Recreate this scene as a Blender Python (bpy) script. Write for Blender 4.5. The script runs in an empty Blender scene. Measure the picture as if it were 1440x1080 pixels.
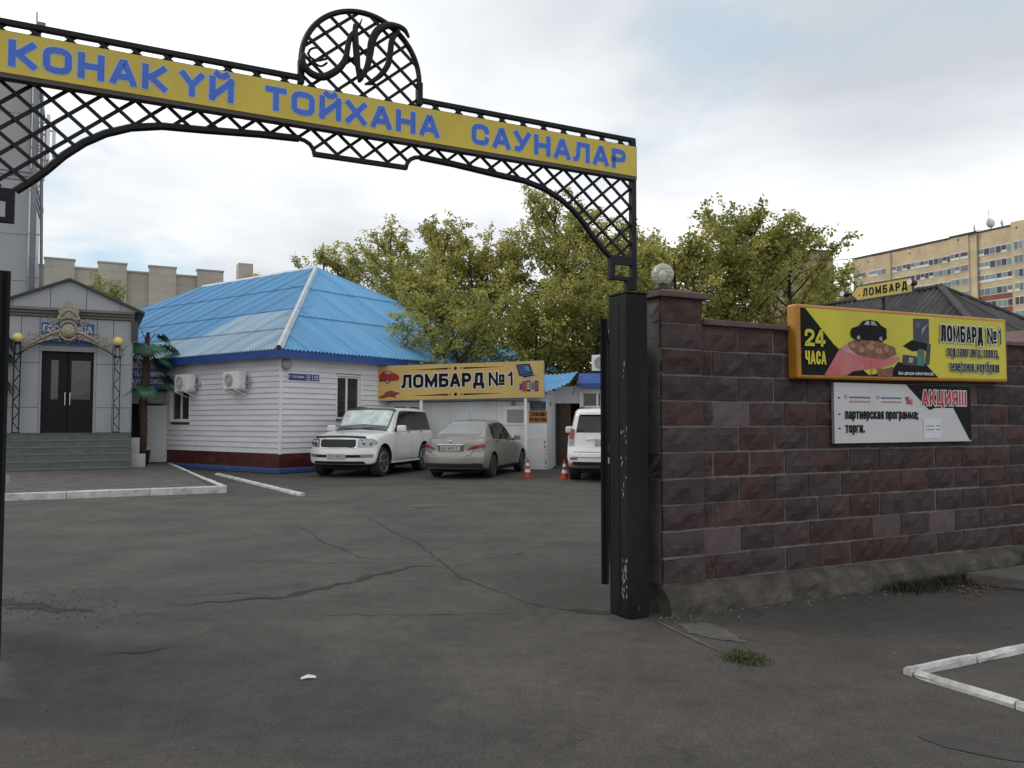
import bpy, bmesh, math, random
from mathutils import Vector, Matrix, noise
R = math.radians
rnd = random.Random(11)
scene = bpy.context.scene
COL = scene.collection

# ------------------------------------------------------------------ camera
cam_data = bpy.data.cameras.new('camera')
cam = bpy.data.objects.new('camera', cam_data)
COL.objects.link(cam)
cam.location = (0, 0, 1.6)
cam.rotation_euler = (R(90) + math.atan(.045), 0, 0)
cam_data.sensor_width = 36.0
cam_data.lens = 28.75
cam_data.clip_end = 3000
scene.camera = cam

# ------------------------------------------------------------------ world: bright broken overcast
SUN_DIR = Vector((-.80, .22, .62)).normalized()        # towards the sun
world = bpy.data.worlds.new('World')
scene.world = world
world.use_nodes = True
nt = world.node_tree
nd, lk = nt.nodes, nt.links
bg = nd['Background']
bg.inputs['Strength'].default_value = .1
sky = nd.new('ShaderNodeTexSky')
sky.sky_type = 'NISHITA'
sky.sun_disc = False
sky.sun_elevation = math.asin(SUN_DIR.z)
sky.sun_rotation = math.atan2(SUN_DIR.x, SUN_DIR.y)
sky.air_density, sky.dust_density, sky.ozone_density = 1.0, 1.5, 1.0
tc = nd.new('ShaderNodeTexCoord')
sep = nd.new('ShaderNodeSeparateXYZ'); lk.new(tc.outputs['Generated'], sep.inputs[0])
def wmath(op, a, b):
    n = nd.new('ShaderNodeMath'); n.operation = op
    for i, v in enumerate((a, b)):
        if isinstance(v, (int, float)): n.inputs[i].default_value = v
        else: lk.new(v, n.inputs[i])
    return n.outputs[0]
zz = wmath('ADD', wmath('MAXIMUM', sep.outputs[2], 0.0), .22)
cmb = nd.new('ShaderNodeCombineXYZ')
lk.new(wmath('DIVIDE', sep.outputs[0], zz), cmb.inputs[0])
lk.new(wmath('DIVIDE', sep.outputs[1], zz), cmb.inputs[1])
cmb.inputs[2].default_value = 3.7
def wnoise(scale, detail, rough, off):
    mp = nd.new('ShaderNodeMapping'); mp.inputs['Location'].default_value = off
    lk.new(cmb.outputs[0], mp.inputs[0])
    n = nd.new('ShaderNodeTexNoise'); n.inputs['Scale'].default_value = scale
    n.inputs['Detail'].default_value = detail; n.inputs['Roughness'].default_value = rough
    n.inputs['Distortion'].default_value = .35
    lk.new(mp.outputs[0], n.inputs['Vector'])
    return n.outputs['Fac']
def wramp(src, stops):
    r = nd.new('ShaderNodeValToRGB'); lk.new(src, r.inputs[0])
    els = r.color_ramp.elements
    els[0].position, els[0].color = stops[0]
    els[1].position, els[1].color = stops[1]
    for p, c in stops[2:]:
        e = els.new(p); e.color = c
    return r.outputs[0]
cover = wramp(wnoise(.85, 7, .55, (6.48, 3.02, 0)), [(.34, (0, 0, 0, 1)), (.45, (1, 1, 1, 1))])
shade = wramp(wnoise(.55, 6, .5, (11.95, 3.56, 0)), [(.36, (.50, .53, .575, 1)), (.48, (.74, .76, .79, 1)), (.60, (1, 1, 1, 1))])
gain = nd.new('ShaderNodeMix'); gain.data_type = 'RGBA'; gain.blend_type = 'MULTIPLY'; gain.inputs[0].default_value = 1
lk.new(shade, gain.inputs[6]); gain.inputs[7].default_value = (12.5, 12.5, 12.5, 1)
veil = nd.new('ShaderNodeMix'); veil.data_type = 'RGBA'; veil.inputs[0].default_value = .62     # thin high haze over the blue
lk.new(sky.outputs[0], veil.inputs[6]); veil.inputs[7].default_value = (6.8, 9.0, 10.4, 1)
mixw = nd.new('ShaderNodeMix'); mixw.data_type = 'RGBA'
lk.new(cover, mixw.inputs[0]); lk.new(veil.outputs[2], mixw.inputs[6]); lk.new(gain.outputs[2], mixw.inputs[7])
lk.new(mixw.outputs[2], bg.inputs['Color'])

sun_data = bpy.data.lights.new('sun', 'SUN')
sun_data.energy = .9
sun_data.angle = R(14)
sun_data.color = (1, .95, .87)
sun = bpy.data.objects.new('sun', sun_data)
COL.objects.link(sun)
sun.rotation_euler = (-SUN_DIR).to_track_quat('-Z', 'Y').to_euler()
sun.location = (-30, 0, 40)

vs = scene.view_settings
vs.view_transform = 'Standard'; vs.look = 'None'; vs.exposure = 0.0; vs.gamma = 1.0
vs.use_curve_mapping = False

# ------------------------------------------------------------------ helpers
def basis(pos, rz):
    return Matrix.Translation(pos) @ Matrix.Rotation(rz, 4, 'Z')

class MB:
    """collects polygons; build() links them as ONE mesh object"""
    def __init__(s):
        s.v, s.f, s.m, s.cur = [], [], [], 0
    def mat(s, i): s.cur = i; return s
    def add(s, vs_, fs):
        o = len(s.v)
        s.v += [tuple(p) for p in vs_]
        for f in fs:
            s.f.append(tuple(o + i for i in f)); s.m.append(s.cur)
        return s
    def box(s, x0, x1, y0, y1, z0, z1, M=None):
        p = [(x0, y0, z0), (x1, y0, z0), (x1, y1, z0), (x0, y1, z0), (x0, y0, z1), (x1, y0, z1), (x1, y1, z1), (x0, y1, z1)]
        if M is not None: p = [M @ Vector(q) for q in p]
        return s.add(p, [(0, 3, 2, 1), (4, 5, 6, 7), (0, 1, 5, 4), (1, 2, 6, 5), (2, 3, 7, 6), (3, 0, 4, 7)])
    def bar(s, a, b, w, h, up=(0, 1, 0)):
        """square bar from a to b, w across, h along 'up'"""
        a, b = Vector(a), Vector(b)
        d = (b - a).normalized(); u = Vector(up)
        x = d.cross(u)
        if x.length < 1e-5: x = d.cross(Vector((1, 0, 0)))
        x.normalize(); u = x.cross(d).normalized()
        p = []
        for c in (a, b):
            for i, j in ((-1, -1), (1, -1), (1, 1), (-1, 1)):
                p.append(c + x * (i * w / 2) + u * (j * h / 2))
        return s.add(p, [(0, 1, 2, 3), (7, 6, 5, 4), (0, 4, 5, 1), (1, 5, 6, 2), (2, 6, 7, 3), (3, 7, 4, 0)])
    def tube(s, pts, r, n=6, closed=False, flat=None):
        pts = [Vector(p) for p in pts]; L = len(pts)
        rs = r if isinstance(r, (list, tuple)) else [r] * L
        ring = []
        ref = Vector((0, 0, 1))
        for i, p in enumerate(pts):
            if closed: d = pts[(i + 1) % L] - pts[i - 1]
            else: d = pts[min(i + 1, L - 1)] - pts[max(i - 1, 0)]
            d = d.normalized() if d.length > 1e-9 else Vector((0, 0, 1))
            rr = Vector((0, 1, 0)) if flat else (ref if abs(d.z) < .95 else Vector((1, 0, 0)))
            x = d.cross(rr).normalized(); y = x.cross(d).normalized()
            ring.append([p + (x * math.cos(t) + y * math.sin(t) * (flat or 1)) * rs[i] for t in [2 * math.pi * k / n for k in range(n)]])
        vs_ = [q for g in ring for q in g]; fs = []
        for i in range(L if closed else L - 1):
            j = (i + 1) % L
            for k in range(n):
                k2 = (k + 1) % n
                fs.append((i * n + k, i * n + k2, j * n + k2, j * n + k))
        if not closed:
            fs.append(tuple(range(n - 1, -1, -1))); fs.append(tuple((L - 1) * n + k for k in range(n)))
        return s.add(vs_, fs)
    def lathe(s, prof, n=16, c=(0, 0, 0), axis='Z', M=None):
        vs_, fs = [], []
        for r, z in prof:
            for k in range(n):
                a = 2 * math.pi * k / n
                p = Vector((r * math.cos(a), r * math.sin(a), z))
                if axis == 'Y': p = Vector((p.x, p.z, p.y))
                if axis == 'X': p = Vector((p.z, p.x, p.y))
                p = p + Vector(c)
                vs_.append(M @ p if M is not None else p)
        for i in range(len(prof) - 1):
            for k in range(n):
                k2 = (k + 1) % n
                fs.append((i * n + k, i * n + k2, (i + 1) * n + k2, (i + 1) * n + k))
        fs.append(tuple(range(n - 1, -1, -1))); fs.append(tuple((len(prof) - 1) * n + k for k in range(n)))
        return s.add(vs_, fs)
    def poly(s, pts): return s.add(pts, [tuple(range(len(pts)))])
    def prism(s, pts2, y0, y1, M=None):
        """polygon given in x,z, pulled from y0 to y1"""
        n = len(pts2)
        p = [(x, y0, z) for x, z in pts2] + [(x, y1, z) for x, z in pts2]
        if M is not None: p = [M @ Vector(q) for q in p]
        return s.add(p, [tuple(range(n)), tuple(range(2 * n - 1, n - 1, -1))] + [(i, n + i, n + (i + 1) % n, (i + 1) % n) for i in range(n)])
    def slab(s, pts2, z0, z1):
        n = len(pts2)
        p = [(x, y, z0) for x, y in pts2] + [(x, y, z1) for x, y in pts2]
        return s.add(p, [tuple(range(n - 1, -1, -1)), tuple(range(n, 2 * n))] + [(i, (i + 1) % n, n + (i + 1) % n, n + i) for i in range(n)])
    def mesh(s, name='mesh', smooth=False, fix=True):
        me = bpy.data.meshes.new(name)
        me.from_pydata(s.v, [], s.f)
        me.polygons.foreach_set('material_index', s.m)
        if fix:
            bm = bmesh.new(); bm.from_mesh(me)
            bmesh.ops.recalc_face_normals(bm, faces=bm.faces)
            bm.to_mesh(me); bm.free()
        if smooth:
            me.polygons.foreach_set('use_smooth', [True] * len(me.polygons))
        me.update()
        return me
    def build(s, name, mats, parent=None, smooth=False, bevel=0, fix=True):
        o = bpy.data.objects.new(name, s.mesh(name, smooth, fix))
        COL.objects.link(o)
        for m in (mats if isinstance(mats, (list, tuple)) else [mats]): o.data.materials.append(m)
        if parent is not None: o.parent = parent
        if bevel:
            b = o.modifiers.new('bevel', 'BEVEL'); b.width = bevel; b.segments = 2; b.limit_method = 'ANGLE'
        return o

def link(name, me, parent=None, loc=None, rot=None, scale=None):
    o = bpy.data.objects.new(name, me); COL.objects.link(o)
    if parent is not None: o.parent = parent
    if loc is not None: o.location = loc
    if rot is not None: o.rotation_euler = rot
    if scale is not None: o.scale = scale
    return o
def tag(o, label=None, cat=None, group=None, kind=None):
    if label: o['label'] = label
    if cat: o['category'] = cat
    if group: o['group'] = group
    if kind: o['kind'] = kind
    return o
def thing(name, label, cat, loc=(0, 0, 0), rz=0, group=None):
    o = bpy.data.objects.new(name, None); COL.objects.link(o)
    o.empty_display_size = .2
    o.location = loc; o.rotation_euler = (0, 0, rz)
    return tag(o, label, cat, group)
def copy_tree(o, parent=None):
    c = o.copy(); COL.objects.link(c)
    if parent is not None: c.parent = parent
    for ch in list(o.children): copy_tree(ch, c)
    return c

# ------------------------------------------------------------------ materials
def M_(name, col, rough=.6, var=0.0, scale=4.0, bump=0.0, bscale=30.0, metal=0.0, spec=.5, col2=None, piece=0.0,
       detail=6.0, coat=0.0, stretch=(1, 1, 1), dirt=None, dirt_scale=1.2, dirt_amt=.5, alpha=None):
    """procedural principled material: noise between col and col2 (or darker col), per-object random shift, bump, dirt"""
    m = bpy.data.materials.new(name); m.use_nodes = True
    nt = m.node_tree; nd, lk = nt.nodes, nt.links
    b = nd['Principled BSDF']
    b.inputs['Roughness'].default_value = rough
    b.inputs['Metallic'].default_value = metal
    b.inputs['Specular IOR Level'].default_value = spec
    b.inputs['Coat Weight'].default_value = coat
    b.inputs['Coat Roughness'].default_value = .06
    c1 = (*col, 1)
    c2 = (*(col2 if col2 else [max(0, c * (1 - var)) for c in col]), 1)
    tc = nd.new('ShaderNodeTexCoord')
    mp = nd.new('ShaderNodeMapping'); mp.inputs['Scale'].default_value = stretch
    lk.new(tc.outputs['Object'], mp.inputs[0])
    oi = nd.new('ShaderNodeObjectInfo')
    off = nd.new('ShaderNodeVectorMath'); off.operation = 'MULTIPLY_ADD'
    lk.new(oi.outputs['Random'], off.inputs[0]); off.inputs[1].default_value = (37, 53, 71); lk.new(mp.outputs[0], off.inputs[2])
    vec = off.outputs[0]
    nz = nd.new('ShaderNodeTexNoise'); nz.inputs['Scale'].default_value = scale; nz.inputs['Detail'].default_value = detail
    nz.inputs['Roughness'].default_value = .6
    lk.new(vec, nz.inputs['Vector'])
    rp = nd.new('ShaderNodeMapRange'); rp.inputs['From Min'].default_value = .35; rp.inputs['From Max'].default_value = .65
    lk.new(nz.outputs['Fac'], rp.inputs['Value'])
    mx = nd.new('ShaderNodeMix'); mx.data_type = 'RGBA'
    mx.inputs[6].default_value = c1; mx.inputs[7].default_value = c2
    lk.new(rp.outputs[0], mx.inputs[0])
    out = mx.outputs[2]
    if dirt:
        n2 = nd.new('ShaderNodeTexNoise'); n2.inputs['Scale'].default_value = dirt_scale; n2.inputs['Detail'].default_value = 8
        n2.inputs['Roughness'].default_value = .7
        lk.new(vec, n2.inputs['Vector'])
        r2 = nd.new('ShaderNodeMapRange'); r2.inputs['From Min'].default_value = .48; r2.inputs['From Max'].default_value = .72
        r2.inputs['To Max'].default_value = dirt_amt
        lk.new(n2.outputs['Fac'], r2.inputs['Value'])
        d = nd.new('ShaderNodeMix'); d.data_type = 'RGBA'; d.inputs[7].default_value = (*dirt, 1)
        lk.new(r2.outputs[0], d.inputs[0]); lk.new(out, d.inputs[6]); out = d.outputs[2]
    if piece:
        mr = nd.new('ShaderNodeMapRange'); mr.inputs['To Min'].default_value = 1 - piece; mr.inputs['To Max'].default_value = 1 + piece
        lk.new(oi.outputs['Random'], mr.inputs['Value'])
        hv = nd.new('ShaderNodeHueSaturation'); lk.new(mr.outputs[0], hv.inputs['Value']); lk.new(out, hv.inputs['Color'])
        out = hv.outputs[0]
    lk.new(out, b.inputs['Base Color'])
    if bump:
        nb = nd.new('ShaderNodeTexNoise'); nb.inputs['Scale'].default_value = bscale; nb.inputs['Detail'].default_value = 8
        nb.inputs['Roughness'].default_value = .65
        lk.new(vec, nb.inputs['Vector'])
        bp = nd.new('ShaderNodeBump'); bp.inputs['Strength'].default_value = bump; bp.inputs['Distance'].default_value = .02
        lk.new(nb.outputs['Fac'], bp.inputs['Height']); lk.new(bp.outputs[0], b.inputs['Normal'])
    if alpha is not None:
        b.inputs['Alpha'].default_value = alpha
    return m

def glass_mat(name, tint, rough=.05, trans=.0, ior=1.5):
    m = bpy.data.materials.new(name); m.use_nodes = True
    nt = m.node_tree; nd, lk = nt.nodes, nt.links
    b = nd['Principled BSDF']
    b.inputs['Base Color'].default_value = (*tint, 1)
    b.inputs['Roughness'].default_value = rough
    b.inputs['IOR'].default_value = ior
    b.inputs['Specular IOR Level'].default_value = .5
    if trans:
        tr = nd.new('ShaderNodeBsdfTransparent'); tr.inputs[0].default_value = (*[min(1, t * 1.0 + .3) for t in tint], 1)
        mix = nd.new('ShaderNodeMixShader'); mix.inputs[0].default_value = trans
        lk.new(b.outputs[0], mix.inputs[1]); lk.new(tr.outputs[0], mix.inputs[2])
        lk.new(mix.outputs[0], nd['Material Output'].inputs['Surface'])
    else:
        n = nd.new('ShaderNodeTexNoise'); n.inputs['Scale'].default_value = 3
        bp = nd.new('ShaderNodeBump'); bp.inputs['Strength'].default_value = .02
        lk.new(n.outputs['Fac'], bp.inputs['Height']); lk.new(bp.outputs[0], b.inputs['Normal'])
    return m

MAT = {}
MAT['black_iron'] = M_('black_iron', (.013, .013, .016), .6, .4, 9, .25, 60, spec=.25, dirt=(.05, .045, .045), dirt_amt=.35)
MAT['white_paint'] = M_('white_paint', (.72, .72, .70), .6, .12, 3, .12, 20, dirt=(.36, .34, .31), dirt_amt=.45)
MAT['kerb_white'] = M_('kerb_white', (.62, .61, .59), .85, .3, 5, .7, 25, dirt=(.17, .16, .15), dirt_scale=4, dirt_amt=.85)
MAT['white_plastic'] = M_('white_plastic', (.74, .74, .72), .4, .06, 3, dirt=(.45, .43, .4), dirt_amt=.3)
MAT['dark_glass'] = glass_mat('dark_glass', (.012, .013, .015), .04)
MAT['window_glass'] = glass_mat('window_glass', (.035, .035, .034), .05)
MAT['rubber'] = M_('rubber', (.02, .02, .02), .75, .3, 12, .2, 60, dirt=(.06, .055, .05), dirt_amt=.5)
MAT['chrome'] = M_('chrome', (.62, .62, .63), .18, .1, 6, metal=1)
MAT['black_plastic'] = M_('black_plastic', (.02, .02, .021), .5, .2, 8)

# ------------------------------------------------------------------ sign lettering: stroke glyphs, flat print
_O = [(.32, 0), (.68, 0), (.9, .07), (1, .22), (1, .78), (.9, .93), (.68, 1), (.32, 1), (.1, .93), (0, .78), (0, .22), (.1, .07), (.32, 0)]
_bowlP = [(0, 0), (0, 1), (.7, 1), (.93, .92), (1, .78), (1, .62), (.93, .5), (.7, .43), (0, .43)]
_o = [(x, y) for x, y in _O]
GL = {
 'А': (.92, [[(0, 0), (.44, 1), (.56, 1), (1, 0)], [(.2, .26), (.8, .26)]]),
 'Б': (.86, [[(.93, 1), (0, 1), (0, 0), (.7, 0), (.93, .08), (1, .2), (1, .38), (.93, .5), (.7, .57), (0, .57)]]),
 'В': (.86, [[(0, 0), (0, 1), (.65, 1), (.9, .92), (.93, .7), (.85, .56), (.6, .52), (0, .52)], [(.5, .52), (.88, .46), (1, .3), (.95, .08), (.7, 0), (0, 0)]]),
 'Г': (.72, [[(0, 0), (0, 1), (1, 1)]]),
 'Д': (1.0, [[(.16, .05), (.28, 1), (.84, 1), (.84, .05)], [(0, -.2), (0, .05), (1, .05), (1, -.2)]]),
 'Е': (.78, [[(1, 1), (0, 1), (0, 0), (1, 0)], [(0, .52), (.85, .52)]]),
 'З': (.8, [[(0, .85), (.15, .97), (.4, 1), (.8, .95), (.95, .8), (.9, .6), (.4, .53)], [(.4, .53), (.9, .46), (1, .25), (.85, .05), (.45, 0), (.15, .03), (0, .16)]]),
 'И': (.92, [[(0, 1), (0, 0)], [(0, .06), (1, .94)], [(1, 0), (1, 1)]]),
 'Й': (.92, [[(0, 1), (0, 0)], [(0, .06), (1, .94)], [(1, 0), (1, 1)], [(.25, 1.3), (.4, 1.2), (.6, 1.2), (.75, 1.3)]]),
 'К': (.9, [[(0, 0), (0, 1)], [(0, .48), (.3, .5), (.95, 1)], [(.3, .5), (1, 0)]]),
 'Л': (.92, [[(-.05, 0), (.08, .02), (.18, .2), (.26, 1), (1, 1), (1, 0)]]),
 'М': (1.12, [[(0, 0), (0, 1)], [(0, 1), (.5, .12), (1, 1)], [(1, 0), (1, 1)]]),
 'Н': (.9, [[(0, 0), (0, 1)], [(1, 0), (1, 1)], [(0, .5), (1, .5)]]),
 'О': (.95, [_O]), 'O': (.95, [_O]), '0': (.8, [_O]),
 'П': (.9, [[(0, 0), (0, 1), (1, 1), (1, 0)]]),
 'Р': (.84, [_bowlP]), 'P': (.84, [_bowlP]),
 'С': (.88, [[(1, .76), (.95, .9), (.7, 1), (.32, 1), (.1, .93), (0, .78), (0, .22), (.1, .07), (.32, 0), (.7, 0), (.95, .1), (1, .24)]]),
 'Т': (.84, [[(0, 1), (1, 1)], [(.5, 0), (.5, 1)]]),
 'У': (.88, [[(0, 1), (.5, .35)], [(1, 1), (.5, .3), (.36, .08), (.2, 0), (.05, .02)]]),
 'Ү': (.88, [[(0, 1), (.5, .45), (1, 1)], [(.5, 0), (.5, .5)]]), 'Y': (.88, [[(0, 1), (.5, .45), (1, 1)], [(.5, 0), (.5, .5)]]),
 'Х': (.9, [[(0, 0), (1, 1)], [(0, 1), (1, 0)]]),
 'Ц': (.98, [[(0, 1), (0, 0), (.86, 0)], [(.86, 1), (.86, 0)], [(.86, .0), (1, 0), (1, -.2)]]),
 'Ч': (.86, [[(0, 1), (0, .6), (.1, .45), (.4, .38), (1, .42)], [(1, 0), (1, 1)]]),
 'Ь': (.8, [[(0, 1), (0, 0), (.7, 0), (1, .15), (1, .4), (.7, .55), (0, .55)]]),
 'Я': (.86, [[(1, 0), (1, 1), (.3, 1), (.07, .92), (0, .78), (0, .6), (.1, .48), (.3, .43), (1, .43)], [(.5, .43), (0, 0)]]),
 'Қ': (.92, [[(0, 0), (0, 1)], [(0, .48), (.3, .5), (.95, 1)], [(.3, .5), (.9, 0), (1, 0), (1, -.18)]]),
 'Ы': (1.05, [[(0, 1), (0, 0), (.5, 0), (.72, .15), (.72, .4), (.5, .55), (0, .55)], [(1, 0), (1, 1)]]), 'І': (.3, [[(.5, 0), (.5, 1)]]),
 'Ә': (.9, [[(.05, .8), (.3, 1), (.7, 1), (1, .75), (1, .25), (.7, 0), (.3, 0), (0, .25), (0, .5), (1, .5)]]),
 'Z': (.85, [[(0, 1), (1, 1), (0, 0), (1, 0)]]), 'M': (1.1, [[(0, 0), (0, 1)], [(0, 1), (.5, .12), (1, 1)], [(1, 0), (1, 1)]]),
 'N': (.9, [[(0, 0), (0, 1)], [(0, .96), (1, .04)], [(1, 0), (1, 1)]]), 'W': (1.2, [[(0, 1), (.25, 0), (.5, .8), (.75, 0), (1, 1)]]), 'S': (.8, [[(1, .85), (.7, 1), (.3, 1), (0, .8), (.1, .58), (.9, .42), (1, .2), (.7, 0), (.3, 0), (0, .15)]]),
 '№': (1.35, [[(0, 0), (0, 1)], [(0, .98), (.52, .02)], [(.52, 0), (.52, 1)], [(.76, .3), (1, .3), (1, .78), (.76, .78), (.76, .3)], [(.72, .06), (1.02, .06)]]),
 '1': (.5, [[(0, .78), (.3, .84), (.7, 1), (.7, 0)]]),
 '2': (.8, [[(0, .72), (.02, .88), (.2, .99), (.6, 1), (.9, .93), (1, .78), (.95, .6), (.02, .06), (.0, 0), (1, 0)]]),
 '3': (.8, [[(0, .85), (.3, 1), (.7, 1), (.95, .8), (.85, .58), (.4, .53)], [(.4, .53), (.9, .46), (1, .25), (.75, 0), (.3, 0), (0, .15)]]),
 '4': (.84, [[(.72, 0), (.72, 1), (.6, 1), (0, .3), (0, .22), (1, .22)]]),
 '5': (.8, [[(.95, 1), (.08, 1), (.04, .55), (.7, .6), (1, .4), (1, .2), (.7, 0), (.3, 0), (0, .14)]]),
 'п': (.72, [[(0, 0), (0, .72), (.7, .72), (.95, .68), (1, .5), (1, 0)]]),
 'о': (.72, [[(x, y * .72) for x, y in _O]]),
 'д': (.8, [[(.16, .04), (.26, .72), (.86, .72), (.86, .04)], [(0, -.18), (0, .04), (1, .04), (1, -.18)]]),
 'з': (.66, [[(.02, .62), (.3, .72), (.75, .7), (.9, .55), (.8, .4), (.35, .38)], [(.35, .38), (.9, .34), (1, .18), (.8, .02), (.35, 0), (0, .1)]]),
 'а': (.72, [[(.05, .62), (.3, .72), (.75, .72), (1, .6), (1, 0)], [(1, .4), (.25, .38), (0, .26), (0, .12), (.2, 0), (.6, .02), (1, .14)]]),
 'л': (.74, [[(-.04, 0), (.12, .05), (.25, .72), (1, .72), (1, 0)]]),
 'г': (.6, [[(0, 0), (0, .72), (1, .72)]]),
 'в': (.72, [[(0, 0), (0, .72), (.7, .72), (.92, .6), (.85, .42), (.6, .38), (0, .38)], [(.5, .38), (.95, .32), (1, .14), (.75, 0), (0, 0)]]),
 'т': (.66, [[(0, .72), (1, .72)], [(.5, 0), (.5, .72)]]),
 'е': (.72, [[(0, .37), (1, .37), (1, .55), (.75, .72), (.25, .72), (0, .56), (0, .16), (.25, 0), (.75, 0), (1, .12)]]),
 'ф': (1.0, [[(.5, -.25), (.5, 1)], [(.25, 0), (.75, 0), (1, .15), (1, .56), (.75, .72), (.25, .72), (0, .56), (0, .15), (.25, 0)]]),
 'н': (.74, [[(0, 0), (0, .72)], [(1, 0), (1, .72)], [(0, .36), (1, .36)]]),
 'у': (.72, [[(0, .72), (.5, .1)], [(1, .72), (.5, .05), (.35, -.2), (.05, -.24)]]),
 'б': (.72, [[(.95, 1.0), (.4, .98), (.1, .85), (0, .6), (0, .16), (.25, 0), (.75, 0), (1, .16), (1, .48), (.75, .64), (.25, .64), (0, .5)]]),
 'к': (.74, [[(0, 0), (0, .72)], [(0, .36), (.3, .37), (1, .72)], [(.3, .37), (1, 0)]]),
 'р': (.72, [[(0, -.25), (0, .72), (.7, .72), (1, .58), (1, .16), (.7, 0), (0, 0)]]),
 'с': (.7, [[(1, .56), (.75, .72), (.25, .72), (0, .56), (0, .16), (.25, 0), (.75, 0), (1, .16)]]),
 'и': (.74, [[(0, .72), (0, 0)], [(0, .04), (1, .68)], [(1, 0), (1, .72)]]),
 'м': (.9, [[(0, 0), (0, .72)], [(0, .72), (.5, .1), (1, .72)], [(1, 0), (1, .72)]]),
 'я': (.72, [[(1, 0), (1, .72), (.3, .72), (0, .58), (.05, .38), (.3, .32), (1, .32)], [(.5, .32), (0, 0)]]),
 'ц': (.8, [[(0, .72), (0, 0), (.86, 0)], [(.86, .72), (.86, 0)], [(.86, 0), (1, 0), (1, -.18)]]),
 '!': (.3, [[(.5, .3), (.5, 1)], [(.5, 0), (.5, .12)]]), '.': (.3, [[(.5, 0), (.5, .1)]]), ',': (.3, [[(.5, .1), (.4, -.14)]]),
 ';': (.3, [[(.5, .1), (.4, -.14)], [(.5, .5), (.5, .62)]]), '-': (.45, [[(0, .38), (1, .38)]]), '%': (1.0, [[(.15, 0), (.85, 1)], [(0, .62), (.3, .62), (.3, 1), (0, 1), (0, .62)], [(.7, 0), (1, 0), (1, .38), (.7, .38), (.7, 0)]]),
 '(': (.4, [[(1, 1.05), (.2, .8), (.2, .15), (1, -.1)]]), ')': (.4, [[(0, 1.05), (.8, .8), (.8, .15), (0, -.1)]]), '«': (.5, [[(1, .7), (.2, .4), (1, .1)]]),
}
def ribbon(pts, th):
    """flat mitred ribbon along 2D points -> (verts2, quads)"""
    n = len(pts); closed = n > 2 and abs(pts[0][0] - pts[-1][0]) + abs(pts[0][1] - pts[-1][1]) < 1e-6
    P = [Vector((a, b)) for a, b in pts]
    vs_ = []
    for i in range(n):
        if closed: a, b = P[i - 1] if i else P[-2], P[i + 1] if i < n - 1 else P[1]
        else: a, b = P[max(i - 1, 0)], P[min(i + 1, n - 1)]
        d1 = (P[i] - a); d2 = (b - P[i])
        d1 = d1.normalized() if d1.length > 1e-9 else d2.normalized()
        d2 = d2.normalized() if d2.length > 1e-9 else d1
        t = (d1 + d2)
        t = t.normalized() if t.length > 1e-6 else d1
        nn = Vector((-t.y, t.x))
        k = th / 2 / max(.45, nn.dot(Vector((-d1.y, d1.x))))
        p = P[i]
        if not closed and i == 0: p = p - d2 * th * .5
        if not closed and i == n - 1: p = p + d1 * th * .5
        vs_ += [p + nn * k, p - nn * k]
    return vs_, [(2 * i, 2 * i + 1, 2 * i + 3, 2 * i + 2) for i in range(n - 1)]
def text_mb(txt, h, width, th, x0=0, z0=0, y=0, space=.16, grow=0, mb=None, word=.42):
    """lettering in the x,z plane facing -y, starting at x0,z0 (baseline), h = cap height, width = total length;
       th = stroke thickness (fraction of h), grow = extra metres of stroke all round (outline)"""
    mb = mb or MB()
    tot = 0; adv = []
    for c in txt:
        w = word if c == ' ' else GL[c][0]
        adv.append(tot); tot += w + (space if c != ' ' else 0)
    tot -= space
    k = width / tot; T = th * h
    lay = 0
    for c, a in zip(txt, adv):
        if c == ' ': continue
        w, strokes = GL[c]
        gw = w * k
        tt = min(T, gw * {'№': .15, 'М': .24, 'м': .24, 'ф': .22, '%': .2, 'W': .2, 'Ы': .26, 'І': .9, 'Я': .3, 'А': .3, 'В': .3, 'З': .34}.get(c, .95 if c in '!.,;' else .40))
        for st in strokes:
            pts = [(x0 + a * k + tt / 2 + x * (gw - tt), z0 + tt / 2 + zq * (h - tt)) for x, zq in st]
            v2, q = ribbon(pts, tt + 2 * grow)
            yy = y - .00025 * (lay % 5)
            lay += 1
            mb.add([(p.x, yy, p.y) for p in v2], q)
    return mb
def lettering(txt, h, width, th, x0, z0, y, mat, parent, space=.16, halo=None, grow=.0, word=.42):
    if halo: text_mb(txt, h, width, th, x0, z0, y + .0016, space, grow, word=word).build('lettering_outline', halo, parent, fix=False)
    return text_mb(txt, h, width, th, x0, z0, y, space, word=word).build('lettering', mat, parent, fix=False)
def flat(name, pts, y, mat, parent):
    """flat printed shape in the x,z plane"""
    return MB().poly([(x, y, z) for x, z in pts]).build(name, mat, parent, fix=False)
def ellipse(cx, cz, rx, rz, n=20): return [(cx + rx * math.cos(2 * math.pi * i / n), cz + rz * math.sin(2 * math.pi * i / n)) for i in range(n)]

RZ = R(27)                                    # the yard's street grid: gate, wall, porch and terrace run along it
GATE = Vector((.937, 6.651, 0))
GM = basis(GATE, RZ)
def gw(s, t, z=0): return GM @ Vector((s, t, z))

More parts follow.
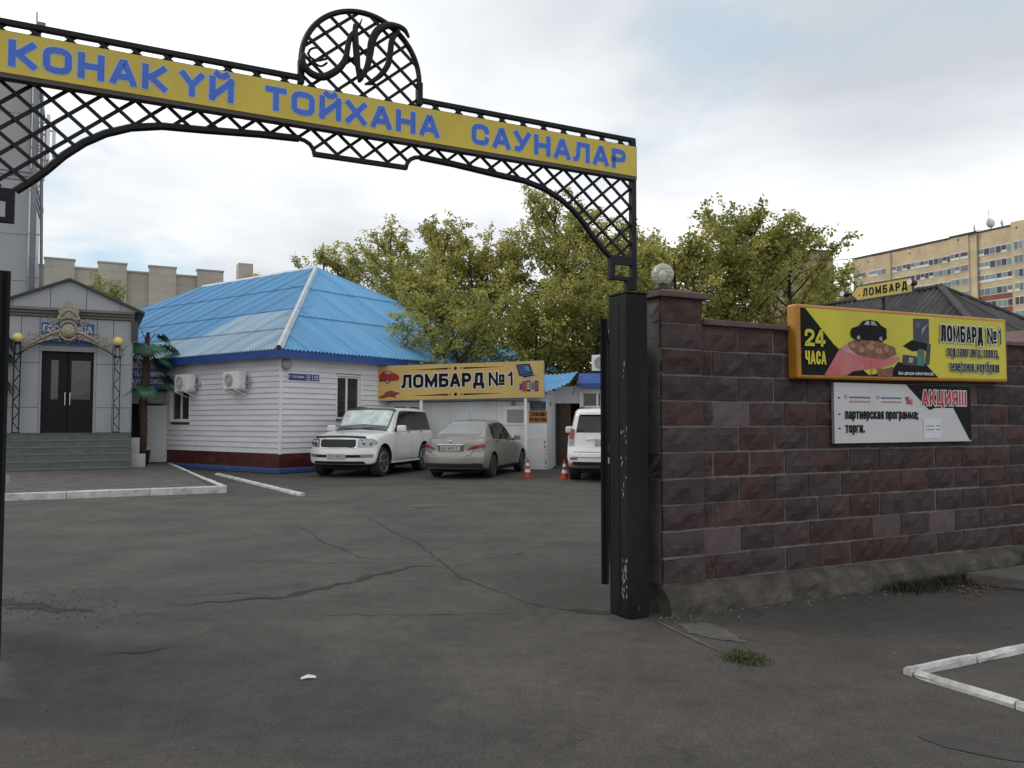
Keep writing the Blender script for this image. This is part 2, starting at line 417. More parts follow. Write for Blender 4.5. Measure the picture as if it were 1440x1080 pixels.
# ================================================================== GROUND
def asphalt():
    m = bpy.data.materials.new('asphalt'); m.use_nodes = True
    nt = m.node_tree; nd, lk = nt.nodes, nt.links
    b = nd['Principled BSDF']; b.inputs['Specular IOR Level'].default_value = .35
    tc = nd.new('ShaderNodeTexCoord')
    def nz(scale, det, rough=.6, dist=0):
        n = nd.new('ShaderNodeTexNoise'); n.inputs['Scale'].default_value = scale; n.inputs['Detail'].default_value = det
        n.inputs['Roughness'].default_value = rough; n.inputs['Distortion'].default_value = dist
        lk.new(tc.outputs['Object'], n.inputs['Vector']); return n.outputs['Fac']
    def rng(src, a, b_, c=0., d=1.):
        n = nd.new('ShaderNodeMapRange'); lk.new(src, n.inputs[0])
        for i, v in enumerate((a, b_, c, d)): n.inputs[1 + i].default_value = v
        return n.outputs[0]
    def mix(f, a, b_, mode='MIX'):
        n = nd.new('ShaderNodeMix'); n.data_type = 'RGBA'; n.blend_type = mode
        for i, v in ((0, f), (6, a), (7, b_)):
            if isinstance(v, (float, int)): n.inputs[i].default_value = v
            elif isinstance(v, tuple): n.inputs[i].default_value = (*v, 1)
            else: lk.new(v, n.inputs[i])
        return n.outputs[2]
    big = rng(nz(.22, 8, .62, .6), .38, .62)
    mid = rng(nz(1.1, 9, .65, .3), .35, .7)
    spk = rng(nz(55, 3, .8), .35, .7)
    grit = rng(nz(260, 2, .7), .3, .72)
    col = mix(big, (.065, .059, .0535), (.095, .087, .079))
    col = mix(rng(mid, 0, 1, 0, .55), col, (.041, .0385, .036))
    col = mix(rng(nz(.6, 10, .75, 1.2), .56, .74, 0, .5), col, (.098, .091, .083))
    dark = rng(nz(.9, 7, .7, .8), .64, .78, 0, .42)
    col = mix(dark, col, (.03, .028, .027))
    mott = rng(nz(6.5, 12, .8), .34, .68)
    col = mix(1., col, mix(mott, (.74, .74, .74), (1.24, 1.23, 1.21)), 'MULTIPLY')
    v = mix(spk, (.62, .62, .62), (1.38, 1.36, 1.33))
    col = mix(1., col, v, 'MULTIPLY')
    v2 = mix(grit, (.7, .7, .7), (1.28, 1.28, 1.28))
    col = mix(1., col, v2, 'MULTIPLY')
    vo = nd.new('ShaderNodeTexVoronoi'); vo.feature = 'DISTANCE_TO_EDGE'; vo.inputs['Scale'].default_value = .8
    wr = nd.new('ShaderNodeTexNoise'); wr.inputs['Scale'].default_value = 2.2; wr.inputs['Detail'].default_value = 5
    lk.new(tc.outputs['Object'], wr.inputs['Vector'])
    ad = nd.new('ShaderNodeVectorMath'); ad.operation = 'MULTIPLY_ADD'; ad.inputs[1].default_value = (.9, .9, 0)
    lk.new(wr.outputs['Color'], ad.inputs[0]); lk.new(tc.outputs['Object'], ad.inputs[2]); lk.new(ad.outputs[0], vo.inputs['Vector'])
    ck = rng(vo.outputs['Distance'], 0, .012, 1, 0)
    cm = nd.new('ShaderNodeMath'); cm.operation = 'MULTIPLY'; lk.new(ck, cm.inputs[0]); lk.new(rng(nz(.35, 4), .5, .64, 0, .65), cm.inputs[1])
    col = mix(cm.outputs[0], col, (.02, .019, .018))
    lk.new(col, b.inputs['Base Color'])
    lk.new(rng(mid, 0, 1, .78, .95), b.inputs['Roughness'])
    bp = nd.new('ShaderNodeBump'); bp.inputs['Strength'].default_value = .55; bp.inputs['Distance'].default_value = .006
    lk.new(nz(120, 6, .75), bp.inputs['Height'])
    bp2 = nd.new('ShaderNodeBump'); bp2.inputs['Strength'].default_value = .2; bp2.inputs['Distance'].default_value = .03
    lk.new(nz(2.2, 5, .6), bp2.inputs['Height']); lk.new(bp.outputs[0], bp2.inputs['Normal']); lk.new(bp2.outputs[0], b.inputs['Normal'])
    return m
MAT['asphalt'] = asphalt()
ground = MB().poly([(-900, -300, 0), (900, -300, 0), (900, 1500, 0), (-900, 1500, 0)]).build('ground', MAT['asphalt'])
tag(ground, kind='structure')

# cracks in the asphalt: jagged, uneven, a few millimetres over the sheet
MAT['crack'] = M_('crack', (.036, .033, .031), .95, .4, 14, .5, 60)
MAT['crumble'] = M_('crumble', (.046, .043, .040), .95, .5, 22, .9, 90)
def crack(pts, w, seed, jit=.05, name='crack', mat='crack', z=.004):
    r = random.Random(seed); P = []
    for (x0, y0), (x1, y1) in zip(pts, pts[1:]):
        L = math.hypot(x1 - x0, y1 - y0); n = max(2, int(L / .09))
        for i in range(n): 
            t = i / n; P.append((x0 + (x1 - x0) * t + r.uniform(-jit, jit), y0 + (y1 - y0) * t + r.uniform(-jit, jit) * 1.4))
    P.append(pts[-1])
    mb = MB(); vs_ = []
    for i, (x, y) in enumerate(P):
        a, b = P[max(i - 1, 0)], P[min(i + 1, len(P) - 1)]
        d = Vector((b[0] - a[0], b[1] - a[1]))
        d = d.normalized() if d.length > 1e-6 else Vector((1, 0))
        e = min(1, 4 * i / len(P), 4 * (len(P) - 1 - i) / len(P)) * w * r.uniform(.25, 1.5) / 2 + .0015
        vs_ += [(x - d.y * e, y + d.x * e, z), (x + d.y * e, y - d.x * e, z)]
    mb.add(vs_, [(2 * i, 2 * i + 1, 2 * i + 3, 2 * i + 2) for i in range(len(P) - 1)])
    return mb.build(name, MAT[mat], ground, fix=False)
CR = dict(
 A=[(-2.9, 7.2), (-2.07, 7.53), (-1.78, 7.92), (-1.45, 8.48), (-1.09, 9.05), (-.74, 9.12)],
 B=[(-2.98, 14.76), (-2.45, 13.81), (-1.71, 11.83), (-1.23, 10.77), (-.94, 9.79), (-.71, 9.05), (-.57, 8.55), (-.32, 8.1), (-.12, 7.73), (.13, 7.28), (.38, 7.04), (.58, 6.93), (.88, 6.86)],
 C=[(-3.51, 12.97), (-2.78, 11.58), (-2.51, 10.87), (-2.09, 10.25), (-1.76, 9.61), (-1.39, 9.44), (-.97, 9.75)],
 D=[(-3.4, 9.5), (-2.58, 9.36), (-2., 9.28), (-1.41, 9.36)], E=[(-4.7, 7.4), (-4.22, 7.14), (-3.82, 7.), (-3.5, 6.94)],
 F=[(-3.06, 7.48), (-2.57, 7.66), (-2.14, 7.57)], G=[(-2.83, 5.63), (-2.58, 5.74), (-2.32, 5.88)],
 H=[(-1.88, 6.82), (-1.27, 6.82), (-.73, 6.81), (-.04, 6.88), (.32, 6.84)], I=[(-.71, 9.05), (-.3, 9.5), (.1, 9.9), (.15, 10.3)])
for i, (k, w) in enumerate(dict(A=.018, B=.015, C=.017, D=.010, E=.026, F=.012, G=.008, H=.007, I=.006).items()):
    crack(CR[k], w, 20 + i, .03)
crack(CR['A'], .10, 91, .05, 'crumbled_edge', 'crumble', .0025)
crack(CR['E'], .22, 92, .05, 'crumbled_edge', 'crumble', .0025)
crack([(.35, 7.06), (.6, 6.98), (.92, 6.92)], .18, 93, .04, 'crumbled_edge', 'crumble', .0025)

# pale concrete spill, gravel and oil stain beside the pillar
MAT['concrete'] = M_('concrete', (.115, .107, .097), .9, .35, 5, .6, 40, dirt=(.08, .075, .07), dirt_scale=3, dirt_amt=.7)
def blob(pts, z, mat, name, sub=3, jit=.02, seed=1):
    r = random.Random(seed); P = []
    for i in range(len(pts)):
        a, b = Vector(pts[i]), Vector(pts[(i + 1) % len(pts)])
        for k in range(sub + 1): P.append(a.lerp(b, k / (sub + 1)) + Vector((r.uniform(-jit, jit), r.uniform(-jit, jit))))
    return MB().poly([(p.x, p.y, z) for p in P]).build(name, mat, ground, fix=False)
blob([(1.30, 6.5), (1.54, 6.56), (1.63, 6.36), (1.69, 5.97), (1.5, 6.04), (1.33, 6.24)], .005, MAT['concrete'], 'concrete_spill', 6, .02, 3)
MAT['oil'] = M_('oil_stain', (.056, .049, .045), .85, .3, 6, .3, 80)
blob([(2.05, 4.22), (2.2, 4.28), (2.45, 4.1), (2.56, 3.95), (2.5, 3.86), (2.3, 3.95), (2.12, 4.08)], .004, MAT['oil'], 'oil_stain', 6, .004, 5)
blob([(-3.9, 4.1), (-3.3, 4.4), (-3.1, 4.1), (-3.4, 3.7), (-3.9, 3.6)], .004, MAT['crumble'], 'worn_patch', 6, .05, 6)
crack([(1.11, 6.65), (1.27, 6.28), (1.47, 5.65)], .035, 95, .012, 'joint_strip', 'concrete', .0065)

def scatter(name, n, area, size, mats, seed, parent=ground, zr=.7):
    """loose crumbs: small uneven tetra-like stones in one mesh"""
    r = random.Random(seed); mb = MB()
    for i in range(n):
        x, y = area(r); s = size * r.uniform(.4, 1.3)
        mb.mat(r.randrange(len(mats)))
        p = [(x + s * math.cos(a + r.uniform(-.4, .4)) * r.uniform(.6, 1), y + s * math.sin(a) * r.uniform(.6, 1), .002) for a in (0, 2.1, 4.2)]
        p.append((x + r.uniform(-.3, .3) * s, y, .002 + s * zr * r.uniform(.4, 1)))
        mb.add(p, [(0, 1, 3), (1, 2, 3), (2, 0, 3)])
    o = mb.build(name, mats, parent, fix=False); o['kind'] = 'stuff'
    return o
MAT['grit_a'] = M_('grit_a', (.12, .112, .1), .95, .4, 9)
MAT['grit_b'] = M_('grit_b', (.055, .05, .047), .95, .4, 9)
MAT['grit_c'] = M_('grit_c', (.3, .29, .27), .9, .4, 9)
def along_wall(r):
    s = r.uniform(.25, 5.6); q = gw(s, -.04 - abs(r.gauss(0, .14))); return q.x, q.y
scatter('grit', 900, along_wall, .012, [MAT['grit_a'], MAT['grit_b'], MAT['grit_b'], MAT['grit_c']], 8)
def yard_any(r): return r.uniform(-3.5, 4), 3 + 9 * r.random() ** 1.3
scatter('grit', 700, yard_any, .007, [MAT['grit_a'], MAT['grit_b'], MAT['grit_a'], MAT['grit_c']], 9)
def near_E(r): return -4.2 + r.gauss(0, .5), 7.0 + r.gauss(0, .3)
scatter('grit', 350, near_E, .012, [MAT['grit_a'], MAT['grit_b']], 10)

# ------------------------------------------------------------------ terrace of pavers before the porch, white kerbs
MAT['paver'] = M_('paver', (.115, .108, .102), .9, .35, 2.5, .5, 60, dirt=(.06, .055, .052), dirt_scale=1.0, dirt_amt=.6)
terrace = thing('terrace', None, None, gw(-1.2, 13.68), RZ)
tag(terrace, kind='structure')
TZ = .14
bed = MB().slab([(-11, .14), (-.12, .14), (-.16, 11.7), (-11, 11.7)], 0, TZ - .012).build('paving_bed', M_('joint_sand', (.055, .05, .046), .95, .4, 8, .4, 60), terrace)
mb = MB(); r = random.Random(4)
row = 0; y = .16
while y < 11.6:
    x = -10.95 + (.1 if row % 2 else 0)
    while x < -.36:
        x1 = x + .196
        if not (x < -6.9 and y > 8.4):
            dz = r.uniform(-.0025, .0025)
            mb.add([(x, y, TZ + dz), (x1, y, TZ + dz), (x1, y + .096, TZ + dz), (x, y + .096, TZ + dz)], [(0, 1, 2, 3)])
            mb.add([(x, y, TZ + dz), (x1, y, TZ + dz), (x1, y, TZ - .012), (x, y, TZ - .012)], [(3, 2, 1, 0)])
        x += .2
    y += .1; row += 1
pv = mb.build('paver_field', MAT['paver'], terrace, fix=False); pv['kind'] = 'stuff'
def kerb_run(parent, p0, p1, w, h, n, name='kerbstone', seed=0):
    r = random.Random(seed); a, b = Vector((*p0, 0)), Vector((*p1, 0)); d = (b - a).normalized(); s = Vector((-d.y, d.x, 0)); L = (b - a).length / n
    for i in range(n):
        q0, q1 = a + d * (i * L + .005), a + d * ((i + 1) * L - .005)
        c = .018
        prof = [(0, 0), (0, h - c), (c, h), (w - c, h), (w, h - c), (w, 0)]
        jz = r.uniform(-.006, .006); mb = MB(); vs_ = []
        for k in range(5):
            q = q0.lerp(q1, k / 4)
            for u, z in prof:
                vs_.append(q + s * (u + r.uniform(-.006, .006)) + Vector((0, 0, z + (jz + r.uniform(-.004, .004) if z > 0 else 0))))
        n6 = len(prof)
        fs = [(k * n6 + j, k * n6 + (j + 1) % n6, (k + 1) * n6 + (j + 1) % n6, (k + 1) * n6 + j) for k in range(4) for j in range(n6)]
        fs += [tuple(range(n6 - 1, -1, -1)), tuple(4 * n6 + j for j in range(n6))]
        mb.add(vs_, fs).build(name, MAT['kerb_white'], parent)
kerb_run(terrace, (-11, .0), (0, .0), .14, .15, 7, seed=1)
kerb_run(terrace, (-.0, .15), (-.28, 11.45), .12, .15, 9, seed=2)
# the low white strip at the edge of the car lane
k = thing('painted_kerb', 'thin white painted kerb strip on the asphalt running towards the blue roofed house', 'kerb', (-4.41, 17.55, 0), 0)
kerb_run(k, (0, 0), (-4.25, 6.75), .13, .06, 6, seed=5)
# the white kerb frame on the pavement by the wall
k = thing('kerb_frame', 'chipped white concrete kerb corner lying on the pavement before the block wall', 'kerb', (2.50, 5.19, 0), RZ)
kerb_run(k, (.0, 0), (2.6, 0), .066, .045, 4, seed=6)
kerb_run(k, (.068, -1.9), (.068, -.01), .066, .045, 3, seed=7)

# manhole with its pale worn rim
mh = thing('manhole_cover', 'round iron manhole cover with worn pale rim in the yard', 'manhole', (-1.58, 15.5, 0))
MB().lathe([(.30, .0), (.30, .012), (.285, .018), (.02, .020)], 32).build('cover', M_('cast_iron', (.07, .066, .062), .6, .4, 20, .8, 70), mh)
MB().add([(r_ * math.cos(a), r_ * math.sin(a), .010 if r_ < .36 else .006) for a in [2 * math.pi * i / 36 for i in range(36)] for r_ in (.305, .36)],
         [(2 * i, 2 * i + 1, (2 * i + 3) % 72, (2 * i + 2) % 72) for i in range(36)]).build('rim', MAT['concrete'], mh, fix=False)
crack([(-5.1, 15.45), (-4.5, 15.53), (-4.1, 15.5)], .12, 97, .03, 'pale_scar', 'concrete', .005)

# litter and weeds
lit = MB()
pp = [(-.045, -.012, .006), (.0, -.02, .014), (.05, -.004, .006), (.046, .018, .012), (.0, .012, .024), (-.042, .014, .01), (0, 0, .03)]
lit.add(pp, [(0, 1, 6), (1, 2, 6), (2, 3, 6), (3, 4, 6), (4, 5, 6), (5, 0, 6), (5, 4, 3, 2, 1, 0)])
lo = lit.build('paper_scrap', M_('paper', (.75, .75, .73), .8, .15, 20), None)
lo.location = (-1.265, 5.148, 0); lo.rotation_euler = (0, 0, .25)
tag(lo, 'crumpled scrap of white paper lying on the asphalt in the gateway', 'litter')
MAT['grass'] = M_('grass', (.045, .075, .02), .8, .5, 12, piece=.2)
MAT['grass_dry'] = M_('grass_dry', (.14, .12, .05), .85, .5, 12)
MAT['leaf_litter'] = M_('leaf_litter', (.30, .16, .055), .8, .6, 15, col2=(.14, .075, .035))
def weeds(name, n, area, h, seed, label=None, cat=None, mats=None, lean=.5, kind=None):
    r = random.Random(seed); mb = MB()
    for i in range(n):
        x, y = area(r); hh = h * r.uniform(.35, 1.1); a = r.uniform(0, 6.28); w = .0018 + .002 * r.random()
        dx, dy = math.cos(a), math.sin(a); l = lean * hh * r.uniform(.3, 1.2)
        mb.mat(0 if r.random() < .75 else 1)
        p = [(x - dy * w, y + dx * w, 0), (x + dy * w, y - dx * w, 0), (x + dx * l * .4 + dy * w * .8, y + dy * l * .4 - dx * w * .8, hh * .6), (x + dx * l * .4 - dy * w * .8, y + dy * l * .4 + dx * w * .8, hh * .6), (x + dx * l, y + dy * l, hh)]
        mb.add(p, [(0, 1, 2, 3), (3, 2, 4)])
    o = mb.build(name, mats or [MAT['grass'], MAT['grass_dry']], None, fix=False)
    tag(o, label, cat, kind=kind); return o
weeds('weed_tuft', 1500, lambda r: (1.57 + r.gauss(0, .06), 5.58 + r.gauss(0, .07)), .032, 3, 'small green weed tuft sprouting from the asphalt joint near the gate pillar', 'weed', lean=1.1, kind='stuff')
weeds('weed_clump', 3800, lambda r: tuple(gw(r.choice((3.0, 3.25, 3.6, 3.9, 4.15, 4.5)) + r.gauss(0, .13), -.13 - abs(r.gauss(0, .13)))[:2]), .085, 4, 'dark low weeds growing along the foot of the block wall below the white board', 'weeds', lean=1.2, mats=[M_('weed_dark', (.03, .036, .016), .9, .5, 12), M_('weed_dead', (.07, .055, .03), .9, .5, 12)])
weeds('grass_patch', 1600, lambda r: tuple(gw(5.35 + r.gauss(0, .16), -.16 - abs(r.gauss(0, .1)))[:2]), .3, 5, 'bright green grass clump at the wall foot beyond the concrete slab', 'grass', mats=[M_('grass_bright', (.06, .16, .025), .8, .3, 12), MAT['grass']], lean=.5)
r = random.Random(6); mb = MB()
for i in range(420):
    q = gw(3.35 + 1.7 * r.random(), -.42 + r.gauss(0, .12) + .05 * math.sin(i)); s = .026 * r.uniform(.5, 1.4); a = r.uniform(0, 6.3); t1, t2 = r.uniform(-.6, .6), r.uniform(-.6, .6)
    c, d = math.cos(a) * s, math.sin(a) * s
    z = .006 + .012 * r.random()
    mb.mat(r.randrange(3))
    mb.add([(q.x - c, q.y - d, z - .004 * t1), (q.x + d * .5, q.y - c * .5, z + .008 * t2), (q.x + c, q.y + d, z + .008 * t1), (q.x - d * .5, q.y + c * .5, z)], [(0, 1, 2, 3)])
lf = mb.build('fallen_leaves', [MAT['leaf_litter'], MAT['grass_dry'], MAT['grit_b']], None, fix=False)
tag(lf, kind='stuff')
# concrete slab by the wall foot
sl = MB()
sl.add([(0, 0, 0), (1.0, -1.35, 0), (2.4, -.9, 0), (1.4, .35, 0), (.02, 0, .11), (1.0, -1.33, .09), (2.4, -.88, .1), (1.4, .35, .12)], [(3, 2, 1, 0), (4, 5, 6, 7), (0, 1, 5, 4), (1, 2, 6, 5), (2, 3, 7, 6), (3, 0, 4, 7)])
so = sl.build('concrete_slab', MAT['concrete'], None, bevel=.015)
so.location = (4.45, 8.12, 0); so.rotation_euler = (0, 0, R(12))
tag(so, 'broken grey concrete slab lying against the foot of the block wall', 'slab')

# ================================================================== BLOCK WALL, PILLAR
def stone_mat(name, base, alt, rough_amt):
    return M_(name, base, .92, .35, 7, rough_amt, 38, col2=alt, piece=.14, spec=.2, dirt=(.13, .12, .115), dirt_scale=4, dirt_amt=.4)
BLK = [stone_mat('block_maroon', (.092, .050, .050), (.060, .038, .038), 1.0), stone_mat('block_grey', (.078, .058, .058), (.052, .040, .040), 1.0),
       stone_mat('block_plum', (.088, .056, .056), (.058, .042, .042), 1.0), stone_mat('block_pink', (.125, .092, .093), (.098, .072, .073), .25)]
MAT['mortar'] = M_('mortar', (.20, .19, .18), .95, .3, 9, .8, 45, dirt=(.09, .084, .08), dirt_amt=.5)
def block_mesh(L, H, D, seed, rough):
    """split-face block: x 0..L, front at y=0 (uneven, proud), back at y=D"""
    r = random.Random(seed); nx, nz = (5, 3); vs_ = []
    for j in range(nz + 1):
        for i in range(nx + 1):
            e = (i in (0, nx)) or (j in (0, nz))
            yy = r.uniform(-.006, .0) if e else -abs(r.gauss(.018, .009)) * rough
            jx = 0 if i in (0, nx) else r.uniform(-.012, .012)
            vs_.append((L * i / nx + jx + (r.uniform(-.003, .003) if e else 0), yy, H * j / nz + (r.uniform(-.003, .003) if e else 0)))
    fs = [(j * (nx + 1) + i, j * (nx + 1) + i + 1, (j + 1) * (nx + 1) + i + 1, (j + 1) * (nx + 1) + i) for j in range(nz) for i in range(nx)]
    o = len(vs_)
    vs_ += [(0, D, 0), (L, D, 0), (L, D, H), (0, D, H)]
    bl, br, tl, tr = 0, nx, nz * (nx + 1), (nz + 1) * (nx + 1) - 1
    fs += [tuple([o] + [o + 1] + list(range(br, -1, -1))), tuple([o + 2, o + 3] + [tl + i for i in range(nx + 1)]),
           tuple([o + 3, o] + [j * (nx + 1) for j in range(nz + 1)]), tuple([o + 1, o + 2] + [tr - j * (nx + 1) for j in range(nz + 1)])]
    me = MB().add(vs_, fs).mesh('block')
    return me
_bm = {}
def block(parent, L, H, D, x, y, z, mi, r, rz=0):
    v = r.randrange(4); key = (round(L, 2), round(H, 3), D, v, mi)
    if key not in _bm:
        _bm[key] = block_mesh(L, H, D, hash(key) & 0xffff if False else int(L * 1000) + v * 77 + mi * 13, .35 if mi == 3 else 1.0)
        _bm[key].materials.append(BLK[mi])
    return link('block', _bm[key], parent, (x + r.uniform(-.004, .004), y + r.uniform(-.006, .004), z + r.uniform(-.003, .003)), (0, r.uniform(-.006, .006), rz))
CH, JT, Z0 = .22, .019, .23
WT = .077                                   # front face of the wall in the gate frame
wall = thing('block_wall', 'long dark maroon split block wall with flat coping right of the gate', 'wall', gw(.83, WT), RZ)
WL = 7.2
MB().box(0, WL, .003, .34, 0, 2.43).build('mortar_core', MAT['mortar'], wall)
r = random.Random(21)
pick = lambda: r.choices((0, 1, 2, 3), (34, 32, 28, 6))[0]
for c in range(10):
    z = Z0 + c * CH
    x = .012 if c % 2 else .012 - .30
    while x < WL:
        L = .405; xs = x
        if xs < .012: L -= (.012 - xs); xs = .012
        if xs + L > WL: L = WL - xs
        if L > .05: block(wall, L, CH - JT, .2, xs, 0, z + JT / 2, pick(), r)
        x += .42
MAT['coping'] = M_('coping', (.13, .078, .072), .85, .3, 6, .5, 40, dirt=(.2, .18, .17), dirt_amt=.4, piece=.12)
x = .0; r2 = random.Random(2)
while x < WL:
    L = 1.16
    mb = MB(); y0 = -.055 + r2.uniform(-.006, .006)
    mb.prism([(x + .003, 2.432), (x + .003, 2.482 + r2.uniform(-.004, .004)), (x + L - .004, 2.482 + r2.uniform(-.004, .004)), (x + L - .004, 2.432)], y0, .40)
    mb.build('coping_slab', MAT['coping'], wall, bevel=.008)
    x += L
# rough concrete footing
mb = MB(); n = 220; prof = [(-.165, 0), (-.15, .07), (-.13, .125), (-.10, .165), (-.05, .20), (.0, .222), (.05, .232)]
vs_ = []
for i in range(n + 1):
    x = -.46 + (WL + .46) * i / n
    for y, z in prof:
        k = noise.noise(Vector((x * 2.3, z * 5, 1))) * .05 + noise.noise(Vector((x * 9, z * 13, 4))) * .028 + noise.noise(Vector((x * 23, z * 31, 9))) * .012
        k *= min(1, i / 6)
        vs_.append((x, y + k * (1 if z > 0 else .6), max(0, z + k * .5) if 0 < z < .23 else z))
m = len(prof)
mb.add(vs_, [(i * m + j, (i + 1) * m + j, (i + 1) * m + j + 1, i * m + j + 1) for i in range(n) for j in range(m - 1)])
mb.add([(-.46, y, z) for y, z in prof] + [(-.46, .05, 0)], [tuple(range(len(prof) + 1))])
MAT['footing'] = M_('footing', (.13, .118, .10), .95, .5, 6, 1.0, 30, spec=.2, dirt=(.045, .04, .033), dirt_scale=2.2, dirt_amt=.8)
mb.build('footing', MAT['footing'], wall)

pil = thing('gate_pillar', 'square maroon block gate pillar with sloping coping cap carrying the globe lamp', 'pillar', gw(.385, WT - .03), RZ)
PW, PD = .44, .40
MB().box(.005, PW - .005, .003, PD - .012, .2, 2.645).build('mortar_core', MAT['mortar'], pil)
MB().box(-.004, .006, .03, PD - .03, .235, 2.642).build('cement_render', M_('render', (.17, .16, .152), .95, .35, 4, .8, 30, dirt=(.07, .06, .058), dirt_scale=3, dirt_amt=.7), pil)
r = random.Random(33)
for c in range(11):
    z = Z0 + c * CH
    block(pil, PW, CH - JT, .2, 0, 0, z + JT / 2, r.choices((0, 1, 2), (4, 4, 3))[0], r)
    block(pil, PD - .21, CH - JT, .2, 0 if False else PW, .205, z + JT / 2, r.choices((0, 1, 2), (4, 4, 3))[0], r, R(90))
MB().box(.002, PW - .003, .0, PD, .0, .232).build('pillar_footing', MAT['footing'], pil)
mb = MB()
a, b, c_, d = -.05, PW + .055, -.05, PD + .05
mb.add([(a, c_, 2.647), (b, c_, 2.647), (b, d, 2.647), (a, d, 2.647), (a, c_, 2.70), (b, c_, 2.70), (b, d, 2.70), (a, d, 2.70), (.12, .14, 2.745), (PW - .12, .14, 2.745), (PW - .12, PD - .14, 2.745), (.12, PD - .14, 2.745)],
       [(3, 2, 1, 0), (0, 1, 5, 4), (1, 2, 6, 5), (2, 3, 7, 6), (3, 0, 4, 7), (4, 5, 9, 8), (5, 6, 10, 9), (6, 7, 11, 10), (7, 4, 8, 11), (8, 9, 10, 11)])
mb.build('cap', MAT['coping'], pil, bevel=.008)

# globe lamp on the pillar: clear ribbed glass on a black collar, bulb inside
lamp = thing('globe_lamp', 'clear glass globe lamp on a black collar on the gate pillar', 'lamp', gw(.385 + .17, WT + .17, 2.745), RZ)
MB().lathe([(.075, -.012), (.078, .018), (.06, .03), (.058, .05), (.045, .055)], 20).build('collar', MAT['black_plastic'], lamp, smooth=True)
def globe_glass():
    m = bpy.data.materials.new('globe_glass'); m.use_nodes = True
    nt = m.node_tree; nd, lk = nt.nodes, nt.links
    gl = nd.new('ShaderNodeBsdfGlossy'); gl.inputs['Roughness'].default_value = .06; gl.inputs['Color'].default_value = (.9, .9, .88, 1)
    tr = nd.new('ShaderNodeBsdfTransparent'); tr.inputs[0].default_value = (.93, .93, .89, 1)
    df = nd.new('ShaderNodeBsdfDiffuse'); df.inputs[0].default_value = (.75, .74, .68, 1)
    fr = nd.new('ShaderNodeLayerWeight'); fr.inputs[0].default_value = .35
    wv = nd.new('ShaderNodeTexWave'); wv.bands_direction = 'Z'; wv.inputs['Scale'].default_value = 9; wv.inputs['Distortion'].default_value = 2; wv.inputs['Detail'].default_value = 3
    bp = nd.new('ShaderNodeBump'); bp.inputs['Strength'].default_value = .12; bp.inputs['Distance'].default_value = .02
    tc = nd.new('ShaderNodeTexCoord'); lk.new(tc.outputs['Object'], wv.inputs['Vector'])
    lk.new(wv.outputs['Fac'], bp.inputs['Height']); lk.new(bp.outputs[0], gl.inputs['Normal'])
    m1 = nd.new('ShaderNodeMixShader'); lk.new(fr.outputs['Fresnel'], m1.inputs[0]); lk.new(tr.outputs[0], m1.inputs[1]); lk.new(gl.outputs[0], m1.inputs[2])
    m2 = nd.new('ShaderNodeMixShader'); mr = nd.new('ShaderNodeMath'); mr.operation = 'MULTIPLY_ADD'; mr.inputs[1].default_value = .22; mr.inputs[2].default_value = .26
    lk.new(wv.outputs['Fac'], mr.inputs[0]); lk.new(mr.outputs[0], m2.inputs[0]); lk.new(m1.outputs[0], m2.inputs[1]); lk.new(df.outputs[0], m2.inputs[2])
    lk.new(m2.outputs[0], nd['Material Output'].inputs['Surface'])
    return m
n = 14
MB().lathe([(max(.001, .098 * math.sin(math.pi * (.14 + .86 * i / n))), .135 - .098 * math.cos(math.pi * (.14 + .86 * i / n))) for i in range(n + 1)], 28).build('globe', globe_glass(), lamp, smooth=True)
MB().lathe([(.016, .05), (.018, .085), (.034, .11), (.038, .135), (.028, .16), (.004, .172)], 14).build('bulb', M_('bulb', (.8, .78, .7), .35, .05, 3), lamp, smooth=True)

# ================================================================== GATE: posts, leaves, arch
MAT['gate_black'] = M_('gate_black', (.010, .010, .012), .6, .5, 3.5, .35, 25, spec=.2, dirt=(.03, .028, .028), dirt_scale=2.0, dirt_amt=.5, stretch=(1, 1, .35))
def chip_mat():
    m = M_('gate_post_paint', (.010, .010, .012), .6, .5, 3, .3, 30, spec=.2, dirt=(.035, .033, .033), dirt_scale=2.2, dirt_amt=.5, stretch=(1, 1, .25))
    nt = m.node_tree; nd, lk = nt.nodes, nt.links; b = nd['Principled BSDF']
    src = b.inputs['Base Color'].links[0].from_socket
    tc = nd.new('ShaderNodeTexCoord'); mp = nd.new('ShaderNodeMapping'); mp.inputs['Scale'].default_value = (1, 1, .22); lk.new(tc.outputs['Object'], mp.inputs[0])
    n = nd.new('ShaderNodeTexNoise'); n.inputs['Scale'].default_value = 16; n.inputs['Detail'].default_value = 9; n.inputs['Roughness'].default_value = .72
    lk.new(mp.outputs[0], n.inputs['Vector'])
    mr = nd.new('ShaderNodeMapRange'); mr.inputs[1].default_value = .685; mr.inputs[2].default_value = .70; lk.new(n.outputs['Fac'], mr.inputs[0])
    mx = nd.new('ShaderNodeMix'); mx.data_type = 'RGBA'; lk.new(mr.outputs[0], mx.inputs[0]); lk.new(src, mx.inputs[6]); mx.inputs[7].default_value = (.33, .32, .31, 1)
    lk.new(mx.outputs[2], b.inputs['Base Color'])
    return m
MAT['gate_post_paint'] = chip_mat()
MAT['bare_chip'] = M_('bare_chip', (.34, .33, .32), .8, .4, 30)
def gate_post(loc_s, label):
    p = thing('gate_post', label, 'post', gw(loc_s, 0), RZ)
    MB().box(0, .21, 0, .27, 0, 2.645).build('column', MAT['gate_post_paint'], p, bevel=.012)
    MB().box(-.006, .216, -.006, .276, 2.648, 2.66).build('cap_plate', MAT['gate_black'], p)
    MB().bar((.006, .115, .02), (.006, .115, 2.6), .012, .016).build('weld_seam', MAT['gate_black'], p)
    return p
gp_r = gate_post(0, 'tall black steel gate post with chipped paint beside the maroon block pillar')
r = random.Random(15)
mb = MB()
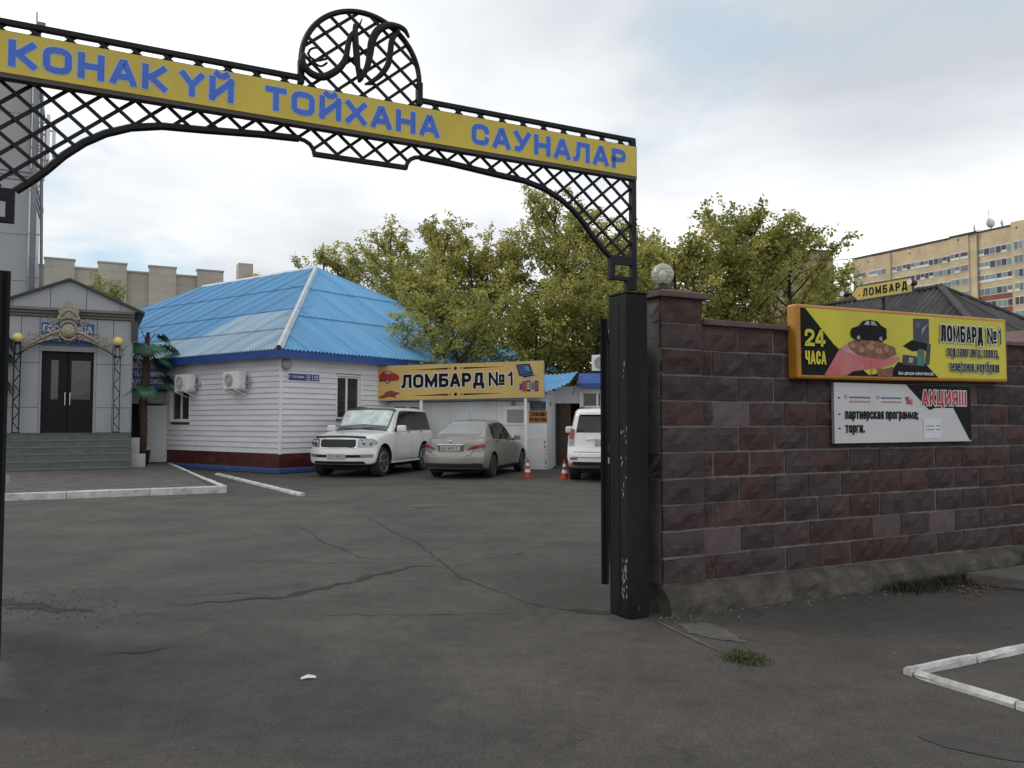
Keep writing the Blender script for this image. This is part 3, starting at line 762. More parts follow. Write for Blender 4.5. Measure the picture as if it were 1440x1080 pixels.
for zc, nn in ((1.43, 7), (1.22, 5), (.38, 12), (.25, 10), (1.05, 3), (2.0, 3)):        # chips worn to bare metal on the corner edge
    for i in range(nn):
        z = zc + r.uniform(-.09, .09); yy = .05 + r.uniform(-.04, .04); h = r.uniform(.012, .05); w = r.uniform(.006, .016)
        mb.poly([(-.0012, yy - w / 2, z), (-.0012, yy + w / 3, z - h * .2), (-.0012, yy + w / 2, z + h * .5), (-.0012, yy - w / 4, z + h)])
mb.build('paint_chips', MAT['bare_chip'], gp_r, fix=False)['kind'] = 'stuff'
gp_l = gate_post(-4.64, 'tall black steel gate post at the far end of the lettered arch')

def gate_leaf(name, hinge, ang, L, label, flip):
    g = thing(name, label, 'gate', hinge, ang)
    s = 1
    MB().box(0, L, -.012, .012, .24, 2.46).build('sheet', MAT['gate_black'], g)
    for nm, a in (('stile', (0, .05, -.03, .03, .23, 2.47)), ('stile', (L - .05, L, -.03, .03, .23, 2.47)), ('rail', (.052, L - .052, -.03, .03, .23, .29)), ('rail', (.052, L - .052, -.03, .03, 2.41, 2.47)), ('rail', (.052, L - .052, -.028, .028, 1.3, 1.36))):
        MB().box(*a).build(nm, MAT['gate_black'], g, bevel=.004)
    MB().box(.0, .07, -.05, -.031, 1.24, 1.29).build('latch', MAT['chrome'], g)
    return g
gate_leaf('gate_leaf', gw(-.02, .31), math.atan2(.995, .13), 2.1, 'black sheet steel gate leaf swung inwards behind the chipped gate post', 1)
gate_leaf('gate_leaf', gw(-4.335, .02), math.atan2(.80, -.62), 2.1, 'black sheet steel gate leaf swung inwards on the porch side of the gateway', -1)

S0 = -2.215
arch = thing('gate_arch', 'black iron lattice arch spanning the gateway with a round monogram hoop on top', 'arch', gw(S0, .06, .022), RZ)
IRON = MAT['black_iron']
HW = 2.346
def low(x):
    """underside of the arch at distance x from its middle"""
    x = abs(x)
    K = [(0, 3.409), (.332, 3.409), (.336, 3.425), (.36, 3.47), (.40, 3.495), (.44, 3.502), (.70, 3.49), (1.04, 3.462), (1.3, 3.445), (1.48, 3.405), (1.62, 3.345), (1.734, 3.27), (1.84, 3.175), (1.934, 3.068), (2.02, 2.985), (2.084, 2.93), (HW, 2.93)]
    for (a, za), (b, zb) in zip(K, K[1:]):
        if a <= x <= b: return za + (zb - za) * (x - a) / (b - a)
    return 2.93
def high(x):
    x = abs(x)
    if x < .43: return 4.05 + math.sqrt(max(0, .43 ** 2 - x * x))
    return 3.925
# chords
for a, b in ((-HW, -.43), (.43, HW)):
    MB().box(a, b, -.02, .02, 3.910, 3.940).build('top_chord', IRON, arch)
for sg in (-1, 1):
    MB().box(*sorted((sg * HW, sg * (HW - .045))), -.024, .024, 2.66, 3.909).build('end_upright', IRON, arch)
    pts = [(sg * x, 0, low(x)) for x in (.44, .56, .70, .87, 1.04, 1.17, 1.3, 1.4, 1.48, 1.55, 1.62, 1.68, 1.734, 1.79, 1.84, 1.89, 1.934, 1.98, 2.02, 2.06, 2.084)]
    MB().tube(pts, .026, 6, flat=1).build('lower_curve', IRON, arch)
    pts = [(sg * x, 0, z) for x, z in ((.332, 3.409), (.336, 3.43), (.345, 3.452), (.365, 3.476), (.40, 3.495), (.44, 3.502))]
    MB().tube(pts, .016, 6, flat=1).build('ogee', IRON, arch)
    x0, x1 = sorted((sg * 2.085, sg * (HW - .046)))
    MB().box(x0, x1, -.022, .022, 2.865, 2.935).build('bracket_bar', IRON, arch)
    xa, xb = sorted((sg * 2.085, sg * 2.13))
    MB().box(xa, xb, -.022, .022, 2.765, 2.864).build('bracket_side', IRON, arch)
    xc, xd = sorted((sg * 2.085, sg * (HW - .046)))
    MB().box(xc, xd, -.021, .021, 2.735, 2.764).build('bracket_foot', IRON, arch)
    xc, xd = sorted((sg * 2.25, sg * (HW - .046)))
    MB().box(xc, xd, -.022, .022, 2.662, 2.734).build('bracket_neck', IRON, arch)
MB().box(-.34, .34, -.02, .02, 3.395, 3.424).build('centre_bar', IRON, arch)
MB().box(-HW + .046, HW - .046, -.018, .018, 3.60, 3.625).build('sign_rail', IRON, arch)
MB().tube([(.43 * math.cos(a), 0, 4.05 + .43 * math.sin(a)) for a in [math.pi * i / 40 for i in range(41)]], .02, 6, flat=1.3).build('hoop', IRON, arch)
for sg in (-1, 1): MB().box(*sorted((sg * .41, sg * .45)), -.025, .025, 3.886, 4.05).build('hoop_side', IRON, arch)
# lattice: two families of diagonals clipped to the arch outline
TA = math.tan(R(40)); PITCH = .183
def inside(x, z):
    if abs(x) > HW - .04: return False
    return low(x) + .01 < z < high(x) - .008
for fam in (-1, 1):
    c = -HW * 3
    k = 0
    while c < HW * 3:
        run = []; N_ = 900
        x = -HW
        segs = []; cur = None
        for i in range(N_ + 1):
            x = -HW + 2 * HW * i / N_
            z = 3.66 + fam * TA * (x - c)
            ok = inside(x, z) and not (3.626 < z < 3.80)
            if ok and cur is None: cur = [(x, z), (x, z)]
            elif ok: cur[1] = (x, z)
            elif cur is not None: segs.append(cur); cur = None
        if cur: segs.append(cur)
        for a, b in segs:
            if math.hypot(b[0] - a[0], b[1] - a[1]) > .03:
                yy = .006 * fam
                MB().bar((a[0], yy, a[1]), (b[0], yy, b[1]), .021, .012, up=(0, 1, 0)).build('lattice_bar', IRON, arch)
        c += PITCH
MONO = dict(
 a=([(-.421, 4.083), (-.43, 4.026), (-.407, 3.976), (-.359, 3.944), (-.291, 3.94), (-.217, 3.986), (-.162, 4.045), (-.131, 4.114), (-.114, 4.216), (-.094, 4.277), (-.038, 4.353)], [.012, .022, .026, .027, .027, .026, .024, .021, .02, .018, .006]),
 b=([(-.066, 4.36), (-.066, 4.269), (-.054, 4.13), (-.034, 3.951)], [.016, .024, .025, .012]),
 c=([(-.028, 3.966), (.022, 4.075), (.042, 4.178), (.056, 4.267), (.099, 4.354), (.171, 4.406), (.245, 4.415), (.298, 4.398), (.330, 4.35)], [.014, .022, .026, .028, .028, .026, .022, .02, .01]),
 d=([(.26, 4.385), (.205, 4.312), (.19, 4.208), (.173, 4.119), (.116, 4.029), (.044, 3.966), (.005, 3.944)], [.01, .022, .023, .022, .019, .014, .006]),
 e=([(.005, 3.944), (.094, 3.957)], [.007, .004]),
 f=([(-.394, 4.074), (-.381, 4.111), (-.348, 4.132), (-.314, 4.132), (-.293, 4.109)], [.008] * 5),
 g=([(-.398, 4.087), (-.374, 4.058), (-.333, 4.046), (-.293, 4.061), (-.266, 4.073)], [.009] * 5),
 h=([(-.364, 4.046), (-.333, 4.018), (-.299, 4.014), (-.262, 4.046)], [.008] * 4),
 i=([(-.042, 4.345), (-.018, 4.412)], [.01, .003]))
def smooth_path(P, W, n=5):
    out, ww = [], []
    for i in range(len(P) - 1):
        p0, p1, p2, p3 = [Vector(P[min(max(j, 0), len(P) - 1)]) for j in (i - 1, i, i + 1, i + 2)]
        for k in range(n):
            t = k / n
            out.append(.5 * ((2 * p1) + (p2 - p0) * t + (2 * p0 - 5 * p1 + 4 * p2 - p3) * t * t + (3 * p1 - p0 - 3 * p2 + p3) * t ** 3)); ww.append(W[i] + (W[i + 1] - W[i]) * t)
    out.append(Vector(P[-1])); ww.append(W[-1])
    return out, ww
for k, (P, W) in MONO.items():
    q, w = smooth_path(P, W, 5 if len(P) > 2 else 1)
    MB().tube([(p.x, -.05, p.y) for p in q], w, 8, flat=.8).build('monogram_stroke', IRON, arch, smooth=True)

# yellow sign box hung on the arch
bs = thing('arch_sign', 'long yellow sign box with blue letters hung on the iron gate arch', 'sign', gw(S0, .0), RZ)
MAT['sign_yellow'] = M_('sign_yellow', (.63, .485, .055), .5, .18, 1.2, 0, dirt=(.45, .34, .06), dirt_scale=2.4, dirt_amt=.4)
MAT['sign_edge'] = M_('sign_edge', (.07, .06, .05), .6, .3, 4)
MAT['letter_blue'] = M_('letter_blue', (.045, .15, .62), .5, .15, 5)
MAT['letter_pale'] = M_('letter_pale', (.40, .50, .62), .5, .1, 5)
SX = 2.305
MB().box(-SX, SX, -.03, .036, 3.585, 3.862).build('box', MAT['sign_edge'], bs)
MB().box(-SX + .006, SX - .006, -.034, -.0305, 3.612, 3.858).build('face', MAT['sign_yellow'], bs)
for txt, a, b in (('КОНАК', -2.13, -1.28), ('ҮЙ', -1.205, -.88), ('ТОЙХАНА', -.68, .55), ('САУНАЛАР', .81, 2.19)):
    lettering(txt, .158, b - a, .235, a, 3.655, -.0365, MAT['letter_blue'], bs, space=.20, halo=MAT['letter_pale'], grow=.0065)

# ================================================================== SIGNS ON THE WALL
wsn = thing('wall_lightbox', 'wide yellow pawnshop lightbox with orange frame fixed on the block wall', 'sign', gw(1.86, WT - .135), RZ)
SW, SB, ST = 3.11, 1.985, 2.672
tilt = .012                                   # hung slightly out of level
MAT['frame_orange'] = M_('frame_orange', (.50, .215, .012), .45, .2, 3, .1, 20, dirt=(.22, .1, .02), dirt_amt=.4)
MAT['print_yellow'] = M_('print_yellow', (.60, .54, .012), .4, .14, 1.5, .12, 3, dirt=(.46, .40, .03), dirt_scale=1.5, dirt_amt=.5)
MAT['print_black'] = M_('print_black', (.008, .008, .009), .6, .3, 3, spec=.15)
MAT['print_white'] = M_('print_white', (.7, .7, .7), .5, .08, 4)
MAT['print_red'] = M_('print_red', (.45, .015, .03), .45, .2, 5)
MAT['print_rose'] = M_('print_rose', (.50, .075, .085), .45, .3, 4, col2=(.45, .17, .16))
MAT['print_skin'] = M_('print_skin', (.55, .28, .26), .45, .3, 6)
MAT['print_gold'] = M_('print_gold', (.26, .085, .04), .4, .6, 28, col2=(.06, .02, .015))
MAT['print_gold2'] = M_('print_gold2', (.42, .2, .12), .4, .5, 40)
MAT['print_night'] = M_('print_night', (.02, .025, .06), .4, .5, 8, col2=(.008, .008, .012))
MAT['print_green'] = M_('print_green', (.01, .22, .07), .4, .6, 20, col2=(.01, .05, .12))
MAT['print_grey'] = M_('print_grey', (.35, .36, .38), .4, .4, 14)
MAT['print_blue'] = M_('print_blue', (.03, .07, .22), .4, .4, 8)
wsn.rotation_euler = (0, R(-.55), RZ)
MB().box(0, SW, 0, .125, SB, ST).build('housing', MAT['frame_orange'], wsn, bevel=.02)
FX0, FX1, FZ0, FZ1 = .045, SW - .035, SB + .035, ST - .035
Wf, Hf = FX1 - FX0, FZ1 - FZ0
def F(u, v): return (FX0 + u * Wf, FZ0 + v * Hf)
def fp(name, pts, lay, mat): return flat(name, [F(u, v) for u, v in pts], -.002 - lay * .0009, MAT[mat], wsn)
fp('printed_panel', [(0, 0), (1, 0), (1, 1), (0, 1)], 0, 'print_yellow')
fp('printed_corner', [(0, 0), (.30, 0), (0.14, .47), (.02, 1), (0, 1)], 1, 'print_black')
fp('printed_base', [(.28, 0), (.63, 0), (.56, .24), (.50, .20), (.43, .24), (.40, .10), (.30, .02)], 1, 'print_black')
# hand with gold
fp('printed_arm', [(.095, 0), (.165, .42), (.20, .50), (.225, .40), (.28, .32), (.33, .33), (.35, .22), (.27, .10), (.22, .07), (.19, 0)], 2, 'print_rose')
fp('printed_wrist', [(.165, .42), (.20, .50), (.235, .40), (.28, .325), (.25, .30), (.19, .36)], 3, 'print_skin')
fp('printed_fingers', [(.27, .10), (.33, .12), (.40, .19), (.435, .27), (.44, .31), (.425, .33), (.36, .26), (.33, .33), (.28, .30)], 4, 'print_rose')
fp('printed_gold', [(.20, .50), (.23, .56), (.27, .57), (.33, .56), (.37, .52), (.415, .47), (.425, .36), (.37, .27), (.30, .29), (.24, .33), (.21, .42)], 5, 'print_gold')
for a, b, c, d in ((.22, .47, .02, .05), (.26, .41, .022, .05), (.30, .46, .03, .06), (.34, .40, .028, .05), (.375, .44, .02, .05), (.31, .53, .02, .03)):
    fp('printed_coin', ellipse(a, b, c * .6, d, 12), 6, 'print_gold2')
for i in range(6): fp('printed_chain', ellipse(.302 + .003 * (i % 2), .04 + .045 * i, .005, .018, 8), 6, 'print_gold2')
fp('printed_cascade', [(.33, 0), (.40, 0), (.405, .16), (.36, .12), (.33, .13)], 5, 'print_gold')
# black car in the hand
fp('printed_car', [(.215, .60), (.235, .56), (.25, .60), (.265, .56), (.33, .555), (.345, .59), (.36, .555), (.378, .60), (.378, .76), (.355, .80), (.335, .87), (.30, .885), (.27, .86), (.25, .78), (.22, .74), (.212, .68)], 7, 'print_black')
fp('printed_window', [(.272, .80), (.285, .86), (.298, .865), (.298, .80)], 8, 'print_grey')
fp('printed_window', [(.305, .80), (.305, .865), (.32, .86), (.335, .80)], 8, 'print_grey')
for cx in (.247, .349):
    fp('printed_wheel', ellipse(cx, .595, .014, .058, 14), 8, 'print_black')
    fp('printed_rim', ellipse(cx, .595, .008, .034, 10), 9, 'print_grey')
# laptop, games console and phones
fp('printed_laptop', [(.508, .56), (.51, .955), (.588, .965), (.588, .56)], 2, 'print_night')
fp('printed_screen_glow', [(.548, .66), (.553, .80), (.583, .88), (.56, .76)], 3, 'print_grey')
fp('printed_screen_tile', [(.52, .80), (.52, .90), (.545, .90), (.545, .80)], 3, 'print_blue')
fp('printed_keyboard', [(.455, .50), (.50, .60), (.588, .55), (.59, .44), (.50, .42)], 3, 'print_black')
fp('printed_console', [(.45, .20), (.455, .36), (.52, .34), (.55, .18)], 3, 'print_night')
fp('printed_phone', [(.52, .20), (.53, .46), (.56, .46), (.56, .18)], 4, 'print_green')
fp('printed_phone', [(.565, .30), (.575, .55), (.595, .55), (.585, .22), (.565, .18)], 4, 'print_night')
fp('printed_gadget', [(.48, .24), (.485, .32), (.505, .31), (.50, .23)], 4, 'print_grey')
def ft(txt, u0, u1, v, hv, th, mat, halo=None, grow=0, space=.16, word=.42):
    lettering(txt, hv * Hf, (u1 - u0) * Wf, th, FX0 + u0 * Wf, FZ0 + v * Hf, -.0155, MAT[mat], wsn, space, MAT[halo] if halo else None, grow, word)
ft('24', .012, .098, .43, .255, .2, 'print_yellow', space=.06)
ft('ЧАСА', .012, .10, .16, .2, .2, 'print_yellow', space=.1)
ft('ЛОМБАРД', .642, .868, .60, .28, .2, 'print_black', 'print_white', .010, .14)
ft('№1', .892, .975, .60, .28, .2, 'print_black', 'print_white', .010, .3)
ft('под залог авто, золота,', .675, .955, .36, .185, .17, 'print_black', 'print_white', .004, .12)
ft('телефонов, ноутбуков', .685, .955, .11, .185, .17, 'print_black', 'print_white', .004, .12)
ft('(во дворе комплекса)', .425, .60, .035, .055, .16, 'print_white', None, 0, .12)

wb = thing('white_board', 'white and black promotion board under the yellow lightbox on the block wall', 'sign', gw(2.37, WT - .068), RZ)
BW, BB, BT = 2.03, 1.385, 1.965
MB().box(0, BW, .002, .03, BB, BT).build('board', M_('board_edge', (.3, .3, .3), .5, .2, 4), wb)
FX0, FX1, FZ0, FZ1 = 0.002, BW - .002, BB + .002, BT - .002
Wf, Hf = FX1 - FX0, FZ1 - FZ0
MAT['board_white'] = M_('board_white', (.56, .56, .57), .5, .07, 1.5, dirt=(.4, .39, .38), dirt_amt=.35)
def bp_(name, pts, lay, mat): return flat(name, [F(u, v) for u, v in pts], -.0005 - lay * .0009, MAT[mat], wb)
bp_('printed_panel', [(0, 0), (1, 0), (1, 1), (0, 1)], 0, 'board_white')
bp_('printed_band', [(.50, 1), (1, 1), (1, .02), (.985, .02), (.86, .60), (.72, .60), (.675, .56), (.655, .60)], 1, 'print_black')
def bt(txt, u0, u1, v, hv, th, mat, halo=None, grow=0, space=.16, word=.42):
    lettering(txt, hv * Hf, (u1 - u0) * Wf, th, FX0 + u0 * Wf, FZ0 + v * Hf, -.006, MAT[mat], wb, space, MAT[halo] if halo else None, grow, word)
bt('АКЦИЯ!!!', .615, .965, .645, .265, .19, 'print_red', 'print_white', .009, .12)
bt('партнерская программа;', .07, .585, .40, .17, .19, 'print_black', None, 0, .1)
bt('торги.', .07, .20, .17, .17, .19, 'print_black', None, 0, .1)
for v in (.74, .47, .235): bp_('printed_dash', [(.024, v), (.040, v), (.040, v + .02), (.024, v + .02)], 2, 'print_black')
bt('%;', .495, .545, .66, .13, .2, 'print_red', None, 0, .1)
for u0 in (.065, .285):                                # small two-line print, mostly covered, too small to read
    bp_('printed_mark', ellipse(u0 + .012, .77, .012, .035, 10), 2, 'print_grey')
    for i in range(9):
        w = .0125
        bp_('printed_small_text', [(u0 + .035 + i * .0165, .745), (u0 + .035 + i * .0165 + w, .745), (u0 + .035 + i * .0165 + w, .775), (u0 + .035 + i * .0165, .775)], 2, 'print_blue')
        bp_('printed_small_text', [(u0 + .035 + i * .0165, .675), (u0 + .035 + i * .0165 + w, .675), (u0 + .035 + i * .0165 + w, .705), (u0 + .035 + i * .0165, .705)], 2, 'print_rose')
MAT['paper_sheet'] = M_('paper_sheet', (.66, .66, .7), .6, .06, 6, .2, 12)
q = [F(u, v) for u, v in ((.625, .06), (.755, .06), (.755, .41), (.625, .41))]
flat('paper_notice', q, -.004, MAT['paper_sheet'], wb)
for v in (.27, .205):
    for i in range(6):
        u = .64 + i * .017 + (.012 if i > 3 else 0)
        bp_('printed_notice_text', [(u, v), (u + .012, v), (u + .012, v + .018), (u, v + .018)], 5, 'print_blue')

# ================================================================== HOUSE WITH THE BLUE ROOF
HC, HRZ = Vector((-7.05, 24.9, 0)), R(53)
HM = basis(HC, HRZ)
house = thing('blue_roof_house', 'white sided house with blue corrugated hip roof and dark red plinth', 'house', HC, HRZ)
MAT['siding'] = M_('siding', (.66, .66, .68), .5, .08, 1.3, 0, dirt=(.42, .41, .40), dirt_scale=.9, dirt_amt=.35, piece=.03)
MAT['plinth_red'] = M_('plinth_red', (.085, .016, .014), .5, .4, 5, .2, 20, dirt=(.11, .05, .04), dirt_amt=.4, piece=.2)
MAT['base_blue'] = M_('base_blue', (.03, .085, .24), .7, .3, 4, .3, 30, dirt=(.06, .07, .1), dirt_amt=.6)
MAT['fascia_blue'] = M_('fascia_blue', (.02, .075, .30), .5, .25, 3, dirt=(.05, .08, .2), dirt_amt=.4)
HL, HWd = 23.0, 14.5
MB().box(.14, HWd, .14, HL, 0, 3.62).build('wall_core', M_('wall_core', (.3, .3, .3), .9, .2, 4), house)
def siding_face(axis, length, openings, z0=.6, z1=3.6, pitch=.17, upto=None):
    """lapped boards on the plane axis=0; openings = (a0,a1,z0,z1)"""
    n = int((z1 - z0) / pitch)
    for i in range(n + 1):
        a = z0 + i * pitch; b = min(a + pitch + .012, z1)
        if b - a < .03: continue
        cuts = [(0.05, length)]
        for (o0, o1, p, q) in openings:
            if q > a + .03 and p < b - .03:
                nc = []
                for s, e in cuts:
                    if o0 > s and o1 < e: nc += [(s, o0), (o1, e)]
                    elif o0 <= s < o1: nc.append((o1, e))
                    elif o0 < e <= o1: nc.append((s, o0))
                    else: nc.append((s, e))
                cuts = nc
        for s, e in cuts:
            prof = [(.04, a), (-.030, a), (-.030, a + .012), (.004, b), (.04, b)]      # depth, z
            vs_ = []
            for t in (s, e):
                for dpt, z in prof:
                    vs_.append((t, dpt, z) if axis == 'y' else (dpt, t, z))
            k = len(prof)
            MB().add(vs_, [tuple(range(k)), tuple(range(2 * k - 1, k - 1, -1))] + [(j, k + j, k + (j + 1) % k, (j + 1) % k) for j in range(k)]).build('siding_board', MAT['siding'], house)
siding_face('y', 9.0, [(2.17, 3.28, 1.62, 3.12)])
siding_face('x', 9.2, [(4.88, 6.14, 1.55, 3.12)])
MB().box(-.03, .045, -.03, .045, .58, 3.6).build('corner_trim', MAT['white_plastic'], house)
def window(parent, axis, a0, a1, z0, z1, mull=(.5,), sill=True, glass='window_glass', name='window', deep=.09):
    fr = .06
    def box(p0, p1, d0, d1, q0, q1, nm, mat, par, bev=0):
        mb = MB()
        if axis == 'y': mb.box(p0, p1, d0, d1, q0, q1)
        else: mb.box(d0, d1, p0, p1, q0, q1)
        return mb.build(nm, mat, par, bevel=bev)
    w = box(a0 + fr, a1 - fr, deep, deep + .01, z0 + fr, z1 - fr, name, MAT['black_plastic'], parent)
    for nm, b in (('frame', (a0, a0 + fr, z0, z1)), ('frame', (a1 - fr, a1, z0, z1)), ('frame', (a0 + fr, a1 - fr, z1 - fr, z1)), ('frame', (a0 + fr, a1 - fr, z0, z0 + fr))):
        box(b[0], b[1], deep - .05, deep + .02, b[2], b[3], nm, MAT['white_plastic'], w)
    xs = [a0 + fr] + [a0 + (a1 - a0) * m for m in mull] + [a1 - fr]
    for m in xs[1:-1]: box(m - .035, m + .035, deep - .045, deep + .018, z0 + fr, z1 - fr, 'mullion', MAT['white_plastic'], w)
    for s, e in zip(xs, xs[1:]):
        box(s + .03, e - .03, deep - .015, deep - .008, z0 + fr, z1 - fr, 'pane', MAT[glass], w)
    if sill: box(a0 - .04, a1 + .04, -.07, deep, z0 - .04, z0 - .004, 'sill', MAT['fascia_blue'] if axis == 'y' else MAT['white_plastic'], w)
    # trim around the opening
    for b in ((a0 - .05, a0 - .002, z0, z1 + .05), (a1 + .002, a1 + .05, z0, z1 + .05), (a0 - .002, a1 + .002, z1 + .002, z1 + .05)):
        box(b[0], b[1], -.026, deep, b[2], b[3], 'reveal', MAT['white_plastic'], w)
    return w
MAT['curtain'] = M_('curtain', (.20, .19, .175), .8, .3, 3, stretch=(8, 8, .4))
window(house, 'y', 2.22, 3.23, 1.66, 3.07, (.45,))
window(house, 'x', 4.93, 6.09, 1.6, 3.07, (.5,))
# plinth of dark red tiles and the blue footing
MB().box(.0, HWd, .0, HL, .0, .6).build('plinth', MAT['plinth_red'], house)
for i in range(13):
    for j in range(2):
        MB().box(.01 + i * .42, .01 + i * .42 + .412, -.012, .0, .235 + j * .183, .235 + j * .183 + .176).build('plinth_tile', MAT['plinth_red'], house)
        if i < 15: MB().box(-.012, .0, .01 + i * .42, .01 + i * .42 + .412, .235 + j * .183, .235 + j * .183 + .176).build('plinth_tile', MAT['plinth_red'], house)
MB().slab([(-.22, -.22), (6, -.22), (6, -.013), (-.013, -.013), (-.013, 6.2), (-.22, 6.2)], 0, .16).build('blue_footing', MAT['base_blue'], house, bevel=.03)
# eaves
OV = .36
EZ = 3.74
MB().box(-OV, HWd + OV, -OV, HL + OV, 3.615, 3.65).build('soffit', MAT['white_plastic'], house)
for a in ((-OV - .02, HWd + OV, -OV - .02, -OV + .0), (-OV - .02, -OV, -OV + .0, HL + OV)):
    MB().box(a[0], a[1], a[2], a[3], 3.50, EZ - .01).build('fascia', MAT['fascia_blue'], house)
MAT['roof_blue'] = M_('roof_blue', (.115, .355, .60), .5, .15, 1.2, .1, 40, col2=(.09, .30, .54), piece=.04, dirt=(.20, .38, .54), dirt_scale=1.4, dirt_amt=.45, stretch=(2.2, .22, .22))
MAT['roof_worn'] = M_('roof_worn', (.075, .26, .50), .5, .3, 1.2, .1, 40, col2=(.11, .33, .56), piece=.08, dirt=(.15, .24, .35), dirt_scale=1.6, dirt_amt=.6, stretch=(.22, 2.2, .22))
MAT['roof_faded'] = M_('roof_faded', (.36, .47, .54), .5, .3, 1.4, .1, 40, col2=(.22, .38, .52), piece=.10, dirt=(.28, .33, .38), dirt_scale=2, dirt_amt=.6, stretch=(.22, 2.2, .22))
MAT['ridge_white'] = M_('ridge_white', (.55, .60, .64), .45, .2, 3, dirt=(.3, .4, .5), dirt_amt=.5)
AP = 7.25; AZ = 8.15
RISE = AZ - EZ; RUN = AP + OV
SL = math.hypot(RISE, RUN)
def corr_sheet(origin, across, up, a0, a1, s0, s1, smax, mat, lift, parent, wave=.15, amp=.034):
    nrm = across.cross(up).normalized()
    if nrm.z < 0: nrm = -nrm
    n = max(2, int(round((a1 - a0) / wave)) * 4); vs_, fs = [], []; cols = 0
    for i in range(n + 1):
        a = a0 + (a1 - a0) * i / n
        top = min(s1, smax(a))
        if top < s0 + .02:
            top = s0 + .001
        h = amp * math.cos(2 * math.pi * a / wave)
        for s, l in ((s0, lift + .02), (top, lift)):
            vs_.append(origin + across * a + up * s + nrm * (h + l))
    for i in range(n): fs.append((2 * i, 2 * i + 2, 2 * i + 3, 2 * i + 1))
    o = MB().add(vs_, fs).build('roof_sheet', mat, parent, smooth=False, fix=False)
    return o
# hip end over the right-hand face (plane y = -OV rising to the apex)
tot = HWd + 2 * OV
hip_o, hip_a = Vector((-OV, -OV, EZ)), Vector((1, 0, 0)); hip_u = Vector((0, RUN, RISE)).normalized()
lng_o, lng_a = Vector((-OV, -OV, EZ)), Vector((0, 1, 0)); lng_u = Vector((RUN, 0, RISE)).normalized()
hip_max = lambda a: SL * min(a / (AP + OV), (tot - a) / (AP + OV))
ltot = HL + 2 * OV
lng_max = lambda a: min(SL, SL * min(a / (AP + OV), (ltot - a) / (AP + OV)))
SW_ = .15 * 7
for bi, (s0, s1) in enumerate(((-.04, 2.95), (2.85, 5.9), (5.8, SL))):
    i = 0
    while i * SW_ < tot:
        a0, a1 = i * SW_, min((i + 1) * SW_ + .03, tot)
        if max(hip_max(a0), hip_max(a1), hip_max((a0 + a1) / 2)) > s0 + .1:
            corr_sheet(hip_o, hip_a, hip_u, a0, a1, s0, s1, hip_max, MAT['roof_blue'], .012 + bi * .018 + .004 * (i % 2), house)
        i += 1
for bi, (s0, s1) in enumerate(((-.04, 1.75), (1.65, 3.6), (3.5, 6.2), (6.1, SL))):
    i = 0
    while i * SW_ < ltot:
        a0, a1 = i * SW_, min((i + 1) * SW_ + .03, ltot)
        if max(lng_max(a0), lng_max(a1), lng_max((a0 + a1) / 2)) > s0 + .1:
            mt = MAT['roof_faded'] if bi == 0 or (bi == 1 and a0 < 6.0) else MAT['roof_worn']
            corr_sheet(lng_o, lng_a, lng_u, a0, a1, s0, s1, lng_max, mt, .012 + bi * .018 + .004 * (i % 2), house)
        i += 1
# the two slopes turned away
P = lambda x, y, z: Vector((x, y, z))
apx, apx2 = P(AP, AP, AZ), P(AP, HL - AP, AZ)
MB().add([P(HWd + OV, -OV, EZ), P(HWd + OV, HL + OV, EZ), apx2, apx], [(0, 1, 2, 3)]).build('roof_slope', MAT['roof_worn'], house)
MB().add([P(HWd + OV, HL + OV, EZ), P(-OV, HL + OV, EZ), apx2], [(0, 1, 2)]).build('roof_slope', MAT['roof_worn'], house)
def cap(a, b, w, lift, mat):
    a, b = Vector(a), Vector(b); d = (b - a).normalized(); sd = d.cross(Vector((0, 0, 1))).normalized(); u = sd.cross(d).normalized()
    prof = [(-w, -.05), (-w * .35, lift), (w * .35, lift), (w, -.05)]
    mb = MB(); mb.add([q + sd * x + u * z for q in (a, b) for x, z in prof], [(0, 1, 5, 4), (1, 2, 6, 5), (2, 3, 7, 6)])
    mb.build('ridge_cap', mat, house, fix=False)
cap(P(-OV, -OV, EZ + .06), apx + P(0, 0, .06), .12, .07, MAT['ridge_white'])
cap(apx + P(0, 0, .07), apx2 + P(0, 0, .07), .12, .06, MAT['ridge_white'])
cap(P(HWd + OV, -OV, EZ + .05), apx + P(0, 0, .05), .13, .05, MAT['roof_blue'])
cap(P(-OV, HL + OV, EZ + .05), apx2 + P(0, 0, .05), .13, .05, MAT['roof_worn'])

# address plate, corner floodlight, air conditioners
ad = thing('address_plate', 'blue street address plate with number 10 on the white siding', 'sign', HM @ Vector((.24, -.022, 0)), HRZ)
MB().box(0, 1.24, -.012, 0, 2.83, 3.08).build('plate', MAT['white_plastic'], ad)
flat('plate_face', [(.02, 2.85), (.93, 2.85), (.93, 3.06), (.02, 3.06)], -.0135, M_('plate_blue', (.02, .045, .22), .4, .2, 4), ad)
flat('plate_number_field', [(.95, 2.85), (1.22, 2.85), (1.22, 3.06), (.95, 3.06)], -.0135, bpy.data.materials['plate_blue'], ad)
lettering('Г. ПОТАНИН', .075, .56, .16, .06, 2.925, -.0155, MAT['print_white'], ad)
lettering('10', .14, .17, .16, 1.0, 2.885, -.0155, MAT['print_white'], ad)
for zq in (3.0, 2.95, 2.885): flat('printed_line', [(.70, zq), (.86, zq), (.86, zq + .02), (.70, zq + .02)], -.015, MAT['print_white'], ad)
fl = thing('floodlight', 'round grey floodlight under the eave at the house corner', 'lamp', HM @ Vector((.14, -.05, 3.33)), HRZ)
MB().lathe([(.05, -.10), (.15, -.12), (.17, -.08), (.14, .0), (.05, .03)], 18, axis='Y').build('lamp_head', M_('lamp_grey', (.32, .32, .31), .4, .3, 5), fl, smooth=True)
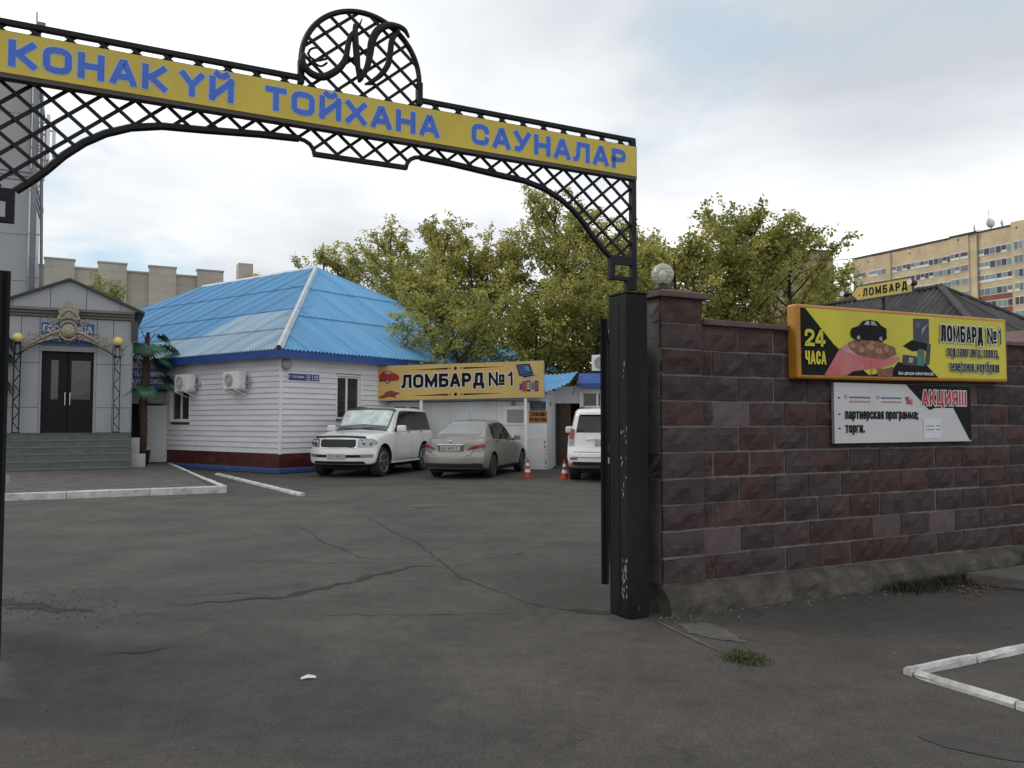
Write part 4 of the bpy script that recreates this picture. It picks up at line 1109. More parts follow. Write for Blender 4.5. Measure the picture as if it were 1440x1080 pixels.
MB().bar((0, .0, 0), (0, -.03, .16), .03, .03).build('bracket', MAT['chrome'], fl)
def ac_unit(loc, rz, label, wide=.8):
    a = thing('air_conditioner', label, 'air conditioner', loc, rz, 'outdoor air conditioner units')
    W, H, D = wide, .55, .3
    MB().box(-W / 2, W / 2, -.42, -.12, 0, H).build('casing', MAT['white_plastic'], a, bevel=.02)
    MB().lathe([(.215, -.434), (.215, -.421), (.2, -.4205)], 24, (-.09, 0, .275), axis='Y').build('fan_grille', M_('grille_grey', (.16, .16, .155), .6, .3, 9), a)
    for rr in (.06, .11, .16, .2):
        MB().tube([(-.09 + rr * math.cos(t), -.437, .275 + rr * math.sin(t)) for t in [2 * math.pi * i / 20 for i in range(20)]], .006, 4, True).build('grille_ring', MAT['white_plastic'], a)
    for i in range(6):
        t = math.pi * i / 6
        MB().bar((-.09 - .2 * math.cos(t), -.4365, .275 - .2 * math.sin(t)), (-.09 + .2 * math.cos(t), -.4365, .275 + .2 * math.sin(t)), .006, .006).build('grille_spoke', MAT['white_plastic'], a)
    for sx in (-.28, .28):
        mb = MB(); mb.box(sx - .02, sx + .02, -.46, .0, -.045, -.003); mb.build('bracket_arm', MAT['white_plastic'], a)
        MB().bar((sx, -.40, -.05), (sx, .0, -.20), .03, .02, up=(1, 0, 0)).build('bracket_brace', MAT['white_plastic'], a)
    MB().tube([(W / 2 + .01, -.2, .18), (W / 2 + .07, -.16, .2), (W / 2 + .1, -.08, .12), (W / 2 + .12, 0.0, .3)], .022, 6).build('pipe', M_('pipe_grey', (.4, .4, .39), .6, .2, 6), a, smooth=True)
    MB().box(W / 2 + .0, W / 2 + .03, -.38, -.2, .08, .34).build('valve_cover', MAT['white_plastic'], a)
    return a
ac_unit(HM @ Vector((-.02, 4.75, 2.6)), HRZ - R(90), 'white air conditioner hung over the house window beside the artificial palm')
ac_unit(HM @ Vector((-.02, 1.95, 2.6)), HRZ - R(90), 'white air conditioner hung alone on the bare siding near the house corner')

# ================================================================== PORCH OF THE HOTEL
PC = -4.65                                       # middle of the porch along the street grid
porch = thing('porch_building', 'grey panelled hotel porch with gabled front and brown double doors', 'building', gw(PC, 24.0), RZ)
MAT['panel'] = M_('panel', (.33, .34, .36), .35, .06, .8, 0, dirt=(.25, .25, .26), dirt_scale=.9, dirt_amt=.3, piece=.03)
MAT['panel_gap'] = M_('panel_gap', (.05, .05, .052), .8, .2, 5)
MAT['cornice'] = M_('cornice', (.18, .165, .15), .6, .2, 4, dirt=(.1, .09, .085), dirt_amt=.4)
MAT['dark_trim'] = M_('dark_trim', (.045, .042, .042), .5, .3, 5)
FL = 1.22
mb = MB(); mb.box(-1.85, -.80, .03, 6, 0, 5.1); mb.mat(0)
mb.build('side_body', MAT['panel_gap'], porch)
MB().box(.80, 1.83, .03, 6, 0, 5.1).build('side_body', MAT['panel_gap'], porch)
MB().box(-.80, .80, .03, 6, 3.86, 5.1).build('lintel_body', MAT['panel_gap'], porch)
def panel(x0, x1, z0, z1, y0=0.0, y1=.028):
    MB().box(x0 + .008, x1 - .008, y0, y1, z0 + .008, z1 - .008).build('cladding_panel', MAT['panel'], porch)
zs = (FL, 2.02, 3.42, 4.87)
for x0, x1 in ((-1.85, -1.30), (-1.30, -.80), (.80, 1.28), (1.28, 1.83)):
    for z0, z1 in zip(zs, zs[1:]): panel(x0, x1, z0, z1)
for x0, x1 in ((-.80, -.28), (-.28, .28), (.28, .80)): panel(x0, x1, 3.98, 4.87)
MB().box(-.80, .80, -.012, .03, 3.80, 3.97).build('door_head', M_('head_grey', (.30, .30, .31), .4, .1, 3), porch)
for z0, z1 in ((0, 2.0), (2.0, 3.9), (3.9, 4.87)):
    for i in range(3): MB().box(1.831, 1.86, .04 + i * 1.9, .04 + i * 1.9 + 1.88, z0 + .008, z1 - .008).build('cladding_panel', MAT['panel'], porch)
# doors
MAT['door_dark'] = M_('door_dark', (.014, .008, .009), .45, .4, 2, spec=.2, stretch=(5, 5, .4))
for sg in (-1, 1):
    x0, x1 = sorted((sg * .012, sg * .725))
    d = MB().box(x0, x1, .14, .19, FL + .01, 3.79).build('door', MAT['door_dark'], porch)
    gx = (x0 + x1) / 2
    MB().box(gx - (.10 if sg < 0 else .27), gx + (.10 if sg < 0 else .27), .128, .1385, 2.28, 3.52).build('pane', M_('door_glass', (.07, .066, .045), .08, .3, 2.5, .2, 3, spec=.7), d)
    MB().box(gx - .24, gx + .24, .125, .1385, 1.4, 2.1).build('door_panel', MAT['door_dark'], d)
    MB().bar((sg * .07, .11, 2.1), (sg * .07, .11, 2.5), .022, .022, up=(1, 0, 0)).build('handle', MAT['chrome'], d)
for sg in (-1, 1): MB().box(*sorted((sg * .73, sg * .80)), .0, .2, FL, 3.79).build('door_jamb', bpy.data.materials['head_grey'], porch)
MB().box(-.8, .8, .26, .3, FL, 3.8).build('door_backing', MAT['panel_gap'], porch)
# cornice and gable
HWp = 2.0
for z0, z1, y0 in ((4.88, 4.97, -.08), (4.972, 5.06, -.16), (5.062, 5.14, -.26)):
    MB().box(-HWp + .12, HWp - .12, y0, 5.9, z0, z1).build('cornice_band', MAT['cornice'], porch)
gx = [-HWp, -1.55, -.52, .48, 1.45, HWp]
gz = lambda x: 5.16 + .88 * (1 - abs(x) / HWp)
for a, b in zip(gx, gx[1:]):
    pts = [(a + .008, 5.15), (b - .008, 5.15), (b - .008, max(5.155, gz(b - .008)))]
    if a < 0 < b: pts.append((0, gz(0)))
    pts.append((a + .008, max(5.155, gz(a + .008))))
    MB().prism(pts, -.20, -.17).build('gable_panel', MAT['panel'], porch)
MB().prism([(-HWp, 5.145), (HWp, 5.145), (0, gz(0) - .01)], -.165, 5.8).build('gable_body', MAT['panel_gap'], porch)
for sg in (-1, 1):
    p = [(0, gz(0) + .0), (0, gz(0) + .07), (sg * (HWp + .18), 5.15), (sg * (HWp + .18), 5.08)]
    MB().prism(p if sg < 0 else p[::-1], -.34, 5.9).build('roof_slope', MAT['dark_trim'], porch)
MB().box(HWp - .20, HWp + .0, -.15, -.05, 4.2, 4.87).build('downpipe_hopper', MAT['dark_trim'], porch)
# steps of grey green marble
MAT['marble'] = M_('marble', (.10, .122, .114), .35, .4, 4, .05, 20, col2=(.06, .076, .07), dirt=(.14, .157, .15), dirt_scale=6, dirt_amt=.5, piece=.06, stretch=(1, 2, 2))
MAT['marble_edge'] = M_('marble_edge', (.15, .17, .16), .35, .25, 5)
steps = thing('entrance_steps', 'six grey green marble steps rising to the hotel porch', 'steps', gw(PC, 21.9), RZ)
RH = FL / 6 - .0
for i in range(6):
    y0 = i * .3; z0, z1 = (.13 if i == 0 else 0) + 0, (i + 1) * RH
    zb = i * RH if i else .0
    MB().box(-1.95 - .0, 1.82 - .02 * i * 0, y0 + .02, 2.08 if i == 5 else y0 + .6, zb + .0 if i else .0, z1 - .03).build('riser', MAT['marble'], steps)
    n = 4
    for k in range(n):
        a = -1.97 + 3.81 * k / n
        MB().box(a + .003, a + 3.81 / n - .003, y0, (2.08 if i == 5 else y0 + .318), z1 - .029, z1).build('tread', MAT['marble_edge'] if i < 5 else MAT['marble'], steps)
# little plinth beside the steps
MB().box(1.84, 2.10, 1.7, 2.05, .0, 1.05).build('side_plinth', M_('plinth_white', (.42, .42, .41), .7, .2, 4), steps)
MB().box(1.84, 2.24, .95, 1.35, .13, .55).build('side_plinth', bpy.data.materials['plinth_white'], steps)

# lamp posts of openwork iron with yellow globes, on the landing
MAT['globe_yellow'] = M_('globe_yellow', (.72, .60, .20), .3, .08, 2)
def lamp_post(loc, label):
    L = thing('porch_lamp', label, 'lamp', loc, RZ, 'porch lamps flanking the doors')
    w = .085
    for sx in (-1, 1):
        for sy in (-1, 1):
            MB().bar((sx * w, sy * w, 0), (sx * w, sy * w, 2.4), .022, .022).build('rod', IRON, L)
    for fx, fy, ax in ((0, -w, 0), (0, w, 0), (-w, 0, 1), (w, 0, 1)):
        for i in range(8):
            z = .1 + i * .29; a = w if i % 2 else -w
            p0 = (fx + (-a if not ax else 0), fy + (-a if ax else 0), z); p1 = (fx + (a if not ax else 0), fy + (a if ax else 0), z + .26)
            MB().tube([p0, ((p0[0] + p1[0]) / 2 + (0 if not ax else 0), (p0[1] + p1[1]) / 2, z + .13), p1], .011, 5).build('scroll', IRON, L)
    for z in (.0, 2.4):
        MB().box(-.11, .11, -.11, .11, z + .001, z + .035).build('plate', IRON, L)
    for i in range(6):
        t = 2 * math.pi * i / 6
        MB().tube([(.07 * math.cos(t), .07 * math.sin(t), 2.436), (.15 * math.cos(t), .15 * math.sin(t), 2.5), (.14 * math.cos(t), .14 * math.sin(t), 2.62), (.06 * math.cos(t), .06 * math.sin(t), 2.75)], .013, 5).build('basket_rod', IRON, L)
    MB().lathe([(.06, 2.74), (.09, 2.76), (.09, 2.79)], 14).build('collar', IRON, L)
    n = 12
    MB().lathe([(max(.001, .15 * math.sin(math.pi * (.1 + .9 * i / n))), 2.925 - .15 * math.cos(math.pi * (.1 + .9 * i / n))) for i in range(n + 1)], 22).build('globe', MAT['globe_yellow'], L, smooth=True)
    return L
lamp_post(gw(PC + 1.40, 23.6, FL), 'openwork black iron lamp with yellow globe on the landing near the side entrance')
lamp_post(gw(PC - 1.36, 23.6, FL), 'openwork black iron lamp with yellow globe on the landing beside the swung gate leaf')

# carved arch with crest between the lamps
MAT['gilt'] = M_('gilt', (.40, .345, .26), .6, .5, 14, .6, 30, col2=(.20, .17, .125))
cr = thing('crest_arch', 'carved beige crest with scrolls on a thin iron arch over the porch doors', 'crest', gw(PC, 23.6), RZ)
arc = lambda x: 3.66 + .50 * (1 - (x / 1.33) ** 2)
MB().tube([(1.33 * (i / 12 - 1), 0, arc(1.33 * (i / 12 - 1))) for i in range(25)], .018, 6).build('arch_rod', IRON, cr)
n = 10
MB().lathe([(.001, -.10), (.13, -.09), (.20, -.05), (.235, .0), (.2, .03)], 22, (0, -.02, 4.42), axis='Y').build('medallion', MAT['gilt'], cr, smooth=True)
MB().tube([(.245 * math.cos(t), -.05, 4.42 + .29 * math.sin(t)) for t in [2 * math.pi * i / 26 for i in range(26)]], .035, 6, True).build('medallion_rim', MAT['gilt'], cr, smooth=True)
MB().prism([(-.34, 4.78), (-.26, 4.96), (-.30, 5.02), (-.22, 5.16), (-.12, 5.22), (-.06, 5.31), (0, 5.40), (.06, 5.31), (.12, 5.22), (.22, 5.16), (.30, 5.02), (.26, 4.96), (.34, 4.78), (.18, 4.74), (.08, 4.80), (-.08, 4.80), (-.18, 4.74)], -.06, .02).build('crown_plate', MAT['gilt'], cr, bevel=.02)
MB().tube([(-.2, -.07, 4.86), (-.12, -.08, 5.02), (0, -.08, 5.08), (.12, -.08, 5.02), (.2, -.07, 4.86)], .03, 6).build('crown_band', MAT['gilt'], cr, smooth=True)
def scroll(cx, cz, r0, turns, sg, ph, w):
    pts = []
    for i in range(22):
        t = i / 21; a = ph + sg * turns * 2 * math.pi * t; rr = r0 * (1 - .8 * t)
        pts.append((cx + rr * math.cos(a), -.03, cz + rr * math.sin(a)))
    return pts, [w * (1 - .6 * i / 21) for i in range(22)]
for sg in (-1, 1):
    for cx, cz, r0, tn, ph, w in ((.42, 4.70, .14, 1.2, 1.0, .032), (.5, 4.42, .12, 1.1, 2.2, .028), (.72, 4.33, .14, 1.3, .6, .028), (.95, 4.22, .13, 1.2, .8, .026), (1.10, 4.05, .09, 1.2, .4, .022), (.34, 4.2, .09, 1.0, 3, .022), (.62, 4.15, .07, 1., 2, .02), (.84, 4.05, .06, 1., 2, .018)):
        p, w_ = scroll(sg * cx, cz, r0, tn, -sg, (ph if sg > 0 else math.pi - ph), w)
        MB().tube(p, w_, 5).build('scroll', MAT['gilt'], cr, smooth=True)
    pts = [(sg * x, -.02, arc(x) + .05 + .26 * (1 - x / 1.25)) for x in (.2, .45, .7, .95, 1.18)]
    MB().tube(pts, [.05, .05, .045, .035, .012], 6).build('foliage_stem', MAT['gilt'], cr, smooth=True)
for sg in (-1, 1):
    xs = [.22, .4, .55, .7, .85, 1.0, 1.12, 1.2]; tp = [.20, .22, .15, .22, .14, .19, .09, .03]
    q_ = [(sg * x, arc(x) + .03) for x in xs] + [(sg * x, arc(x) + .03 + h) for x, h in zip(xs[::-1], tp[::-1])]
    MB().prism(q_ if sg > 0 else q_[::-1], -.015, .005).build('foliage_plate', MAT['gilt'], cr)
MB().box(-.06, .06, -.04, .04, 3.98, 4.16).build('lamp_socket', MAT['dark_trim'], cr)

bs2 = thing('hotel_name_plate', 'blue lettered hotel plate on the porch wall half hidden by the carved crest', 'sign', gw(PC, 23.985), RZ)
MAT['plate_royal'] = M_('plate_royal', (.03, .095, .34), .45, .2, 3)
MB().box(-.76, .72, -.02, 0, 4.02, 4.70).build('plate', MAT['plate_royal'], bs2)
lettering('ГОСТИНИЦА', .2, 1.36, .17, -.71, 4.42, -.023, MAT['print_white'], bs2)
lettering('РЕСТОРАН', .2, 1.16, .17, -.60, 4.12, -.023, MAT['print_white'], bs2)

# ------------------------------------------------------------------ side entrance between porch and house
se = thing('side_entrance', 'narrow grey side entrance with open white metal door behind the potted palm', 'building', gw(-2.2, 25.6), RZ)
MAT['render_grey'] = M_('render_grey', (.36, .36, .36), .8, .2, 2, .2, 20, dirt=(.2, .2, .2), dirt_amt=.4)
MB().box(-.72, .68, .0, 3, 2.2, 3.75).build('wall_head', MAT['render_grey'], se)
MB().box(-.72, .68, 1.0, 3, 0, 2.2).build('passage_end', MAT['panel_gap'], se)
MB().box(-.09, -.05, .0, 1, 0, 2.2).build('door_post', MAT['white_plastic'], se)
d = MB().box(-.045, .66, -.05, -.005, .17, 2.13).build('door', M_('door_white', (.52, .53, .53), .4, .08, 2), se)
for b in ((.02, .60, .28, 1.0), (.02, .60, 1.1, 2.05)): MB().box(b[0], b[1], -.062, -.0505, b[2], b[3]).build('door_panel', bpy.data.materials['door_white'], d)
MB().lathe([(.03, -.012), (.03, .0)], 10, (.25, -.062, 1.72), 'Y').build('door_badge', MAT['globe_yellow'], d)
MB().box(-.045, .66, -.04, -.008, .14, .168).build('door_sill', MAT['dark_trim'], d)
bl = thing('side_entrance_sign', 'blue lettered sign over the side entrance partly covered by palm leaves', 'sign', gw(-2.2, 25.56), RZ)
pts = [(-.9, 2.72), (.46, 2.72), (.52, 2.76), (.555, 2.85), (.555, 3.30), (.52, 3.38), (.44, 3.42), (-.9, 3.42)]
MB().prism(pts, -.03, 0).build('panel', MAT['plate_royal'], bl)
lettering('ҚОНАҚ ҮЙ ГОСТИНИЦА', .17, 1.38, .16, -.93, 3.14, -.033, MAT['print_white'], bl)
lettering('САУНА КЛАСС', .17, 1.12, .16, -.66, 2.88, -.033, MAT['print_white'], bl)
MB().box(-.72, .6, -.10, -.04, 2.62, 2.70).build('lamp_bar', MAT['black_iron'], bl)

# ------------------------------------------------------------------ artificial palms in pots
MAT['palm_leaf'] = M_('palm_leaf', (.016, .095, .052), .45, .4, 5, col2=(.018, .05, .03))
MAT['palm_leaf_light'] = M_('palm_leaf_light', (.03, .14, .07), .45, .4, 5)
MAT['palm_bark'] = M_('palm_bark', (.04, .025, .018), .9, .5, 9, .9, 22, col2=(.075, .036, .023))
def palm(loc, rz, label, seed=3):
    r = random.Random(seed)
    p = thing('artificial_palm', label, 'palm', loc, rz, 'artificial palms beside the porch')
    MB().lathe([(.17, 0), (.19, .03), (.235, .42), (.25, .44), (.25, .48), (.2, .48), (.2, .42)], 18).build('pot', M_('pot_black', (.02, .02, .022), .5, .3, 5), p, smooth=False)
    path = [(.0, 0, .40), (.015, 0, .9), (.0, 0, 1.4), (-.015, .01, 2.0), (.02, 0, 2.6), (.05, 0, 3.2), (.06, 0, 3.9), (.10, 0, 4.45)]
    vs_ = MB(); q, w = smooth_path([(a, c) for a, b, c in path], [.12, .12, .125, .135, .14, .12, .10, .05], 6)
    vs_.tube([(v.x, .01 * math.sin(v.y * 3), v.y) for v in q], [ww * (1 + .10 * math.sin(i * 2.1)) for i, ww in enumerate(w)], 9)
    vs_.build('trunk', MAT['palm_bark'], p, smooth=False)
    for i in range(16):                                              # stubs of bark
        z = 1.6 + i * .13; t = r.uniform(0, 6.28)
        MB().tube([(.12 * math.cos(t), .12 * math.sin(t), z), (.19 * math.cos(t), .19 * math.sin(t), z + .10)], [.05, .01], 5).build('bark_scale', MAT['palm_bark'], p)
    spec = [(180, 3.78, 1.0, .95), (0, 3.75, 1.1, 1.0), (268, 3.7, .55, .75), (200, 2.35, .85, .75), (345, 2.4, 1.0, .75), (170, 4.2, .5, .5), (15, 4.1, .8, .6), (225, 3.72, .6, .7), (315, 3.7, .7, .8), (90, 3.7, .6, .9), (265, 2.3, .4, .7), (170, 2.35, 1.2, .7), (20, 2.7, 1.1, .7), (140, 3.8, .9, .9), (40, 3.3, 1.0, .8), (332, 3.25, .95, .7), (140, 3.3, .95, .7)]
    for i, (az, z0, reach, size) in enumerate(spec):
        a = R(az); dx, dy = math.cos(a), math.sin(a)
        c = Vector((.05 + dx * reach * .62, dy * reach * .62, z0 + .25)); b = Vector((.05, 0, z0 - .1))
        mid = b.lerp(c, .55) + Vector((0, 0, .22))
        lf = MB().tube([b, mid, c], [.018, .013, .01], 5).build('leaf_stem', MAT['palm_bark'], p)
        mb = MB(); nb = 24
        out = Vector((dx, dy, -.75)).normalized(); side = Vector((-dy, dx, 0))
        for k in range(nb):
            t = (k / (nb - 1) - .5) * R(205)
            d = (out * math.cos(t) + side * math.sin(t)).normalized()
            Ln = .74 * size * (1 - .22 * abs(t) / R(110)) * r.uniform(.88, 1.1)
            wdt = .05 * size; sdn = d.cross(out.cross(side)).normalized()
            up = out.cross(side).normalized()
            m1 = c + d * Ln * .5 + up * .05; m2 = c + d * Ln - Vector((0, 0, .16 * size * r.uniform(.7, 1.3)))
            mb.add([c, m1 + sdn * wdt, m2, m1 - sdn * wdt], [(0, 1, 2, 3)])
        mb.build('fan_leaf', MAT['palm_leaf_light'] if i in (0, 8, 10) else MAT['palm_leaf'], lf, fix=False)
    return p
palm((-12.36, 27.45, TZ), RZ + R(5), 'artificial fan palm in a black pot beside the side entrance of the porch')
palm(gw(-6.85, 23.0, TZ), RZ + R(70), 'artificial fan palm on the porch flank beside the swung gate leaf', 8)

# ------------------------------------------------------------------ panelled tower with antenna mast
tw = thing('panelled_tower', 'tall grey panelled tower with cornice rising behind the hotel porch', 'tower', gw(-6.05, 27.0), RZ)
MB().box(-5.97, -.03, .03, 6, 0, 14.2).build('tower_body', MAT['panel_gap'], tw)
zz_ = [0, 2.4, 4.4, 6.4, 8.0, 9.9]
for z0, z1 in zip(zz_, zz_[1:]):
    for i in range(5):
        MB().box(-.0 - (i + 1) * 1.2 + .008, -.0 - i * 1.2 - .008, 0, .03, z0 + .008, z1 - .008).build('cladding_panel', MAT['panel'], tw)
        MB().box(-.03, .0, .04 + i * 1.2 + .008, .04 + (i + 1) * 1.2 - .008, z0 + .008, z1 - .008).build('cladding_panel', MAT['panel'], tw)
for i, (z0, z1, o) in enumerate(((9.9, 10.03, .04), (10.03, 10.16, .09), (10.16, 10.32, .14))):
    MB().box(-6, o, -o, 6, z0, z1).build('cornice_band', MAT['panel'], tw)
MAT['panel_rose'] = M_('panel_rose', (.34, .32, .33), .4, .1, 1)
for z0, z1 in ((10.33, 12.2), (12.2, 14.2)):
    for i in range(5):
        MB().box(-.0 - (i + 1) * 1.2 + .008, -.0 - i * 1.2 - .008, -.02, .029, z0 + .008, z1 - .008).build('cladding_panel', MAT['panel'] if i % 2 else MAT['panel_rose'], tw)
        MB().box(-.029, .02, .04 + i * 1.2 + .008, .04 + (i + 1) * 1.2 - .008, z0 + .008, z1 - .008).build('cladding_panel', MAT['panel'], tw)
MB().box(-6.1, .1, -.1, 6.1, 14.2, 14.4).build('cornice_band', MAT['panel'], tw)
ms = thing('antenna_mast', 'steel pipe antenna mast with panel antennas fixed beside the grey tower', 'mast', gw(-5.88, 26.7), RZ)
MAT['galv'] = M_('galvanised', (.20, .21, .22), .5, .3, 5, dirt=(.12, .10, .09), dirt_amt=.4)
MB().tube([(0, 0, 0), (0, 0, 15.3)], .095, 10).build('main_pipe', MAT['galv'], ms, smooth=True)
MB().tube([(.34, .1, 0), (.30, .1, 5), (.22, .1, 9.5), (.16, .1, 13.0)], .05, 8).build('stay_pipe', MAT['galv'], ms, smooth=True)
for z in (1.5, 3.5, 5.0, 6.5, 8, 9.5, 11, 12.5): MB().bar((-.16, 0, z), (.34 - .015 * z, .08, z), .03, .05).build('clamp', MAT['galv'], ms)
for x, y, z0, z1 in ((.33, -.12, 10.6, 12.2), (.50, .05, 10.8, 12.0), (.25, .28, 10.4, 11.9)):
    MB().box(x, x + .10, y, y + .2, z0, z1).build('panel_antenna', MAT['white_plastic'], ms, bevel=.02)
    MB().bar((.0, 0, z0 + .3), (x, y + .1, z0 + .3), .04, .04).build('antenna_arm', MAT['galv'], ms)
    MB().bar((.0, 0, z1 - .3), (x, y + .1, z1 - .3), .04, .04).build('antenna_arm', MAT['galv'], ms)
    MB().tube([(x + .05, y + .1, z0), (x + .02, y + .1, z0 - .4), (.1, 0, z0 - .8)], .015, 5).build('feeder_cable', MAT['black_plastic'], ms)
MB().box(-.06, .22, -.05, .05, 15.1, 15.42).build('beacon', MAT['galv'], ms)
MB().tube([(-.05, 0, 15.42), (-.05, 0, 15.75)], .025, 6).build('beacon_rod', MAT['galv'], ms)

# ================================================================== PAWNSHOP
PO, PRZ = Vector((1.15, 27.0, 0)), math.atan2(-.272, .962)
PM = basis(PO, PRZ)
shop = thing('pawnshop_building', 'low white plastered pawnshop with blue roof edge behind the parked cars', 'building', PO, PRZ)
MAT['plaster'] = M_('plaster', (.68, .69, .70), .8, .1, 1.2, .15, 12, dirt=(.48, .48, .48), dirt_scale=1.5, dirt_amt=.5)
MB().box(-6.4, 0, 0, 2.3, 0, 2.62).build('front_wall', MAT['plaster'], shop)
MB().box(.003, 7, 1.3, 2.35, 2.2, 2.78).build('entrance_wall', MAT['plaster'], shop)
MB().box(1.25, 7, 1.3, 1.6, 0, 2.2).build('entrance_wall', MAT['plaster'], shop)
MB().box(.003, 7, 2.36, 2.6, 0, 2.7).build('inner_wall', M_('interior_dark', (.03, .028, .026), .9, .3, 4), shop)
for x in (-5.1, -3.4, -1.75): MB().box(x, x + .012, -.004, .0, .02, 2.6).build('panel_joint', M_('joint_grey', (.36, .36, .37), .9, .2, 6) if x == -5.1 else bpy.data.materials['joint_grey'], shop)
MB().box(-6.4, -.002, -.006, .0, .965, .975).build('panel_joint', bpy.data.materials['joint_grey'], shop)
r = random.Random(5); mb = MB()
for i in range(22):                                              # flaked plaster along the corner
    z = .05 + r.random() * .9; w = r.uniform(.008, .03); h = r.uniform(.015, .06); x = -.06 + r.uniform(-.03, .03)
    mb.poly([(x - w, -.0075, z), (x + w * .6, -.0075, z - h * .3), (x + w, -.0075, z + h * .4), (x - w * .2, -.0075, z + h)])
mb.build('flaked_plaster', M_('flake', (.12, .11, .10), .9, .4, 9), shop, fix=False)['kind'] = 'stuff'
# small shuttered window
w = MB().box(-1.46, -.70, -.035, .0, 1.47, 2.07).build('window', MAT['white_plastic'], shop)
MB().box(-1.49, -.67, -.06, -.036, 1.98, 2.09).build('shutter_box', MAT['white_plastic'], w)
for i in range(8): MB().box(-1.36, -.78, -.045, -.0355, 1.53 + i * .055, 1.53 + i * .055 + .05).build('shutter_slat', M_('shutter_grey', (.27, .265, .255), .6, .1, 6) if i == 0 else bpy.data.materials['shutter_grey'], w)
# door leaf, opened
dr = MB().box(.10, .52, 1.34, 1.39, .06, 2.17).build('door', M_('door_brown', (.07, .032, .016), .5, .4, 3, stretch=(6, 6, .5)), shop)
for z0, z1 in ((.25, 1.0), (1.15, 2.0)): MB().box(.17, .45, 1.32, 1.338, z0, z1).build('door_panel', bpy.data.materials['door_brown'], dr)
MB().lathe([(.012, -.04), (.02, -.03), (.02, .0)], 10, (.47, 1.335, 1.05), 'Y').build('handle', MAT['chrome'], dr)
MB().box(.03, .098, 1.26, 1.32, 0, 2.2).build('door_frame', MAT['black_plastic'], shop)
MB().box(.0, 1.24, .9, 2.3, .0, .06).build('threshold', MAT['concrete'], shop)
window(shop, 'y', .0 + .92, 1.62, 2.05, 2.60, (.78,), sill=False, deep=.09).location = (0, 1.21, 0)
window(shop, 'y', 1.8, 2.9, 1.3, 2.60, (.5,), sill=False, deep=.09).location = (0, 1.21, 0)
# blue roof edge right of the board: a skirt of corrugated sheet and a metal fascia
def corr_roof(x0, x1, z_lo, z_hi, y0, y1, mat, skew=0, nm='roof_sheet'):
    n = int((x1 - x0) / .15 * 4); vs_ = []
    for i in range(n + 1):
        x = x0 + (x1 - x0) * i / n; h = .024 * math.cos(2 * math.pi * x / .15)
        rise = skew * max(0, x) ** 1.3
        vs_ += [(x, y0, z_lo + h + rise), (x, y1, z_hi + h + rise * .3)]
    return MB().add(vs_, [(2 * i, 2 * i + 2, 2 * i + 3, 2 * i + 1) for i in range(n)]).build(nm, mat, shop, smooth=True, fix=False)
x = -6.4
while x < .8:
    corr_roof(x, min(x + 1.2, .82), 2.55, 3.2, -.35, 1.2, MAT['roof_worn'], .36); x += 1.2
MB().box(-6.4, .05, -.04, 1.0, 2.5, 2.56).build('eave_board', MAT['white_plastic'], shop)
fa = MB(); P_ = []
for i in range(14):
    x = .84 + i * .48
    fa.add([(x, .85, 2.74), (x + .48, .85, 2.74), (x + .48, .85, 2.86), (x, .85, 2.86), (x + .48, 1.25, 3.22), (x, 1.25, 3.22)], [(0, 1, 2, 3), (3, 2, 4, 5)])
fa.build('metal_fascia', MAT['fascia_blue'], shop)
MB().box(.84, 7.5, 1.25, 2.7, 3.05, 3.20).build('flat_roof', MAT['fascia_blue'], shop)
MB().tube([(.6, 1.28, 2.5), (.66, 1.27, 2.7), (.72, 1.0, 2.72), (.8, .86, 2.7)], .012, 5).build('cable', MAT['black_plastic'], shop)
MB().tube([(-5.8, -.05, 2.2), (-5.5, -.03, 2.27), (-4, -.03, 2.24), (-2, -.03, 2.27), (-.2, -.03, 2.24)], .012, 5).build('cable', MAT['black_plastic'], shop)
a = ac_unit(PM @ Vector((1.66, 1.75, 3.3)), PRZ, 'white air conditioner standing on the blue roof edge of the pawnshop', .8)
for b in list(a.children):
    if b.name.startswith('bracket'): bpy.data.objects.remove(b)
MB().box(-.35, -.28, -.42, -.1, -.10, -.004).build('foot', MAT['black_plastic'], a)
MB().box(.28, .35, -.42, -.1, -.10, -.004).build('foot', MAT['black_plastic'], a)

# the board over the wall on two posts
bd = thing('pawnshop_board', 'long ochre pawnshop board with black letters on white posts above the parked cars', 'sign', PM @ Vector((-5.86, -.5, 0)), PRZ)
BL = 5.91; bd.rotation_euler = (0, R(-.7), PRZ)
MAT['board_ochre'] = M_('board_ochre', (.56, .385, .115), .5, .12, 1.0)
MB().box(0, BL, 0, .12, 2.285, 3.485).build('housing', M_('board_frame', (.42, .40, .36), .5, .3, 4), bd)
flat('printed_panel', [(.02, 2.305), (BL - .02, 2.305), (BL - .02, 3.465), (.02, 3.465)], -.002, MAT['board_ochre'], bd)
FX0, FX1, FZ0, FZ1 = .02, BL - .02, 2.305, 3.465
Wf, Hf = FX1 - FX0, FZ1 - FZ0
def bo(name, pts, lay, mat): return flat(name, [F(u, v) for u, v in pts], -.003 - lay * .001, MAT[mat] if isinstance(mat, str) else mat, bd)
lettering('ЛОМБАРД', .47, .505 * Wf, .24, FX0 + .155 * Wf, FZ0 + .335 * Hf, -.012, MAT['print_black'], bd, .12, MAT['print_white'], .022)
lettering('№1', .47, .148 * Wf, .24, FX0 + .685 * Wf, FZ0 + .335 * Hf, -.012, MAT['print_black'], bd, .28, MAT['print_white'], .022)
for v in (.88, .125):
    bo('printed_rule', [(.20, v - .015), (.44, v - .03), (.44, v + .02)], 1, 'print_black')
    bo('printed_rule', [(.535, v - .03), (.535, v + .02), (.78, v + .005)], 1, 'print_black')
    for u, rr in ((.452, .005), (.487, .0095), (.522, .005)): bo('printed_dot', ellipse(u, v, rr, rr * Wf / Hf, 14), 1, 'print_black')
RC = M_('print_car_red', (.34, .012, .02), .4, .4, 10)
